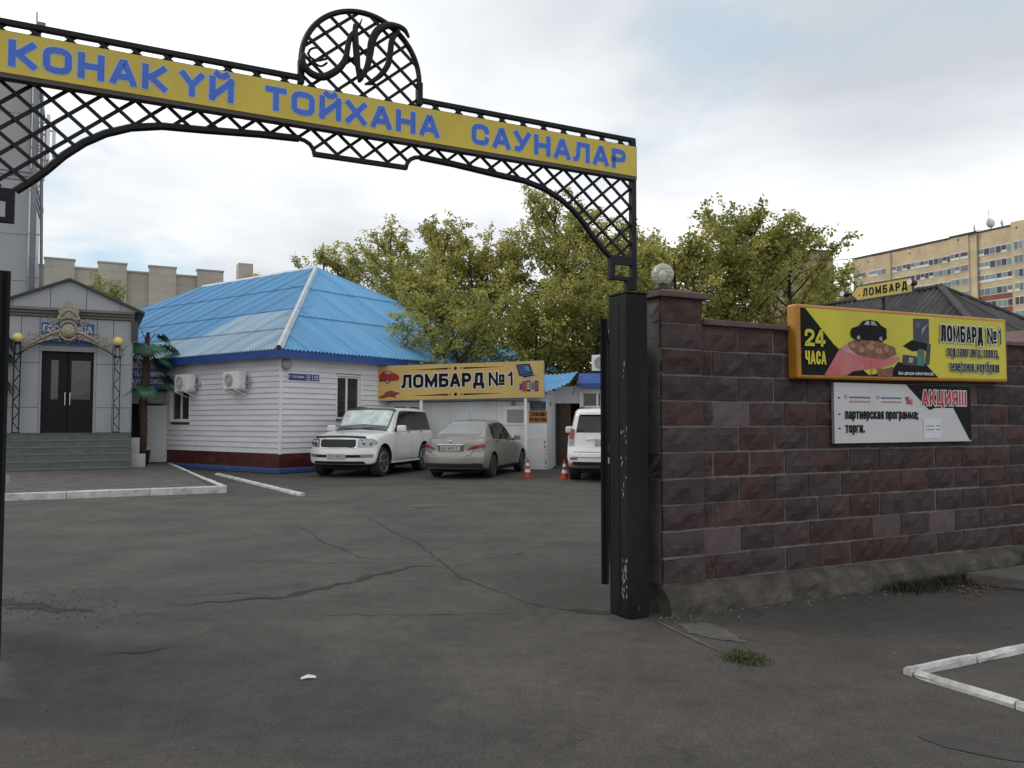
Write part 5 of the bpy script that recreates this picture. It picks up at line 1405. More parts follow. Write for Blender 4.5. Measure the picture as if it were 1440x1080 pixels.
bo('printed_red_car', [(.015, .64), (.02, .56), (.035, .545), (.05, .54), (.055, .50), (.075, .50), (.085, .55), (.125, .56), (.14, .60), (.14, .70), (.12, .77), (.10, .80), (.09, .85), (.065, .875), (.04, .86), (.025, .79), (.012, .74)], 1, RC)
bo('printed_car_window', [(.045, .79), (.055, .85), (.08, .855), (.095, .80), (.075, .775)], 2, 'print_grey')
bo('printed_wheel', ellipse(.066, .545, .012, .06, 14), 2, 'print_black'); bo('printed_rim', ellipse(.066, .545, .008, .042, 12), 3, 'print_grey')
bo('printed_wheel', ellipse(.022, .585, .007, .045, 12), 2, 'print_black')
bo('printed_gold_hand', [(.005, .06), (.02, .13), (.06, .17), (.05, .22), (.09, .27), (.12, .23), (.145, .21), (.135, .16), (.115, .13), (.12, .06), (.07, .09), (.04, .05)], 1, RC)
bo('printed_gold', [(.035, .17), (.06, .25), (.09, .28), (.115, .24), (.10, .18), (.06, .16)], 2, 'print_gold')
bo('printed_laptop', [(.845, .93), (.925, .94), (.945, .65), (.865, .60)], 1, 'print_black')
bo('printed_screen', [(.853, .905), (.92, .915), (.936, .67), (.871, .63)], 2, 'print_blue')
bo('printed_glow', [(.89, .86), (.915, .88), (.928, .74), (.90, .76)], 3, M_('print_glow', (.06, .22, .55), .4, .4, 9))
bo('printed_keys', [(.865, .60), (.945, .65), (.985, .59), (.905, .49)], 1, 'print_grey')
bo('printed_keys_dark', [(.876, .60), (.942, .637), (.958, .61), (.892, .555)], 2, 'print_black')
for i, (u, mt, h) in enumerate(((.862, 'print_grey', .26), (.880, RC, .29), (.905, 'print_black', .31), (.930, 'print_grey', .29), (.952, 'print_night', .30))):
    bo('printed_phone', [(u, .16), (u + .022, .16), (u + .022, .16 + h), (u, .16 + h)], 1 + i % 2, mt)
    bo('printed_phone_screen', [(u + .004, .21), (u + .018, .21), (u + .018, .12 + h), (u + .004, .12 + h)], 4, ('print_blue', 'print_red', 'print_grey', 'print_green', 'print_red')[i])
for x in (1.62, 5.28): MB().box(x - .045, x + .045, .03, .11, 0, 2.283).build('post', MAT['white_plastic'], bd)
MB().box(.05, .10, .13, .42, 2.34, 2.4).build('stay', MAT['chrome'], bd)

pl = thing('schedule_plate', 'small dark blue lettered plate on the white pawnshop wall', 'sign', PM @ Vector((-.57, -.012, 0)), PRZ)
MB().box(0, .54, -.012, .0, 1.95, 2.24).build('plate', M_('navy', (.012, .015, .075), .4, .3, 5), pl)
for zq in (2.185, 1.985):
    for i in range(7): flat('printed_mark', [(.05 + i * .066, zq), (.09 + i * .066, zq), (.09 + i * .066, zq + .022), (.05 + i * .066, zq + .022)], -.0135, MAT['print_grey'], pl)
flat('printed_field', [(.09, 2.035), (.45, 2.035), (.45, 2.16), (.09, 2.16)], -.0135, M_('print_smoke', (.07, .075, .085), .5, .3, 8), pl)
pl = thing('hours_plate', 'small orange lettered plate under the dark blue plate on the white wall', 'sign', PM @ Vector((-.61, -.012, 0)), PRZ)
MB().box(0, .63, -.012, .0, 1.54, 1.935).build('plate', M_('plate_orange', (.42, .17, .035), .5, .25, 5), pl)
lettering('ТӘУЛІК БОЙЫ', .12, .50, .26, .07, 1.755, -.0145, MAT['print_black'], pl, .1)
lettering('КРУГЛОСУТОЧНО', .12, .57, .24, .03, 1.575, -.0145, MAT['print_black'], pl, .1)
for x in (-1.15, .12):
    o = MB().prism([(-.10, 0), (0, -.09), (.10, 0), (0, .09)], -.012, 0).build('diamond_plate', M_('brass', (.28, .22, .12), .5, .3, 8) if x < -1 else bpy.data.materials['brass'], None)
    o.location = PM @ (Vector((x, -.008, 2.16)) if x < 0 else Vector((.006, .5, 2.16))); o.rotation_euler = (0, 0, PRZ if x < 0 else PRZ - R(-90))
    tag(o, 'small gold diamond shaped plaque over the shuttered pawnshop window' if x < 0 else 'small gold diamond shaped plaque beside the pawnshop entrance', 'plaque')

# ================================================================== CARS
def pchip(K):
    xs = [k[0] for k in K]; ys = [k[1] for k in K]; n = len(xs)
    h = [xs[i + 1] - xs[i] for i in range(n - 1)]; d = [(ys[i + 1] - ys[i]) / h[i] for i in range(n - 1)]
    m = [0] * n; m[0], m[-1] = d[0], d[-1]
    for i in range(1, n - 1):
        if d[i - 1] * d[i] > 0:
            w1, w2 = 2 * h[i] + h[i - 1], h[i] + 2 * h[i - 1]
            m[i] = (w1 + w2) / (w1 / d[i - 1] + w2 / d[i])
    def f(x):
        x = min(max(x, xs[0]), xs[-1]); i = 0
        while i < n - 2 and x > xs[i + 1]: i += 1
        t = (x - xs[i]) / h[i]
        return ys[i] * (1 + 2 * t) * (1 - t) ** 2 + m[i] * h[i] * t * (1 - t) ** 2 + ys[i + 1] * t * t * (3 - 2 * t) + m[i + 1] * h[i] * t * t * (t - 1)
    return f

class Car:
    """x: 0 front .. L rear, y: half width, z up.  lines = list of (ykeys, zkeys) from the sill to the roof centre"""
    def __init__(s, L, w, lines, fz, rz_, kf, kr):
        s.L, s.w = L, w
        s.Y = [pchip(a) if len(a) > 1 else (lambda x, c=a[0][1]: c) for a, b in lines]
        s.Z = [pchip(b) if len(b) > 1 else (lambda x, c=b[0][1]: c) for a, b in lines]
        s.fz, s.rz, s.kf, s.kr = pchip(fz), pchip(rz_), kf, kr
        s.n = len(lines)
    def D(s, x, y, z):
        wf = max(0, 1 - x / 1.0) ** 2; wr = max(0, 1 - (s.L - x) / 1.0) ** 2
        p = (min(1.1, abs(y) / s.w)) ** 2.6
        return Vector((x + wf * (s.fz(z) + s.kf * p) - wr * (s.rz(z) + s.kr * p), y, z))
    def sec(s, x):
        ky = [(i, s.Y[i](x)) for i in range(s.n)]; kz = [(i, s.Z[i](x)) for i in range(s.n)]
        return pchip(ky), pchip(kz)
    def S(s, x, v, sg=1):
        if getattr(s, '_cx', None) != x: s._cx = x; s._c = s.sec(x)
        return s.D(x, sg * s._c[0](v), s._c[1](v))
    def nrm(s, x, v, sg=1):
        e = .012
        du = s.S(min(x + e, s.L), v, sg) - s.S(max(x - e, 0), v, sg)
        dv = s.S(x, min(v + .04, s.n - 1), sg) - s.S(x, max(v - .04, 0), sg)
        n = du.cross(dv)
        if n.length < 1e-9: return Vector((0, sg, 0))
        n.normalize()
        if n.y * sg < 0 and abs(n.y) > .05: n = -n
        elif abs(n.y) <= .05 and n.z < 0: n = -n
        return n
    def body(s, sub=4, nx=64):
        xs = [s.L * (.5 - .5 * math.cos(math.pi * i / nx)) * .55 + s.L * i / nx * .45 for i in range(nx + 1)]
        vv = [i / sub for i in range((s.n - 1) * sub + 1)]; m = len(vv); mb = MB()
        for sg in (1, -1):
            vs_ = [s.S(x, v, sg) for x in xs for v in vv]
            mb.add(vs_, [(i * m + j, (i + 1) * m + j, (i + 1) * m + j + 1, i * m + j + 1) if sg > 0 else (i * m + j, i * m + j + 1, (i + 1) * m + j + 1, (i + 1) * m + j) for i in range(nx) for j in range(m - 1)])
        for x in (0, s.L):
            y_, z_ = s.sec(x); nc = 16; vs_ = []
            for v in vv:
                for c in range(nc + 1): vs_.append(s.D(x, y_(v) * (2 * c / nc - 1), z_(v)))
            mb.add(vs_, [(j * (nc + 1) + c, j * (nc + 1) + c + 1, (j + 1) * (nc + 1) + c + 1, (j + 1) * (nc + 1) + c) for j in range(m - 1) for c in range(nc)])
        me = mb.mesh('body', fix=False)
        bm = bmesh.new(); bm.from_mesh(me)
        bmesh.ops.remove_doubles(bm, verts=bm.verts, dist=.0008)
        bmesh.ops.dissolve_degenerate(bm, edges=bm.edges, dist=.0005)
        bmesh.ops.recalc_face_normals(bm, faces=bm.faces)
        bm.to_mesh(me); bm.free()
        return me
    def patch(s, name, v0, v1, xf, xr, mat, parent, sg=1, off=.006, nu=14, nv=8, flatten=False):
        """piece of skin: v from v0 to v1; x from xf(t) to xr(t), t = 0 bottom .. 1 top"""
        mb = MB(); vs_ = []
        for j in range(nv + 1):
            t = j / nv; v = v0 + (v1 - v0) * t
            a, b = xf(t), xr(t)
            for i in range(nu + 1):
                x = a + (b - a) * i / nu
                vs_.append(s.S(x, v, sg) + s.nrm(x, v, sg) * off)
        k = nu + 1
        mb.add(vs_, [(j * k + i, j * k + i + 1, (j + 1) * k + i + 1, (j + 1) * k + i) for j in range(nv) for i in range(nu)])
        return mb.build(name, mat, parent, smooth=True, fix=False)
    def screen(s, name, va, x0, x1, mat, parent, off=.006, nu=10, nv=8, inset=0):
        """windscreen or rear window: from side to side between x0 (bottom) and x1 (top)"""
        mb = MB(); vs_ = []; top = s.n - 1
        for j in range(nv + 1):
            x = x0 + (x1 - x0) * j / nv
            vl = [(va + (top - va) * i / nu, 1) for i in range(nu + 1)] + [(top - (top - va) * i / nu, -1) for i in range(1, nu + 1)]
            for v, sg in vl:
                n = s.nrm(x, min(v, top - .05), sg)
                vs_.append(s.S(x, v, sg) + n * off)
        k = 2 * nu + 1
        mb.add(vs_, [(j * k + i, j * k + i + 1, (j + 1) * k + i + 1, (j + 1) * k + i) for j in range(nv) for i in range(k - 1)])
        return mb.build(name, mat, parent, smooth=True, fix=False)
    def face(s, name, pts, end, mat, parent, out=.012, back=.04, bevel=0, sub=8):
        """solid shape on the nose (end=0) or tail (end=1) following its curvature; pts in y,z"""
        P = []
        for i in range(len(pts)):
            a, b = Vector(pts[i]), Vector(pts[(i + 1) % len(pts)])
            for k in range(sub): P.append(a.lerp(b, k / sub))
        X = 0 if end == 0 else s.L; sg = -1 if end == 0 else 1
        n = len(P)
        f = [s.D(X, p.x, p.y) + Vector((sg * out, 0, 0)) for p in P]; bk = [s.D(X, p.x, p.y) - Vector((sg * back, 0, 0)) for p in P]
        c = sum((p for p in P), Vector((0, 0))) / n
        mb = MB()
        # fan of strips so that the front follows the curve
        rings = [f]
        for q in (.8, .6, .4, .2):
            rings.append([s.D(X, c.x + (p.x - c.x) * q, c.y + (p.y - c.y) * q) + Vector((sg * out, 0, 0)) for p in P])
        allv = list(bk)
        for g in rings: allv += g
        allv.append(s.D(X, c.x, c.y) + Vector((sg * out, 0, 0)))
        fs = []; nr = len(rings)
        for r_ in range(nr):
            for i in range(n):
                j = (i + 1) % n; fs.append((r_ * n + i, r_ * n + j, (r_ + 1) * n + j, (r_ + 1) * n + i))
        for i in range(n): fs.append((nr * n + i, nr * n + (i + 1) % n, (nr + 1) * n))
        return mb.add(allv, fs).build(name, mat, parent)

def cut_arches(me, cuts, mats):
    """wheel openings: subtract cylinders; the cut faces take the dark lining"""
    o = bpy.data.objects.new('body', me); COL.objects.link(o)
    for m in mats: me.materials.append(m)
    tmp = []
    for x, y0, y1, z, r_ in cuts:
        mb = MB(); mb.mat(1)
        prof = [(r_, y0), (r_, y1)]
        mb.lathe(prof, 36, (x, 0, z), axis='Y')
        # lathe with axis Y swaps y,z: profile z is y
        c = mb.build('cutter', mats)
        tmp.append(c)
        b = o.modifiers.new('cut', 'BOOLEAN'); b.operation = 'DIFFERENCE'; b.solver = 'EXACT'; b.object = c
        b.material_mode = 'INDEX'
    dg = bpy.context.evaluated_depsgraph_get(); dg.update()
    me2 = bpy.data.meshes.new_from_object(o.evaluated_get(dg))
    o.modifiers.clear(); o.data = me2
    for c in tmp: bpy.data.objects.remove(c)
    return o
def shade(o, ang=38):
    o.data.polygons.foreach_set('use_smooth', [True] * len(o.data.polygons))
    bm = bmesh.new(); bm.from_mesh(o.data)
    for e in bm.edges:
        if len(e.link_faces) == 2 and e.calc_face_angle(0) > R(ang): e.smooth = False
    bm.to_mesh(o.data); bm.free()
def paint(name, col, rough, metal, dirt):
    return M_(name, col, rough, .06, 1.5, 0, metal=metal, coat=.6, dirt=dirt, dirt_scale=1.8, dirt_amt=.3)
MAT['lining'] = M_('lining', (.012, .012, .012), .9, .2, 6)
MAT['paint_white'] = paint('paint_white', (.74, .74, .72), .3, .0, (.58, .57, .54))
MAT['paint_beige'] = paint('paint_beige', (.29, .278, .248), .34, .3, (.22, .208, .185))
MAT['lamp_clear'] = M_('lamp_clear', (.42, .43, .44), .12, .55, 26, .4, 40, metal=.6, spec=.8)
MAT['lamp_red'] = M_('lamp_red', (.30, .010, .014), .15, .3, 20, .1, 60, spec=.8)
MAT['alloy'] = M_('alloy', (.42, .42, .43), .3, .3, 8, metal=.7, dirt=(.15, .14, .13), dirt_amt=.4)
MAT['alloy_dirty'] = M_('alloy_dirty', (.085, .082, .078), .5, .4, 8, metal=.3)
MAT['rim_dark'] = M_('rim_dark', (.025, .025, .026), .6, .3, 8)
MAT['plate_white'] = M_('plate_white', (.55, .55, .55), .4, .15, 8)
MAT['print_dim'] = M_('print_dim', (.05, .05, .055), .5, .2, 8)
MAT['mesh_grille'] = M_('mesh_grille', (.035, .036, .038), .4, .5, 60, .6, 90, metal=.4)
MAT['seam'] = M_('seam', (.03, .03, .03), .8, .2, 9)

def wheel(parent, x, y, R_, W, sg, spokes, rim, rimr=.68):
    """tyre with an alloy rim; sg = side of the car the face looks to"""
    t = MB().lathe([(R_ * .66, -W / 2 + .01), (R_ * .93, -W / 2), (R_, -W / 2 + .035), (R_, W / 2 - .035), (R_ * .93, W / 2), (R_ * .66, W / 2 - .01)], 32, axis='Y').build('wheel', MAT['rubber'], parent, smooth=False)
    shade(t, 30)
    t.location = (x, y, R_)
    o = sg * (W / 2 - .005)
    MB().lathe([(R_ * rimr, o), (R_ * rimr, o - sg * .03), (R_ * .1, o - sg * .07)], 28, axis='Y').build('rim_dish', MAT['rim_dark'], t)
    MB().tube([(R_ * (rimr - .015) * math.cos(a), o, R_ * (rimr - .015) * math.sin(a)) for a in [2 * math.pi * i / 30 for i in range(30)]], .014, 6, True).build('rim_ring', rim, t, smooth=True)
    for i in range(spokes):
        a = 2 * math.pi * i / spokes + .3
        for da in (-.10, .10):
            MB().bar((R_ * .12 * math.cos(a + da), o - sg * .012, R_ * .12 * math.sin(a + da)), (R_ * (rimr - .02) * math.cos(a + da * 1.1), o - sg * .004, R_ * (rimr - .02) * math.sin(a + da * 1.1)), .026, .022, up=(0, 1, 0)).build('spoke', rim, t)
    MB().lathe([(R_ * .16, o - sg * .02), (R_ * .15, o + sg * .004), (R_ * .05, o + sg * .008)], 16, axis='Y').build('hub_cap', rim, t)
    return t
def plate(car, root, txt, end, zc, w=.52, h=.112, out=.03, blue=False):
    X = 0 if end == 0 else car.L; sg = -1 if end == 0 else 1
    q = car.D(X, 0, zc)
    xx = q.x + sg * out
    x0, x1 = sorted((xx, xx - sg * .012))
    p = MB().box(x0, x1, -w / 2, w / 2, zc - h / 2, zc + h / 2).build('number_plate', MAT['plate_white'], root)
    fr = .008
    MB().box(x0 + .002 * 0, x1, -w / 2 - fr, w / 2 + fr, zc - h / 2 - fr, zc - h / 2 - .0005).build('plate_frame', MAT['black_plastic'], p)
    MB().box(x0, x1, -w / 2 - fr, w / 2 + fr, zc + h / 2 + .0005, zc + h / 2 + fr).build('plate_frame', MAT['black_plastic'], p)
    t = text_mb(txt, h * .66, w * .88, .17, -w * .44, zc - h * .33, 0, .22)
    ln = xx + sg * .002
    t.v = [(ln - sg * abs(y_) * 0 + sg * (-y_) * .5, (x_ if sg > 0 else -x_), z_) for x_, y_, z_ in t.v]
    t.build('plate_number', MAT['print_dim'], p, fix=False)
    return p
def mirror(car, root, x, v, sg, mat, size=1.0):
    q = car.S(x, v, sg)
    m = MB()
    a = q + Vector((0, sg * .02, .0))
    c = q + Vector((.0, sg * .16 * size, .07))
    k = size
    m.box(-.06 * k, .05 * k, -.115 * k, .115 * k, -.075 * k, .085 * k, M=Matrix.Translation(c) @ Matrix.Rotation(-sg * .12, 4, 'Z'))
    o = m.build('mirror', mat, root, bevel=.035 * k)
    MB().bar(q - Vector((0, sg * .02, 0)), c - Vector((0, sg * .05, .02)), .05, .04).build('mirror_arm', MAT['black_plastic'], o)
    return o
def handle(car, root, x, v, sg, mat):
    q = car.S(x, v, sg) + car.nrm(x, v, sg) * .02
    return MB().bar(q + Vector((-.09, 0, 0)), q + Vector((.09, 0, .005)), .03, .025).build('door_handle', mat, root, bevel=.008)
def seams(car, root, xs, v0, v1, sg, w=.009):
    for x in xs:
        f = x if callable(x) else (lambda t, c=x: c)
        car.patch('door_seam', v0, v1, lambda t: f(t) - w / 2, lambda t: f(t) + w / 2, MAT['seam'], root, sg, .0025, 1, 16)
C_ = lambda *k: list(k)

# ------------------------------------------------------------------ white SUV seen from the front
def suv_lines(L, w, H, hood, belt, xb, xt, xre, roofw):
    return [
     (C_((0, .0), (L, .0)), C_((0, .36), (.8, .30), (L - .6, .30), (L, .42))),
     (C_((0, w * .72), (L, w * .72)), C_((0, .36), (.8, .30), (L - .6, .30), (L, .42))),
     (C_((0, w * .93), (.7, w * .955), (L - .7, w * .955), (L, w * .90)), C_((0, .40), (.8, .36), (L - .6, .36), (L, .47))),
     (C_((0, w * .99), (.7, w * 1.0), (L - .7, w * 1.0), (L, w * .97)), C_((0, .58), (L, .62))),
     (C_((0, w * .98), (.7, w * 1.0), (L - .7, w * .995), (L, w * .96)), C_((0, .80), (L, .88))),
     (C_((0, w * .90), (.6, w * .955), (xb, w * .965), (L - .5, w * .955), (L, w * .90)), C_((0, hood - .12), (.5, hood - .07), (xb, belt - .02), (L, belt))),
     (C_((0, w * .80), (.6, w * .86), (xb, w * .90), (xt, w * .925), (L - .4, w * .915), (L, w * .86)), C_((0, hood - .035), (.5, hood + .02), (xb, belt + .015), (L, belt + .03))),
     (C_((0, w * .66), (.6, w * .74), (xb, w * .80), (xt, roofw), (xre, roofw * .985), (L, roofw * .93)), C_((0, hood - .01), (.5, hood + .05), (xb, belt + .03), (xt - .0, H - .12), (xt + .5, H - .085), (xre, H - .11), (L, H - .20))),
     (C_((0, w * .45), (.6, w * .5), (xb, w * .62), (xt, roofw * .88), (xre, roofw * .87), (L, roofw * .80)), C_((0, hood + .005), (.5, hood + .07), (xb, belt + .045), (xt, H - .055), (xt + .5, H - .02), (xre, H - .05), (L, H - .14))),
     (C_((0, 0.), (L, 0.)), C_((0, hood + .015), (.5, hood + .085), (xb - .1, belt + .05), (xb + .02, belt + .085), (xt, H - .035), (xt + .6, H), (xre, H - .03), (L, H - .11)))]
def build_suv(root, H, hood, belt, facing):
    L, w = 4.92, .975
    xb, xt, xre = 1.42, 2.12, 4.3
    car = Car(L, w, suv_lines(L, w, H, hood, belt, xb, xt, xre, .775), [(.2, .16), (.45, .0), (.62, .0), (.8, .05), (1.05, .10), (1.3, .16)], [(.3, .10), (.5, .0), (.72, .02), (.9, .09), (1.2, .12), (1.85, .36)], .42, .24)
    fx, rx, WR = .92, 3.77, .395
    me = car.body()
    b = cut_arches(me, [(x, s0, s1, WR + .02, WR + .085) for x in (fx, rx) for s0, s1 in ((.60, 1.2), (-1.2, -.60))], [MAT['paint_white'], MAT['lining']])
    b.parent = root; shade(b)
    for x in (fx, rx):
        for sg in (1, -1): wheel(root, x, sg * .81, WR, .275, sg, 5, MAT['alloy'])
    MB().box(.5, L - .5, -.66, .66, .22, .34).build('underbody', MAT['lining'], root)
    for sg in (1, -1):
        car.patch('side_window', 6.10, 6.90, lambda t: xb + .22 + .62 * t, lambda t: 2.752, MAT['dark_glass'], root, sg)
        car.patch('side_window', 6.10, 6.90, lambda t: 2.768, lambda t: 3.652 - .01 * t, MAT['dark_glass'], root, sg)
        car.patch('side_window', 6.10, 6.90, lambda t: 3.668 - .01 * t, lambda t: 4.66 - .20 * t, MAT['dark_glass'], root, sg)
        car.patch('window_trim', 5.98, 6.06, lambda t: xb + .16, lambda t: 4.66, MAT['black_plastic'], root, sg, .008, 24, 1)
        seams(car, root, [1.62, 2.76, 3.66], 2.4, 6.0, sg)
        seams(car, root, [lambda t: .55 + .0 * t], 5.0, 5.9, sg)
        for x in (2.58, 3.5): handle(car, root, x, 5.0, sg, MAT['chrome'])
        mirror(car, root, xb + .38, 6.05, sg, MAT['paint_white'], 1.15)
        y0, y1 = sorted((sg * .90, sg * 1.03))
        MB().box(1.42, 3.26, y0, y1, .34, .40).build('running_board', MAT['paint_white'], root, bevel=.015)
        MB().box(1.46, 3.22, y0 + .012, y1 - .012, .401, .408).build('step_pad', MAT['black_plastic'], root)
        # roof rails
        zr = H - .055
        for a, c in ((2.30, 3.25), (3.35, 4.25)):
            MB().tube([(a, sg * .62, zr - .03), (a + .09, sg * .62, zr + .045), ((a + c) / 2, sg * .62, zr + .062), (c - .09, sg * .62, zr + .045), (c, sg * .62, zr - .04)], [.02, .022, .022, .022, .02], 6).build('roof_rail', MAT['black_plastic'], root, smooth=True)
    return car, L, w, xb, xt
suv = thing('white_suv', 'white SUV with mesh grille and silver sunshade parked facing out by the house', 'car', (-4.29 + .03, 25.16, 0), 0)
hd = Vector((.27, .963))                               # from nose to tail
suv.rotation_euler = (0, 0, math.atan2(hd.y, hd.x))
suv.location = Vector((-4.67, 23.79, 0)) - Vector((hd.x, hd.y, 0)) * .92
car, L, w, xb, xt = build_suv(suv, 1.89, 1.08, 1.18, 0)
sh = M_('sunshade', (.80, .82, .80), .4, .5, 4, 1.0, 8, col2=(.42, .47, .46))
car.screen('windscreen_surround', 7.03, xb + .06, xt - .02, MAT['black_plastic'], suv, .004)
car.screen('sunshade', 7.5, xb + .20, xt - .13, sh, suv, .008)
car.screen('windscreen', 7.04, xb + .06, xt - .03, glass_mat('screen_glass', (.66, .71, .69), .03, .82), suv, .012)
car.screen('windscreen_band', 7.03, xt - .10, xt - .015, MAT['dark_glass'], suv, .0135)
car.screen('wiper_cowl', 7.0, xb - .02, xb + .085, MAT['black_plastic'], suv, .0075)
fc = lambda nm, pts, m, **k: car.face(nm, pts, 0, MAT[m] if isinstance(m, str) else m, suv, **k)
fc('grille_surround', [(-.50, .775), (.50, .775), (.545, .83), (.54, 1.0), (.49, 1.035), (-.49, 1.035), (-.54, 1.0), (-.545, .83)], 'chrome', out=.014)
fc('grille', [(-.47, .80), (.47, .80), (.51, .845), (.505, .985), (.465, 1.01), (-.465, 1.01), (-.505, .985), (-.51, .845)], 'mesh_grille', out=.022)
for sg in (1, -1):
    fc('headlight', [(sg * .555, .835), (sg * .60, .80), (sg * .86, .815), (sg * .945, .87), (sg * .945, .955), (sg * .86, 1.02), (sg * .60, 1.025), (sg * .56, 1.0)], 'lamp_clear', out=.012)
    for yy, rr in ((.67, .065), (.82, .06)):
        q = car.D(0, sg * yy, .92)
        MB().lathe([(rr, -.035), (rr * .7, -.02), (rr * .3, -.03)], 16, (q.x + .012, q.y, q.z), axis='X').build('headlight_bowl', MAT['chrome'], suv, smooth=True)
    fc('fog_lamp', [(sg * .64, .535), (sg * .90, .545), (sg * .90, .615), (sg * .64, .62)], 'lamp_clear', out=.012)
    fc('bumper_slot', [(sg * .27, .535), (sg * .63, .535), (sg * .63, .61), (sg * .27, .61)], 'lining', out=.008)
fc('lower_valance', [(-.75, .365), (.75, .365), (.70, .44), (-.70, .44)], 'lining', out=.006)
plate(car, suv, '010 WNS 01', 0, .565, out=.02)
MB().tube([car.D(.02, y, 1.062 + .022 * (1 - (y / .7) ** 2)) + Vector((-.012, 0, 0)) for y in [-.715 + .11 * i for i in range(14)]], .03, 6, flat=None).build('bonnet_deflector', MAT['black_plastic'], suv, smooth=True)
MB().tube([car.S(1.47, 8.6, 1) + Vector((0, 0, .025)), car.S(1.53, 7.5, 1) + Vector((.02, 0, .03))], .01, 5).build('wiper', MAT['black_plastic'], suv)
MB().tube([car.S(1.47, 8.9, -1) + Vector((0, 0, .025)), car.S(1.53, 7.9, -1) + Vector((.02, 0, .03))], .01, 5).build('wiper', MAT['black_plastic'], suv)

# ------------------------------------------------------------------ white SUV seen from behind, half hidden by the gate post
suv2 = thing('white_offroader', 'white off roader seen from behind, half hidden by the black gate post', 'car', (0, 0, 0), 0)
hd2 = Vector((.14, .99)).normalized()                  # heading: nose away from the street
rear_mid = Vector((2.42, 21.25, 0))
suv2.rotation_euler = (0, 0, math.atan2(-hd2.y, -hd2.x))
suv2.location = rear_mid + Vector((hd2.x, hd2.y, 0)) * 4.92 * 1.06
car2, L, w, xb, xt = build_suv(suv2, 1.86, 1.07, 1.16, 1)
car2.screen('windscreen', 7.05, xb + .06, xt - .03, MAT['dark_glass'], suv2, .012)
fc = lambda nm, pts, m, **k: car2.face(nm, pts, 1, MAT[m] if isinstance(m, str) else m, suv2, **k)
fc('rear_window', [(-.73, 1.22), (.73, 1.22), (.66, 1.62), (.62, 1.66), (-.62, 1.66), (-.66, 1.62)], 'dark_glass', out=.010)
fc('roof_spoiler', [(-.66, 1.665), (.66, 1.665), (.60, 1.735), (-.60, 1.735)], 'paint_white', out=.07)
for sg in (1, -1):
    fc('tail_light', [(sg * .79, 1.06), (sg * .90, 1.05), (sg * .905, 1.20), (sg * .84, 1.31), (sg * .76, 1.30)], 'lamp_red', out=.02)
    fc('reversing_light', [(sg * .79, .90), (sg * .915, .90), (sg * .91, 1.045), (sg * .79, 1.055)], 'lamp_clear', out=.02)
    fc('reflector', [(sg * .70, .545), (sg * .88, .545), (sg * .88, .60), (sg * .70, .60)], 'lamp_red', out=.014)
fc('plate_recess', [(-.46, .86), (.46, .86), (.44, 1.08), (-.44, 1.08)], 'paint_white', out=.006)
fc('plate_garnish', [(-.48, 1.045), (.48, 1.045), (.46, 1.10), (-.46, 1.10)], 'chrome', out=.035)
fc('bumper_step', [(-.86, .62), (.86, .62), (.88, .70), (-.88, .70)], 'paint_white', out=.05)
fc('tailgate_seam', [(-.80, .735), (.80, .735), (.80, .745), (-.80, .745)], 'seam', out=.006)
fc('lower_valance', [(-.8, .42), (.8, .42), (.84, .50), (-.84, .50)], 'lining', out=.006)
plate(car2, suv2, 'Z 050 YOM', 1, .955, out=.03)
q = car2.D(car2.L, 0, 1.155)
for a, b in ((.075, .048), (.030, .044)):
    MB().tube([(q.x + .016, q.y + a * math.cos(t), q.z + b * math.sin(t)) for t in [2 * math.pi * i / 18 for i in range(18)]], .007, 5, True).build('emblem', MAT['chrome'], suv2)
MB().tube([(q.x + .016, q.y + .05 * math.cos(t), q.z + .026 + .016 * math.sin(t)) for t in [2 * math.pi * i / 16 for i in range(16)]], .006, 5, True).build('emblem', MAT['chrome'], suv2)

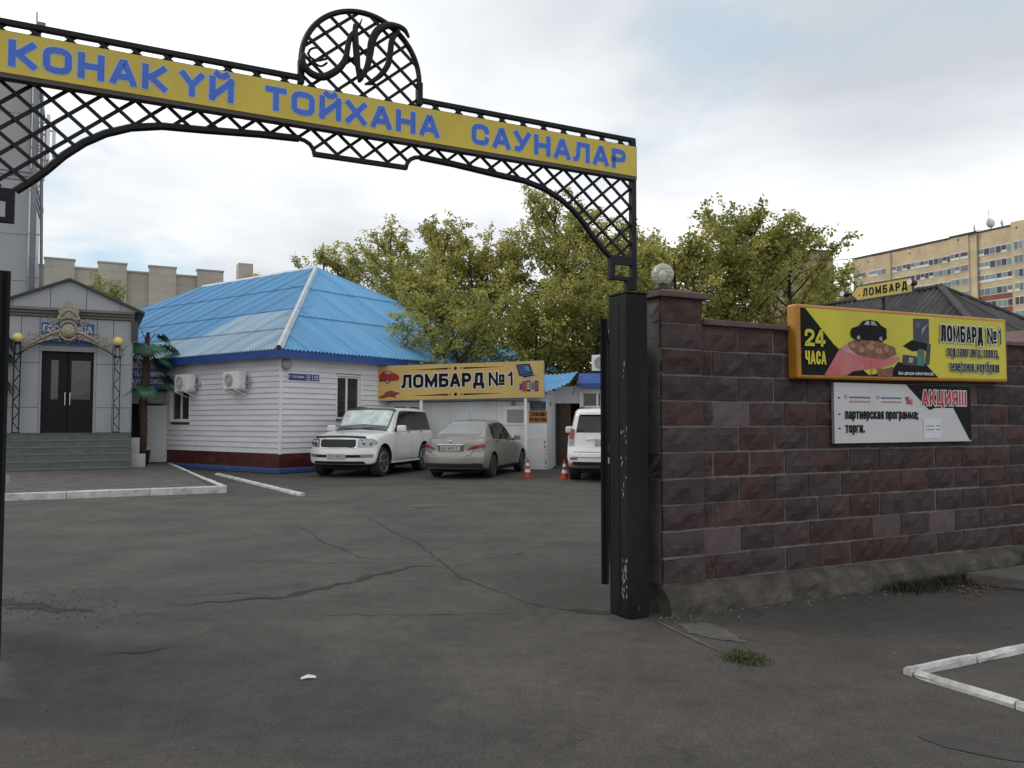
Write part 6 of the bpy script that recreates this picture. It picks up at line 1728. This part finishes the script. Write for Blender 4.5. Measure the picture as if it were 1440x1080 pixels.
# ------------------------------------------------------------------ beige saloon seen from behind
sed = thing('beige_saloon', 'dusty beige grey saloon car parked nose in below the ochre board', 'car', (0, 0, 0), 0)
hs = Vector((.285, .9585)).normalized()
SL_ = 4.55
sed.rotation_euler = (0, 0, math.atan2(-hs.y, -hs.x))
ra = Vector((-1.385, 23.42, 0))
sed.location = ra + Vector((hs.x, hs.y, 0)) * (4.55 - 1.02) * 1.09
w = .848; L = SL_
xb, xt, xre, xdk = 1.16, 1.98, 3.18, 3.98
car3 = Car(L, w, [
 (C_((0, 0.), (L, 0.)), C_((0, .24), (.8, .19), (3.7, .19), (L, .27))),
 (C_((0, w * .7), (L, w * .7)), C_((0, .24), (.8, .19), (3.7, .19), (L, .27))),
 (C_((0, w * .90), (.7, w * .94), (3.8, w * .945), (L, w * .90)), C_((0, .28), (.8, .235), (3.7, .235), (L, .32))),
 (C_((0, w * .96), (.7, w * .995), (3.8, w * .995), (L, w * .95)), C_((0, .45), (L, .47))),
 (C_((0, w * .95), (.7, w * 1.0), (3.8, w * 1.0), (L, w * .94)), C_((0, .60), (2, .68), (L, .68))),
 (C_((0, w * .88), (.6, w * .94), (xb, w * .955), (3.6, w * .955), (4.2, w * .92), (L, w * .84)), C_((0, .66), (.5, .76), (xb, .88), (2.4, .93), (3.6, .965), (L, .93))),
 (C_((0, w * .78), (.6, w * .84), (xb, w * .89), (2.2, w * .91), (3.5, w * .90), (xdk, w * .83), (L, w * .74)), C_((0, .70), (.5, .81), (xb, .91), (2.4, .96), (3.5, 1.0), (xdk, 1.035), (L, .985))),
 (C_((0, w * .66), (.6, w * .72), (xb, w * .78), (xt, w * .68), (2.4, w * .66), (xre, w * .645), (3.55, w * .67), (xdk, w * .72), (L, w * .62)), C_((0, .72), (.5, .84), (xb, .935), (xt - .05, 1.36), (2.35, 1.435), (xre - .1, 1.40), (3.55, 1.245), (xdk, 1.06), (L, 1.0))),
 (C_((0, w * .42), (.6, w * .48), (xb, w * .58), (xt, w * .56), (2.4, w * .56), (xre, w * .54), (xdk, w * .58), (L, w * .45)), C_((0, .735), (.5, .86), (xb, .955), (xt, 1.415), (2.4, 1.492), (xre, 1.435), (3.55, 1.272), (xdk, 1.075), (L, 1.01))),
 (C_((0, 0.), (L, 0.)), C_((0, .74), (.5, .875), (xb - .1, .955), (xb + .02, .985), (xt, 1.44), (2.45, 1.515), (xre, 1.46), (3.55, 1.285), (xdk, 1.08), (L, 1.015)))],
 [(.2, .10), (.42, .0), (.55, .0), (.75, .12), (.9, .2)], [(.2, .12), (.42, .0), (.58, .0), (.70, .05), (.9, .06), (1.02, .10)], .42, .34)
me = car3.body()
WR = .312
fx, rx = .83, 3.53
b = cut_arches(me, [(x, s0, s1, WR + .015, WR + .05) for x in (fx, rx) for s0, s1 in ((.50, 1.1), (-1.1, -.50))], [MAT['paint_beige'], MAT['lining']])
b.parent = sed; shade(b)
for x in (fx, rx):
    for sg in (1, -1): wheel(sed, x, sg * .735, WR, .195, sg, 6, MAT['alloy_dirty'], .70)
MB().box(.5, L - .5, -.6, .6, .15, .24).build('underbody', MAT['lining'], sed)
glass_side = glass_mat('glass_side', (.02, .023, .026), .03)
for sg in (1, -1):
    car3.patch('side_window', 6.10, 6.90, lambda t: xb + .30 + .58 * t, lambda t: 2.36, glass_side, sed, sg)
    car3.patch('side_window', 6.10, 6.90, lambda t: 2.42, lambda t: 3.38 - .22 * t, glass_side, sed, sg)
    car3.patch('window_trim', 5.98, 6.07, lambda t: xb + .2, lambda t: 3.5, MAT['black_plastic'], sed, sg, .006, 24, 1)
    seams(car3, sed, [1.36, 2.40, lambda t: 3.30 - .12 * (1 - t) + .0], 2.3, 5.95, sg, .008)
    for x in (2.22, 3.14): handle(car3, sed, x, 5.02, sg, MAT['paint_beige'])
    mirror(car3, sed, xb + .42, 6.05, sg, MAT['paint_beige'], .85)
    car3.patch('sill_trim', 2.0, 2.35, lambda t: 1.2, lambda t: 3.16, MAT['black_plastic'], sed, sg, .004, 12, 2)
rear_glass = glass_mat('rear_glass', (.13, .14, .135), .03, ior=2.3)
car3.screen('rear_window', 7.12, xdk - .10, xre + .06, rear_glass, sed, .008)
car3.screen('windscreen', 7.08, xb + .06, xt - .04, MAT['dark_glass'], sed, .008)
fc = lambda nm, pts, m, **k: car3.face(nm, pts, 1, MAT[m] if isinstance(m, str) else m, sed, **k)
for sg in (1, -1):
    fc('tail_light', [(sg * .42, .745), (sg * .50, .80), (sg * .62, .845), (sg * .80, .885), (sg * .80, .80), (sg * .62, .765), (sg * .52, .745)], 'lamp_red', out=.014)
    fc('tail_light_lens', [(sg * .43, .725), (sg * .52, .744), (sg * .62, .763), (sg * .795, .797), (sg * .76, .725), (sg * .68, .69), (sg * .58, .705)], 'lamp_clear', out=.012)
    fc('reflector', [(sg * .55, .385), (sg * .68, .385), (sg * .68, .41), (sg * .55, .41)], 'lamp_red', out=.01)
fc('boot_garnish', [(-.37, .855), (.37, .855), (.35, .885), (-.35, .885)], 'chrome', out=.03)
fc('plate_recess', [(-.34, .70), (.34, .70), (.36, .85), (-.36, .85)], M_('recess', (.12, .11, .092), .5, .2, 5), out=.006)
def seam_line(pts):
    for a, b in zip(pts, pts[1:]):
        p, q = car3.D(L, a[0], a[1]), car3.D(L, b[0], b[1])
        MB().bar(p + Vector((.003, 0, 0)), q + Vector((.003, 0, 0)), .008, .008).build('boot_seam', MAT['seam'], sed)
seam_line([(-.56, .70), (-.52, .625), (-.42, .59), (.42, .59), (.52, .625), (.56, .70)])
fc('lower_valance', [(-.76, .285), (.76, .285), (.78, .40), (-.78, .40)], M_('valance', (.035, .033, .03), .7, .3, 6), out=.006)
plate(car3, sed, '033 MWO 01', 1, .775, out=.02)
q = car3.D(L, 0, .945)
MB().lathe([(.045, .0), (.045, .014), (.03, .016)], 18, (q.x, q.y, q.z), axis='X').build('emblem', MAT['chrome'], sed)
MB().tube([car3.S(3.02, 8.95, 1) + Vector((0, 0, -.01)), car3.S(3.02, 8.95, 1) + Vector((.16, 0, .22))], [.006, .003], 5).build('aerial', MAT['black_plastic'], sed)

for o_, k_ in ((suv, 1.07), (suv2, 1.06), (sed, 1.09)): o_.scale = (k_, k_, k_)
# ------------------------------------------------------------------ cones
MAT['cone_red'] = M_('cone_red', (.52, .035, .02), .5, .2, 5, dirt=(.3, .05, .04), dirt_amt=.4)
def cone(loc, label):
    c = thing('traffic_cone', label, 'cone', loc, .4, 'traffic cones by the parked cars')
    MB().slab([(-.15, -.13), (-.13, -.15), (.13, -.15), (.15, -.13), (.15, .13), (.13, .15), (-.13, .15), (-.15, .13)], 0, .03).build('base', MAT['cone_red'], c, bevel=.006)
    rad = lambda z: .105 - (.105 - .022) * (z - .03) / .51
    for z0, z1, m, e in ((.03, .16, 'cone_red', 0), (.16, .25, 'print_white', .0015), (.25, .34, 'cone_red', 0), (.34, .42, 'print_white', .0015), (.42, .54, 'cone_red', 0)):
        MB().lathe([(rad(z0) + e, z0), (rad(z1) + e, z1)], 20).build('band', MAT[m], c, smooth=False)
    return c
cone((.44, 23.05, 0), 'red and white striped traffic cone standing behind the beige saloon')
cone((1.45, 22.62, 0), 'red and white striped traffic cone beside the rear wheel of the off roader')

# ================================================================== TREES
def leaf_mat(name, col, col2):
    m = bpy.data.materials.new(name); m.use_nodes = True
    nt = m.node_tree; nd, lk = nt.nodes, nt.links
    b = nd['Principled BSDF']; b.inputs['Roughness'].default_value = .55; b.inputs['Specular IOR Level'].default_value = .3
    tc = nd.new('ShaderNodeTexCoord'); n = nd.new('ShaderNodeTexNoise'); n.inputs['Scale'].default_value = 1.1; n.inputs['Detail'].default_value = 5
    lk.new(tc.outputs['Object'], n.inputs['Vector'])
    mr = nd.new('ShaderNodeMapRange'); mr.inputs[1].default_value = .35; mr.inputs[2].default_value = .65; lk.new(n.outputs['Fac'], mr.inputs[0])
    mx = nd.new('ShaderNodeMix'); mx.data_type = 'RGBA'; mx.inputs[6].default_value = (*col, 1); mx.inputs[7].default_value = (*col2, 1); lk.new(mr.outputs[0], mx.inputs[0])
    lk.new(mx.outputs[2], b.inputs['Base Color'])
    tr = nd.new('ShaderNodeBsdfTranslucent'); lk.new(mx.outputs[2], tr.inputs[0])
    ms_ = nd.new('ShaderNodeMixShader'); ms_.inputs[0].default_value = .5
    lk.new(b.outputs[0], ms_.inputs[1]); lk.new(tr.outputs[0], ms_.inputs[2]); lk.new(ms_.outputs[0], nd['Material Output'].inputs['Surface'])
    return m
LEAF = [leaf_mat('leaf_olive', (.38, .37, .10), (.28, .295, .08)), leaf_mat('leaf_yellow', (.60, .52, .15), (.50, .45, .13)), leaf_mat('leaf_green', (.19, .235, .06), (.26, .285, .08))]
MAT['bark'] = M_('bark', (.055, .045, .036), .95, .5, 7, .9, 18)
def tree(loc, H, rad, label, seed, base=.18, nb=34, twigs=12, leaves=26, lsize=.15, mixw=(5, 3, 3), low_green=True, name='maple_tree', group='maple trees behind the yard', stems=2, top_pow=.75):
    r = random.Random(seed)
    t = thing(name, label, 'tree', loc, r.uniform(0, 6.28), group)
    tk, cr_ = MB(), MB()
    for sidx in range(stems):
        a = r.uniform(0, 6.28); lean = rad * (.10 + .22 * sidx)
        path = [Vector((0, 0, 0))]
        for i in range(1, 7):
            f = i / 6; path.append(Vector((math.cos(a) * lean * f + r.gauss(0, .08), math.sin(a) * lean * f + r.gauss(0, .08), H * .9 * f)))
        r0 = H * .016
        tk.tube(path, [r0 * (1 - .85 * i / 6) + .015 for i in range(7)], 7)
        for bi in range(nb // stems):
            f = base + (1 - base) * (bi + r.random()) / (nb // stems)
            k = min(5, int(f * .98 * 6)); g = f * .98 * 6 - k
            p0 = path[k].lerp(path[k + 1], min(1, g))
            az = r.uniform(0, 6.28); el = R(r.uniform(0, 34) + 42 * max(0, f - .35))
            env = rad * (.30 + .85 * math.sin(math.pi * min(1, (f - base * .6) / (1.02 - base * .6))) ** .8) * r.uniform(.7, 1.15)
            Ln = max(.7, env)
            d = Vector((math.cos(az) * math.cos(el), math.sin(az) * math.cos(el), math.sin(el)))
            q = [p0]
            for i in range(1, 6):
                d = (d + Vector((r.gauss(0, .12), r.gauss(0, .12), .06 + r.gauss(0, .06)))).normalized()
                q.append(q[-1] + d * Ln / 5)
            tk.tube(q, [.035 * (1 - .8 * i / 5) * (H / 10) + .006 for i in range(6)], 5)
            for ti in range(twigs):
                u = .25 + .8 * (ti + r.random()) / twigs; u = min(u, .999) * 5; k2 = int(u); c = q[k2].lerp(q[k2 + 1], u - k2)
                td = (d * .5 + Vector((r.gauss(0, .6), r.gauss(0, .6), r.gauss(.1, .45)))).normalized(); TL = r.uniform(.35, .85)
                e = c + td * TL
                tk.bar(c, e, .009, .009)
                mi = r.choices((0, 1, 2), mixw)[0]
                if low_green and f < .45 and r.random() < .55: mi = 2
                for li in range(leaves):
                    s = r.random() ** .7; p = c + td * TL * s + Vector((r.gauss(0, .10), r.gauss(0, .10), r.gauss(-.02, .09)))
                    ax = (td * .4 + Vector((r.gauss(0, .7), r.gauss(0, .7), r.gauss(-.35, .4)))).normalized()
                    sd = ax.cross(Vector((r.gauss(0, 1), r.gauss(0, 1), r.gauss(0, 1))))
                    if sd.length < 1e-4: continue
                    sd.normalize(); l = lsize * r.uniform(.6, 1.25); w_ = l * .30
                    cr_.mat(mi if r.random() < .8 else r.randrange(3))
                    m_ = p + ax * l * .5
                    cr_.add([p, m_ + sd * w_, p + ax * l, m_ - sd * w_], [(0, 1, 2, 3)])
    tk.build('trunk', MAT['bark'], t, fix=False)
    cr_.build('crown', LEAF, t, fix=False)
    return t
def px(x, d): return (x - 720) / 1150 * d
def ht(y, d): return 1.6 + (592 - y) / 1150 * d
TREES = [   # where it stands (along the picture, distance), top, spread
 (478, 45, 340, 2.9, 'thin yellowing maple standing behind the ridge of the blue roofed house', 34, (4, 5, 1)),
 (548, 43, 318, 3.5, 'yellow green maple standing behind the hip of the blue roof', 46, (5, 4, 1)),
 (622, 41, 306, 3.7, 'tall feathery maple behind the ochre pawnshop board', 50, (5, 4, 1)),
 (692, 39, 345, 3.3, 'shorter olive maple between the two tallest maples behind the pawnshop', 40, (5, 4, 2)),
 (775, 40, 266, 3.9, 'tallest yellow green maple towering over the pawnshop entrance', 60, (5, 4, 2)),
 (862, 38, 300, 3.6, 'olive maple rising behind the lattice end of the gate arch', 50, (5, 3, 2)),
 (645, 30.8, 428, 3.1, 'low bushy maple leaning over the pawnshop roof beside the blue hip', 46, (5, 3, 3)),
 (748, 32.3, 432, 2.7, 'low dense green maple above the printed laptop end of the ochre board', 38, (5, 2, 4)),
 (835, 32.5, 405, 2.9, 'dense maple with dark lower boughs behind the roof air conditioner', 42, (5, 2, 4)),
 (955, 31, 335, 2.6, 'olive maple behind the globe lamp of the gate pillar', 40, (5, 3, 3)),
 (1030, 32, 292, 3.2, 'broad green maple behind the coping of the block wall', 54, (5, 3, 3)),
 (1108, 33, 310, 2.9, 'loose topped green maple behind the yellow lightbox', 44, (5, 2, 3)),
 (1165, 37, 358, 2.3, 'sparse maple in front of the yellow apartment block', 28, (5, 2, 3)),
 (722, 42, 330, 3.4, 'yellow green maple closing the gap between the tall maples behind the pawnshop', 44, (5, 4, 1)),
 (912, 39, 322, 3.2, 'pale olive maple seen between the gate post and the globe lamp', 42, (5, 3, 2)),
 (590, 37, 372, 2.8, 'lower yellow maple between the blue hip and the ochre board', 38, (5, 4, 2)),
 (905, 35, 345, 2.7, 'greenish maple filling the gap behind the gate post', 38, (5, 3, 3)),
]
for i, (x, d, ytop, rad, lab, nb, mw) in enumerate(TREES):
    H = ht(ytop, d)
    tree((px(x, d), d, 0), H, rad, lab, 100 + i, .16 if H > 8 else .22, nb, 12, 30, .165 if H > 8 else .145, mw)
tree((px(352, 62), 62, 0), ht(368, 62), 2.6, 'small yellow green maple peeping over the house ridge beside the stone chimney', 140, .3, 22, 9, 22, .2, (4, 4, 2))
tree(gw(-3.6, 40), ht(392, 44), 2.0, 'green maple behind the porch gable at the foot of the antenna mast', 141, .3, 22, 9, 22, .16, (2, 1, 6))

# ================================================================== FAR BUILDINGS
def cladding_mat(name, c1, c2, cm, bw, bh, mort=.012, dirt=None):
    m = bpy.data.materials.new(name); m.use_nodes = True
    nt = m.node_tree; nd, lk = nt.nodes, nt.links; b = nd['Principled BSDF']; b.inputs['Roughness'].default_value = .9
    tc = nd.new('ShaderNodeTexCoord'); sp = nd.new('ShaderNodeSeparateXYZ'); lk.new(tc.outputs['Object'], sp.inputs[0])
    ad = nd.new('ShaderNodeMath'); lk.new(sp.outputs[0], ad.inputs[0]); lk.new(sp.outputs[1], ad.inputs[1])
    cb = nd.new('ShaderNodeCombineXYZ'); lk.new(ad.outputs[0], cb.inputs[0]); lk.new(sp.outputs[2], cb.inputs[1])
    br = nd.new('ShaderNodeTexBrick'); br.inputs['Scale'].default_value = 1; br.inputs['Brick Width'].default_value = bw; br.inputs['Row Height'].default_value = bh
    br.inputs['Mortar Size'].default_value = mort; br.inputs['Color1'].default_value = (*c1, 1); br.inputs['Color2'].default_value = (*c2, 1); br.inputs['Mortar'].default_value = (*cm, 1)
    lk.new(cb.outputs[0], br.inputs['Vector'])
    n = nd.new('ShaderNodeTexNoise'); n.inputs['Scale'].default_value = .35; n.inputs['Detail'].default_value = 8; lk.new(tc.outputs['Object'], n.inputs['Vector'])
    mr = nd.new('ShaderNodeMapRange'); mr.inputs[1].default_value = .3; mr.inputs[2].default_value = .7; mr.inputs[3].default_value = .82; mr.inputs[4].default_value = 1.12; lk.new(n.outputs['Fac'], mr.inputs[0])
    hv = nd.new('ShaderNodeHueSaturation'); lk.new(mr.outputs[0], hv.inputs['Value']); lk.new(br.outputs['Color'], hv.inputs['Color']); lk.new(hv.outputs[0], b.inputs['Base Color'])
    bp = nd.new('ShaderNodeBump'); bp.inputs['Strength'].default_value = .5; bp.inputs['Distance'].default_value = .02; bp.invert = True
    lk.new(br.outputs['Fac'], bp.inputs['Height']); lk.new(bp.outputs[0], b.inputs['Normal'])
    return m
MAT['stone_clad'] = cladding_mat('stone_clad', (.45, .415, .345), (.41, .378, .315), (.36, .33, .28), 1.2, .6)
hall = thing('stone_hall', 'long beige stone hall with square pilasters behind the hotel porch', 'building', gw(0, 58), RZ)
MB().box(-22, 4.2, 0, 20, 0, 12.1).build('wall', MAT['stone_clad'], hall)
MB().box(4.2, 26, .3, 20, 0, 12.0).build('wall', MAT['stone_clad'], hall)
MB().box(-22, 4.25, -.06, .5, 12.102, 12.22).build('parapet_cap', MAT['stone_clad'], hall)
for i in range(-5, 4):
    c = -6.21 + (i + 0) * 3.23 if False else -6.21 + i * 3.23
    if c > 4: continue
    p = MB().box(c - .9, c + .9, -.45, -.003, 0, 12.55).build('pilaster', MAT['stone_clad'], hall)
    MB().box(c - .95, c + .95, -.5, .3, 12.552, 12.66).build('pilaster_cap', MAT['stone_clad'], p)
MB().box(5.95, 7.05, 3, 4.2, 11.9, 14.0).build('chimney', MAT['stone_clad'], hall)

MAT['brick_yellow'] = cladding_mat('brick_yellow', (.66, .52, .32), (.60, .475, .295), (.54, .44, .3), .5, .15, .012)
MAT['brick_red'] = cladding_mat('brick_red', (.30, .10, .06), (.25, .085, .05), (.3, .2, .15), .5, .15, .012)
MAT['far_frame'] = M_('far_frame', (.72, .72, .71), .5, .1, .5, piece=.1)
FG = [glass_mat('far_glass_a', (.05, .055, .06), .08), glass_mat('far_glass_b', (.16, .18, .18), .1), glass_mat('far_glass_c', (.20, .29, .28), .1)]
apt = thing('apartment_block', 'tall yellow brick apartment block with rows of glazed loggias', 'building', (109.57, 175, 0), RZ)
MB().box(0, 14, 1.2, 43.5, 0, 44).build('wall', MAT['brick_yellow'], apt)
MB().box(-1.0, 14, -14, 1.197, 0, 44.6).build('wall', MAT['brick_yellow'], apt)
MB().box(-.6, 0 - .003, 9.3, 11.0, 0, 44.0).build('pier', MAT['brick_yellow'], apt)
MB().box(-.9, -.003, 11.0, 15.5, 0, 44.0).build('bay', MAT['brick_yellow'], apt)
MB().box(-.5, -.003, 31.9, 33.2, 0, 43.7).build('pier', MAT['brick_yellow'], apt)
for a, b, x in ((1.2, 9.3, -.05), (9.3, 15.5, -1.0), (15.5, 43.5, -.05)): MB().box(x - .15, 14.1, a + .003, b - .003, 44.003, 44.35).build('parapet', MAT['dark_trim'], apt)
r = random.Random(77)
_pane = {}
def far_window(y0, y1, z0, z1, n, x=-.0):
    f = MB().box(x - .10, x - .003, y0, y1, z0, z1).build('window', MAT['far_frame'], apt)
    wdt = (y1 - y0) / n
    for i in range(n):
        g = r.choices((0, 1, 2), (4, 5, 3))[0]
        hh = z1 - z0 - .3
        lowp = .0 if r.random() < .7 else .45
        key = (round(wdt, 2), round(hh - lowp, 2), g)
        if key not in _pane:
            me = MB().box(-.03, 0, .06, wdt - .06, 0, hh - lowp).mesh('pane'); me.materials.append(FG[g]); _pane[key] = me
        link('pane', _pane[key], f, (x - .1015, y0 + i * wdt, z0 + .15 + lowp))
    return f
for k in range(8):
    zt = 40.3 - 3.0 * k
    far_window(1.6, 5.2, zt - 1.75, zt, 3); far_window(5.35, 9.2, zt - 1.75, zt, 3)
    if k >= 3: MB().box(-.06, -.003, 1.25, 9.28, zt - 2.95, zt - 1.8).build('red_spandrel', MAT['brick_red'], apt)
    far_window(11.1, 12.9, zt - 1.75, zt - .1, 1, -.9); far_window(13.2, 15.4, zt - 1.75, zt - .1, 2, -.9)
    far_window(15.7, 20.2, zt - 1.75, zt - .15, 4); far_window(20.4, 25.0, zt - 1.75, zt - .15, 4); far_window(25.3, 28.6, zt - 1.75, zt - .15, 3)
    far_window(29.0, 31.7, zt - 1.75, zt - .15, 2); far_window(33.4, 38.4, zt - 1.75, zt - .15, 4); far_window(39.4, 42.9, zt - 1.75, zt - .15, 3)
    far_window(-1.3, .6, zt - 1.9, zt, 2, -1.0); far_window(-5.4, -3.4, zt - 1.9, zt, 2, -1.0)
for y, z in ((-.2, 43.0), (13.2, 43.0), (26.5, 42.4), (38.5, 42.4)): MB().box(-1.06 if y < 1 else (-.95 if y < 14 else -.04), -.9 if y < 14 and y > 1 else (-1.001 if y < 1 else -.003), y, y + .35, z, z + .35).build('vent', MAT['dark_trim'], apt)
MB().tube([(-.12, 9.25, 0), (-.12, 9.25, 43.9)], .09, 6).build('downpipe', MAT['galv'], apt)
# dishes and aerials on its roof
for j, (y, tilt, s_) in enumerate(((10.6, .5, .95), (6.8, -.4, 1.15), (4.2, .2, .8))):
    d = thing('satellite_dish', ('white satellite dish on the apartment roof facing the narrow loggia bay', 'largest white satellite dish on the apartment roof with a thin aerial', 'smallest white satellite dish on the apartment roof')[j], 'dish', apt.matrix_world @ Vector((0, 0, 0)) if False else Vector((109.57, 175, 44.3)) + Matrix.Rotation(RZ, 3, 'Z') @ Vector((1.2, y, 0)), RZ + tilt, 'satellite dishes on the apartment roof')
    MB().lathe([(s_ * .95, .32 * s_), (s_ * .7, .14 * s_), (s_ * .35, .03), (.02, 0)], 18, (0, 0, 1.5 * s_), axis='Y').build('reflector', MAT['far_frame'], d, smooth=True)
    MB().bar((0, .1, 0), (0, .1, 1.5 * s_), .12, .12).build('stand', MAT['galv'], d)
    MB().bar((0, 0, 1.2 * s_), (0, 1.0 * s_, 1.5 * s_), .05, .05).build('feed_arm', MAT['galv'], d)
    if j == 1: MB().bar((-.6, 0, 0), (-.6, 0, 4.6), .07, .07).build('aerial', MAT['galv'], d)
b2 = thing('brown_block', 'plain brown brick apartment block end showing over the maples', 'building', (69, 216, 0), 0)
MB().box(0, 16.5, 0, 20, 0, 46.6).build('wall', cladding_mat('brick_brown', (.36, .27, .17), (.32, .24, .15), (.3, .24, .17), .5, .15, .012), b2)
MB().box(-.3, 16.8, -.3, 20, 46.603, 47.0).build('parapet', MAT['dark_trim'], b2)

# ------------------------------------------------------------------ old house with the grey sheet roof behind the wall
gh = thing('grey_roof_house', 'old house with dark grey corrugated hip roof behind the block wall', 'house', (11.6, 22.0, 0), RZ)
MAT['roof_grey'] = M_('roof_grey', (.085, .082, .082), .9, .3, 1.2, .3, 30, spec=.2, col2=(.058, .056, .057), piece=.10, dirt=(.12, .117, .114), dirt_scale=2, dirt_amt=.4)
hu, hn, RLn, EZg, AZg = 3.3, 4.0, 4.2, 2.55, 5.2
def gsheet(o, a, up, a0, a1, smx, lift):
    n = max(2, int((a1 - a0) / .18) * 4); vs_ = []
    nr = a.cross(up).normalized(); nr = nr if nr.z > 0 else -nr
    for i in range(n + 1):
        t = a0 + (a1 - a0) * i / n; h = .03 * math.cos(2 * math.pi * t / .18)
        for s_ in (0, max(.02, smx(t))): vs_.append(o + a * t + up * s_ + nr * (h + lift))
    MB().add(vs_, [(2 * i, 2 * i + 2, 2 * i + 3, 2 * i + 1) for i in range(n)]).build('roof_sheet', MAT['roof_grey'], gh, fix=False)
oL = Vector((-hu, -hn, EZg)); upL = Vector((hu, 0, AZg - EZg)); sL = upL.length; upL.normalize()
tl = RLn + 2 * hn
f_ = lambda t: sL * min(1, t / hn, (tl - t) / hn)
i = 0
while i * 1.08 < tl: gsheet(oL, Vector((0, 1, 0)), upL, i * 1.08, min(tl, i * 1.08 + 1.1), f_, .004 * (i % 2)); i += 1
oH = Vector((-hu, -hn, EZg)); upH = Vector((0, hn, AZg - EZg)); sH = upH.length; upH.normalize()
f2 = lambda t: sH * min(1, t / hu, (2 * hu - t) / hu)
i = 0
while i * 1.08 < 2 * hu: gsheet(oH, Vector((1, 0, 0)), upH, i * 1.08, min(2 * hu, i * 1.08 + 1.1), f2, .004 * (i % 2)); i += 1
A1, A2 = Vector((0, 0, AZg)), Vector((0, RLn, AZg))
MB().add([Vector((hu, -hn, EZg)), Vector((hu, RLn + hn, EZg)), A2, A1], [(0, 1, 2, 3)]).build('roof_slope', MAT['roof_grey'], gh)
MB().add([Vector((hu, RLn + hn, EZg)), Vector((-hu, RLn + hn, EZg)), A2], [(0, 1, 2)]).build('roof_slope', MAT['roof_grey'], gh)
for a, b in ((Vector((-hu, -hn, EZg)), A1), (Vector((hu, -hn, EZg)), A1), (A1, A2)): MB().bar(a + Vector((0, 0, .05)), b + Vector((0, 0, .05)), .16, .06, up=(0, 0, 1)).build('ridge_cap', MAT['roof_grey'], gh)
MB().box(-hu + .4, hu - .4, -hn + .4, RLn + hn - .4, 0, EZg + .1).build('wall', MAT['render_grey'], gh)
MB().bar(Vector((-1.4, -1.0, 4.15)), Vector((-1.4, .6, 4.17)), .2, .03, up=(0, 0, 1)).build('roof_patch', MAT['dark_trim'], gh)
MB().lathe([(.09, 0), (.1, .3), (.12, .32), (.1, .42), (.02, .45)], 12, (-1.6, -2.9, 3.2)).build('vent_cap', MAT['white_plastic'], gh, smooth=True)

sd_ = thing('brown_shed', 'small shed with rust brown gable roof peeping over the far wall coping', 'shed', (10.2, 14.6, 0), RZ)
MAT['rust_roof'] = M_('rust_roof', (.13, .07, .055), .7, .4, 3, .2, 20)
MB().prism([(-.9, 3.02), (0, 3.32), (.9, 3.02), (.9, 2.96), (0, 3.26), (-.9, 2.96)], -1, 2.0).build('roof', MAT['rust_roof'], sd_)
MB().prism([(-.75, 0), (.75, 0), (.75, 3.0), (0, 3.25), (-.75, 3.0)], -.8, 1.8).build('wall', MAT['render_grey'], sd_)

# ------------------------------------------------------------------ arrow sign on a pole behind the wall
ar = thing('arrow_sign', 'small yellow arrow board with black letters on a thin pole behind the wall', 'sign', (4.32, 9.5, 0), RZ - R(90))
MB().tube([(0, .03, 0), (0, .03, 3.1)], .02, 8).build('pole', MAT['black_iron'], ar, smooth=True)
o = [(-.44, 3.13), (-.33, 3.225), (.42, 3.225), (.42, 3.035), (-.33, 3.035)]
MB().prism(o, -.012, .012).build('board_edge', MAT['dark_trim'], ar)
i_ = [(-.415, 3.13), (-.325, 3.208), (.405, 3.208), (.405, 3.052), (-.325, 3.052)]
flat('board_face', i_, -.0135, M_('arrow_yellow', (.55, .42, .10), .5, .15, 3), ar)
lettering('ЛОМБАРД', .095, .60, .2, -.25, 3.083, -.0155, MAT['print_black'], ar, .34)
flat('printed_dot', ellipse(-.30, 3.105, .011, .011, 10), -.015, MAT['print_black'], ar)
for x, sg in ((-.47, -1), (.45, 1)):
    MB().lathe([(.022, -.06), (.035, .0), (.035, .03)], 12, (x, -.05, 3.14), axis='X' if False else 'Y').build('spot_lamp', MAT['black_plastic'], ar, smooth=True)
    MB().bar((x, -.0, 3.14), (x - sg * .04, 0, 3.14), .015, .02).build('spot_bracket', MAT['black_plastic'], ar)
    MB().lathe([(.03, -.116), (.033, -.111)], 12, (x, 0, 3.14), axis='Y').build('spot_lens', MAT['print_white'], ar)

# overhead wire
wr = MB().tube([(7.2 + 9 * t, 34 - 6 * t, 9.2 - 1.0 * math.sin(math.pi * t) - 1.0 * t) for t in [i / 14 for i in range(15)]], .012, 4).build('overhead_wire', MAT['black_plastic'], None)
tag(wr, 'thin black overhead wire strung from the maples over the grey roof', 'wire')
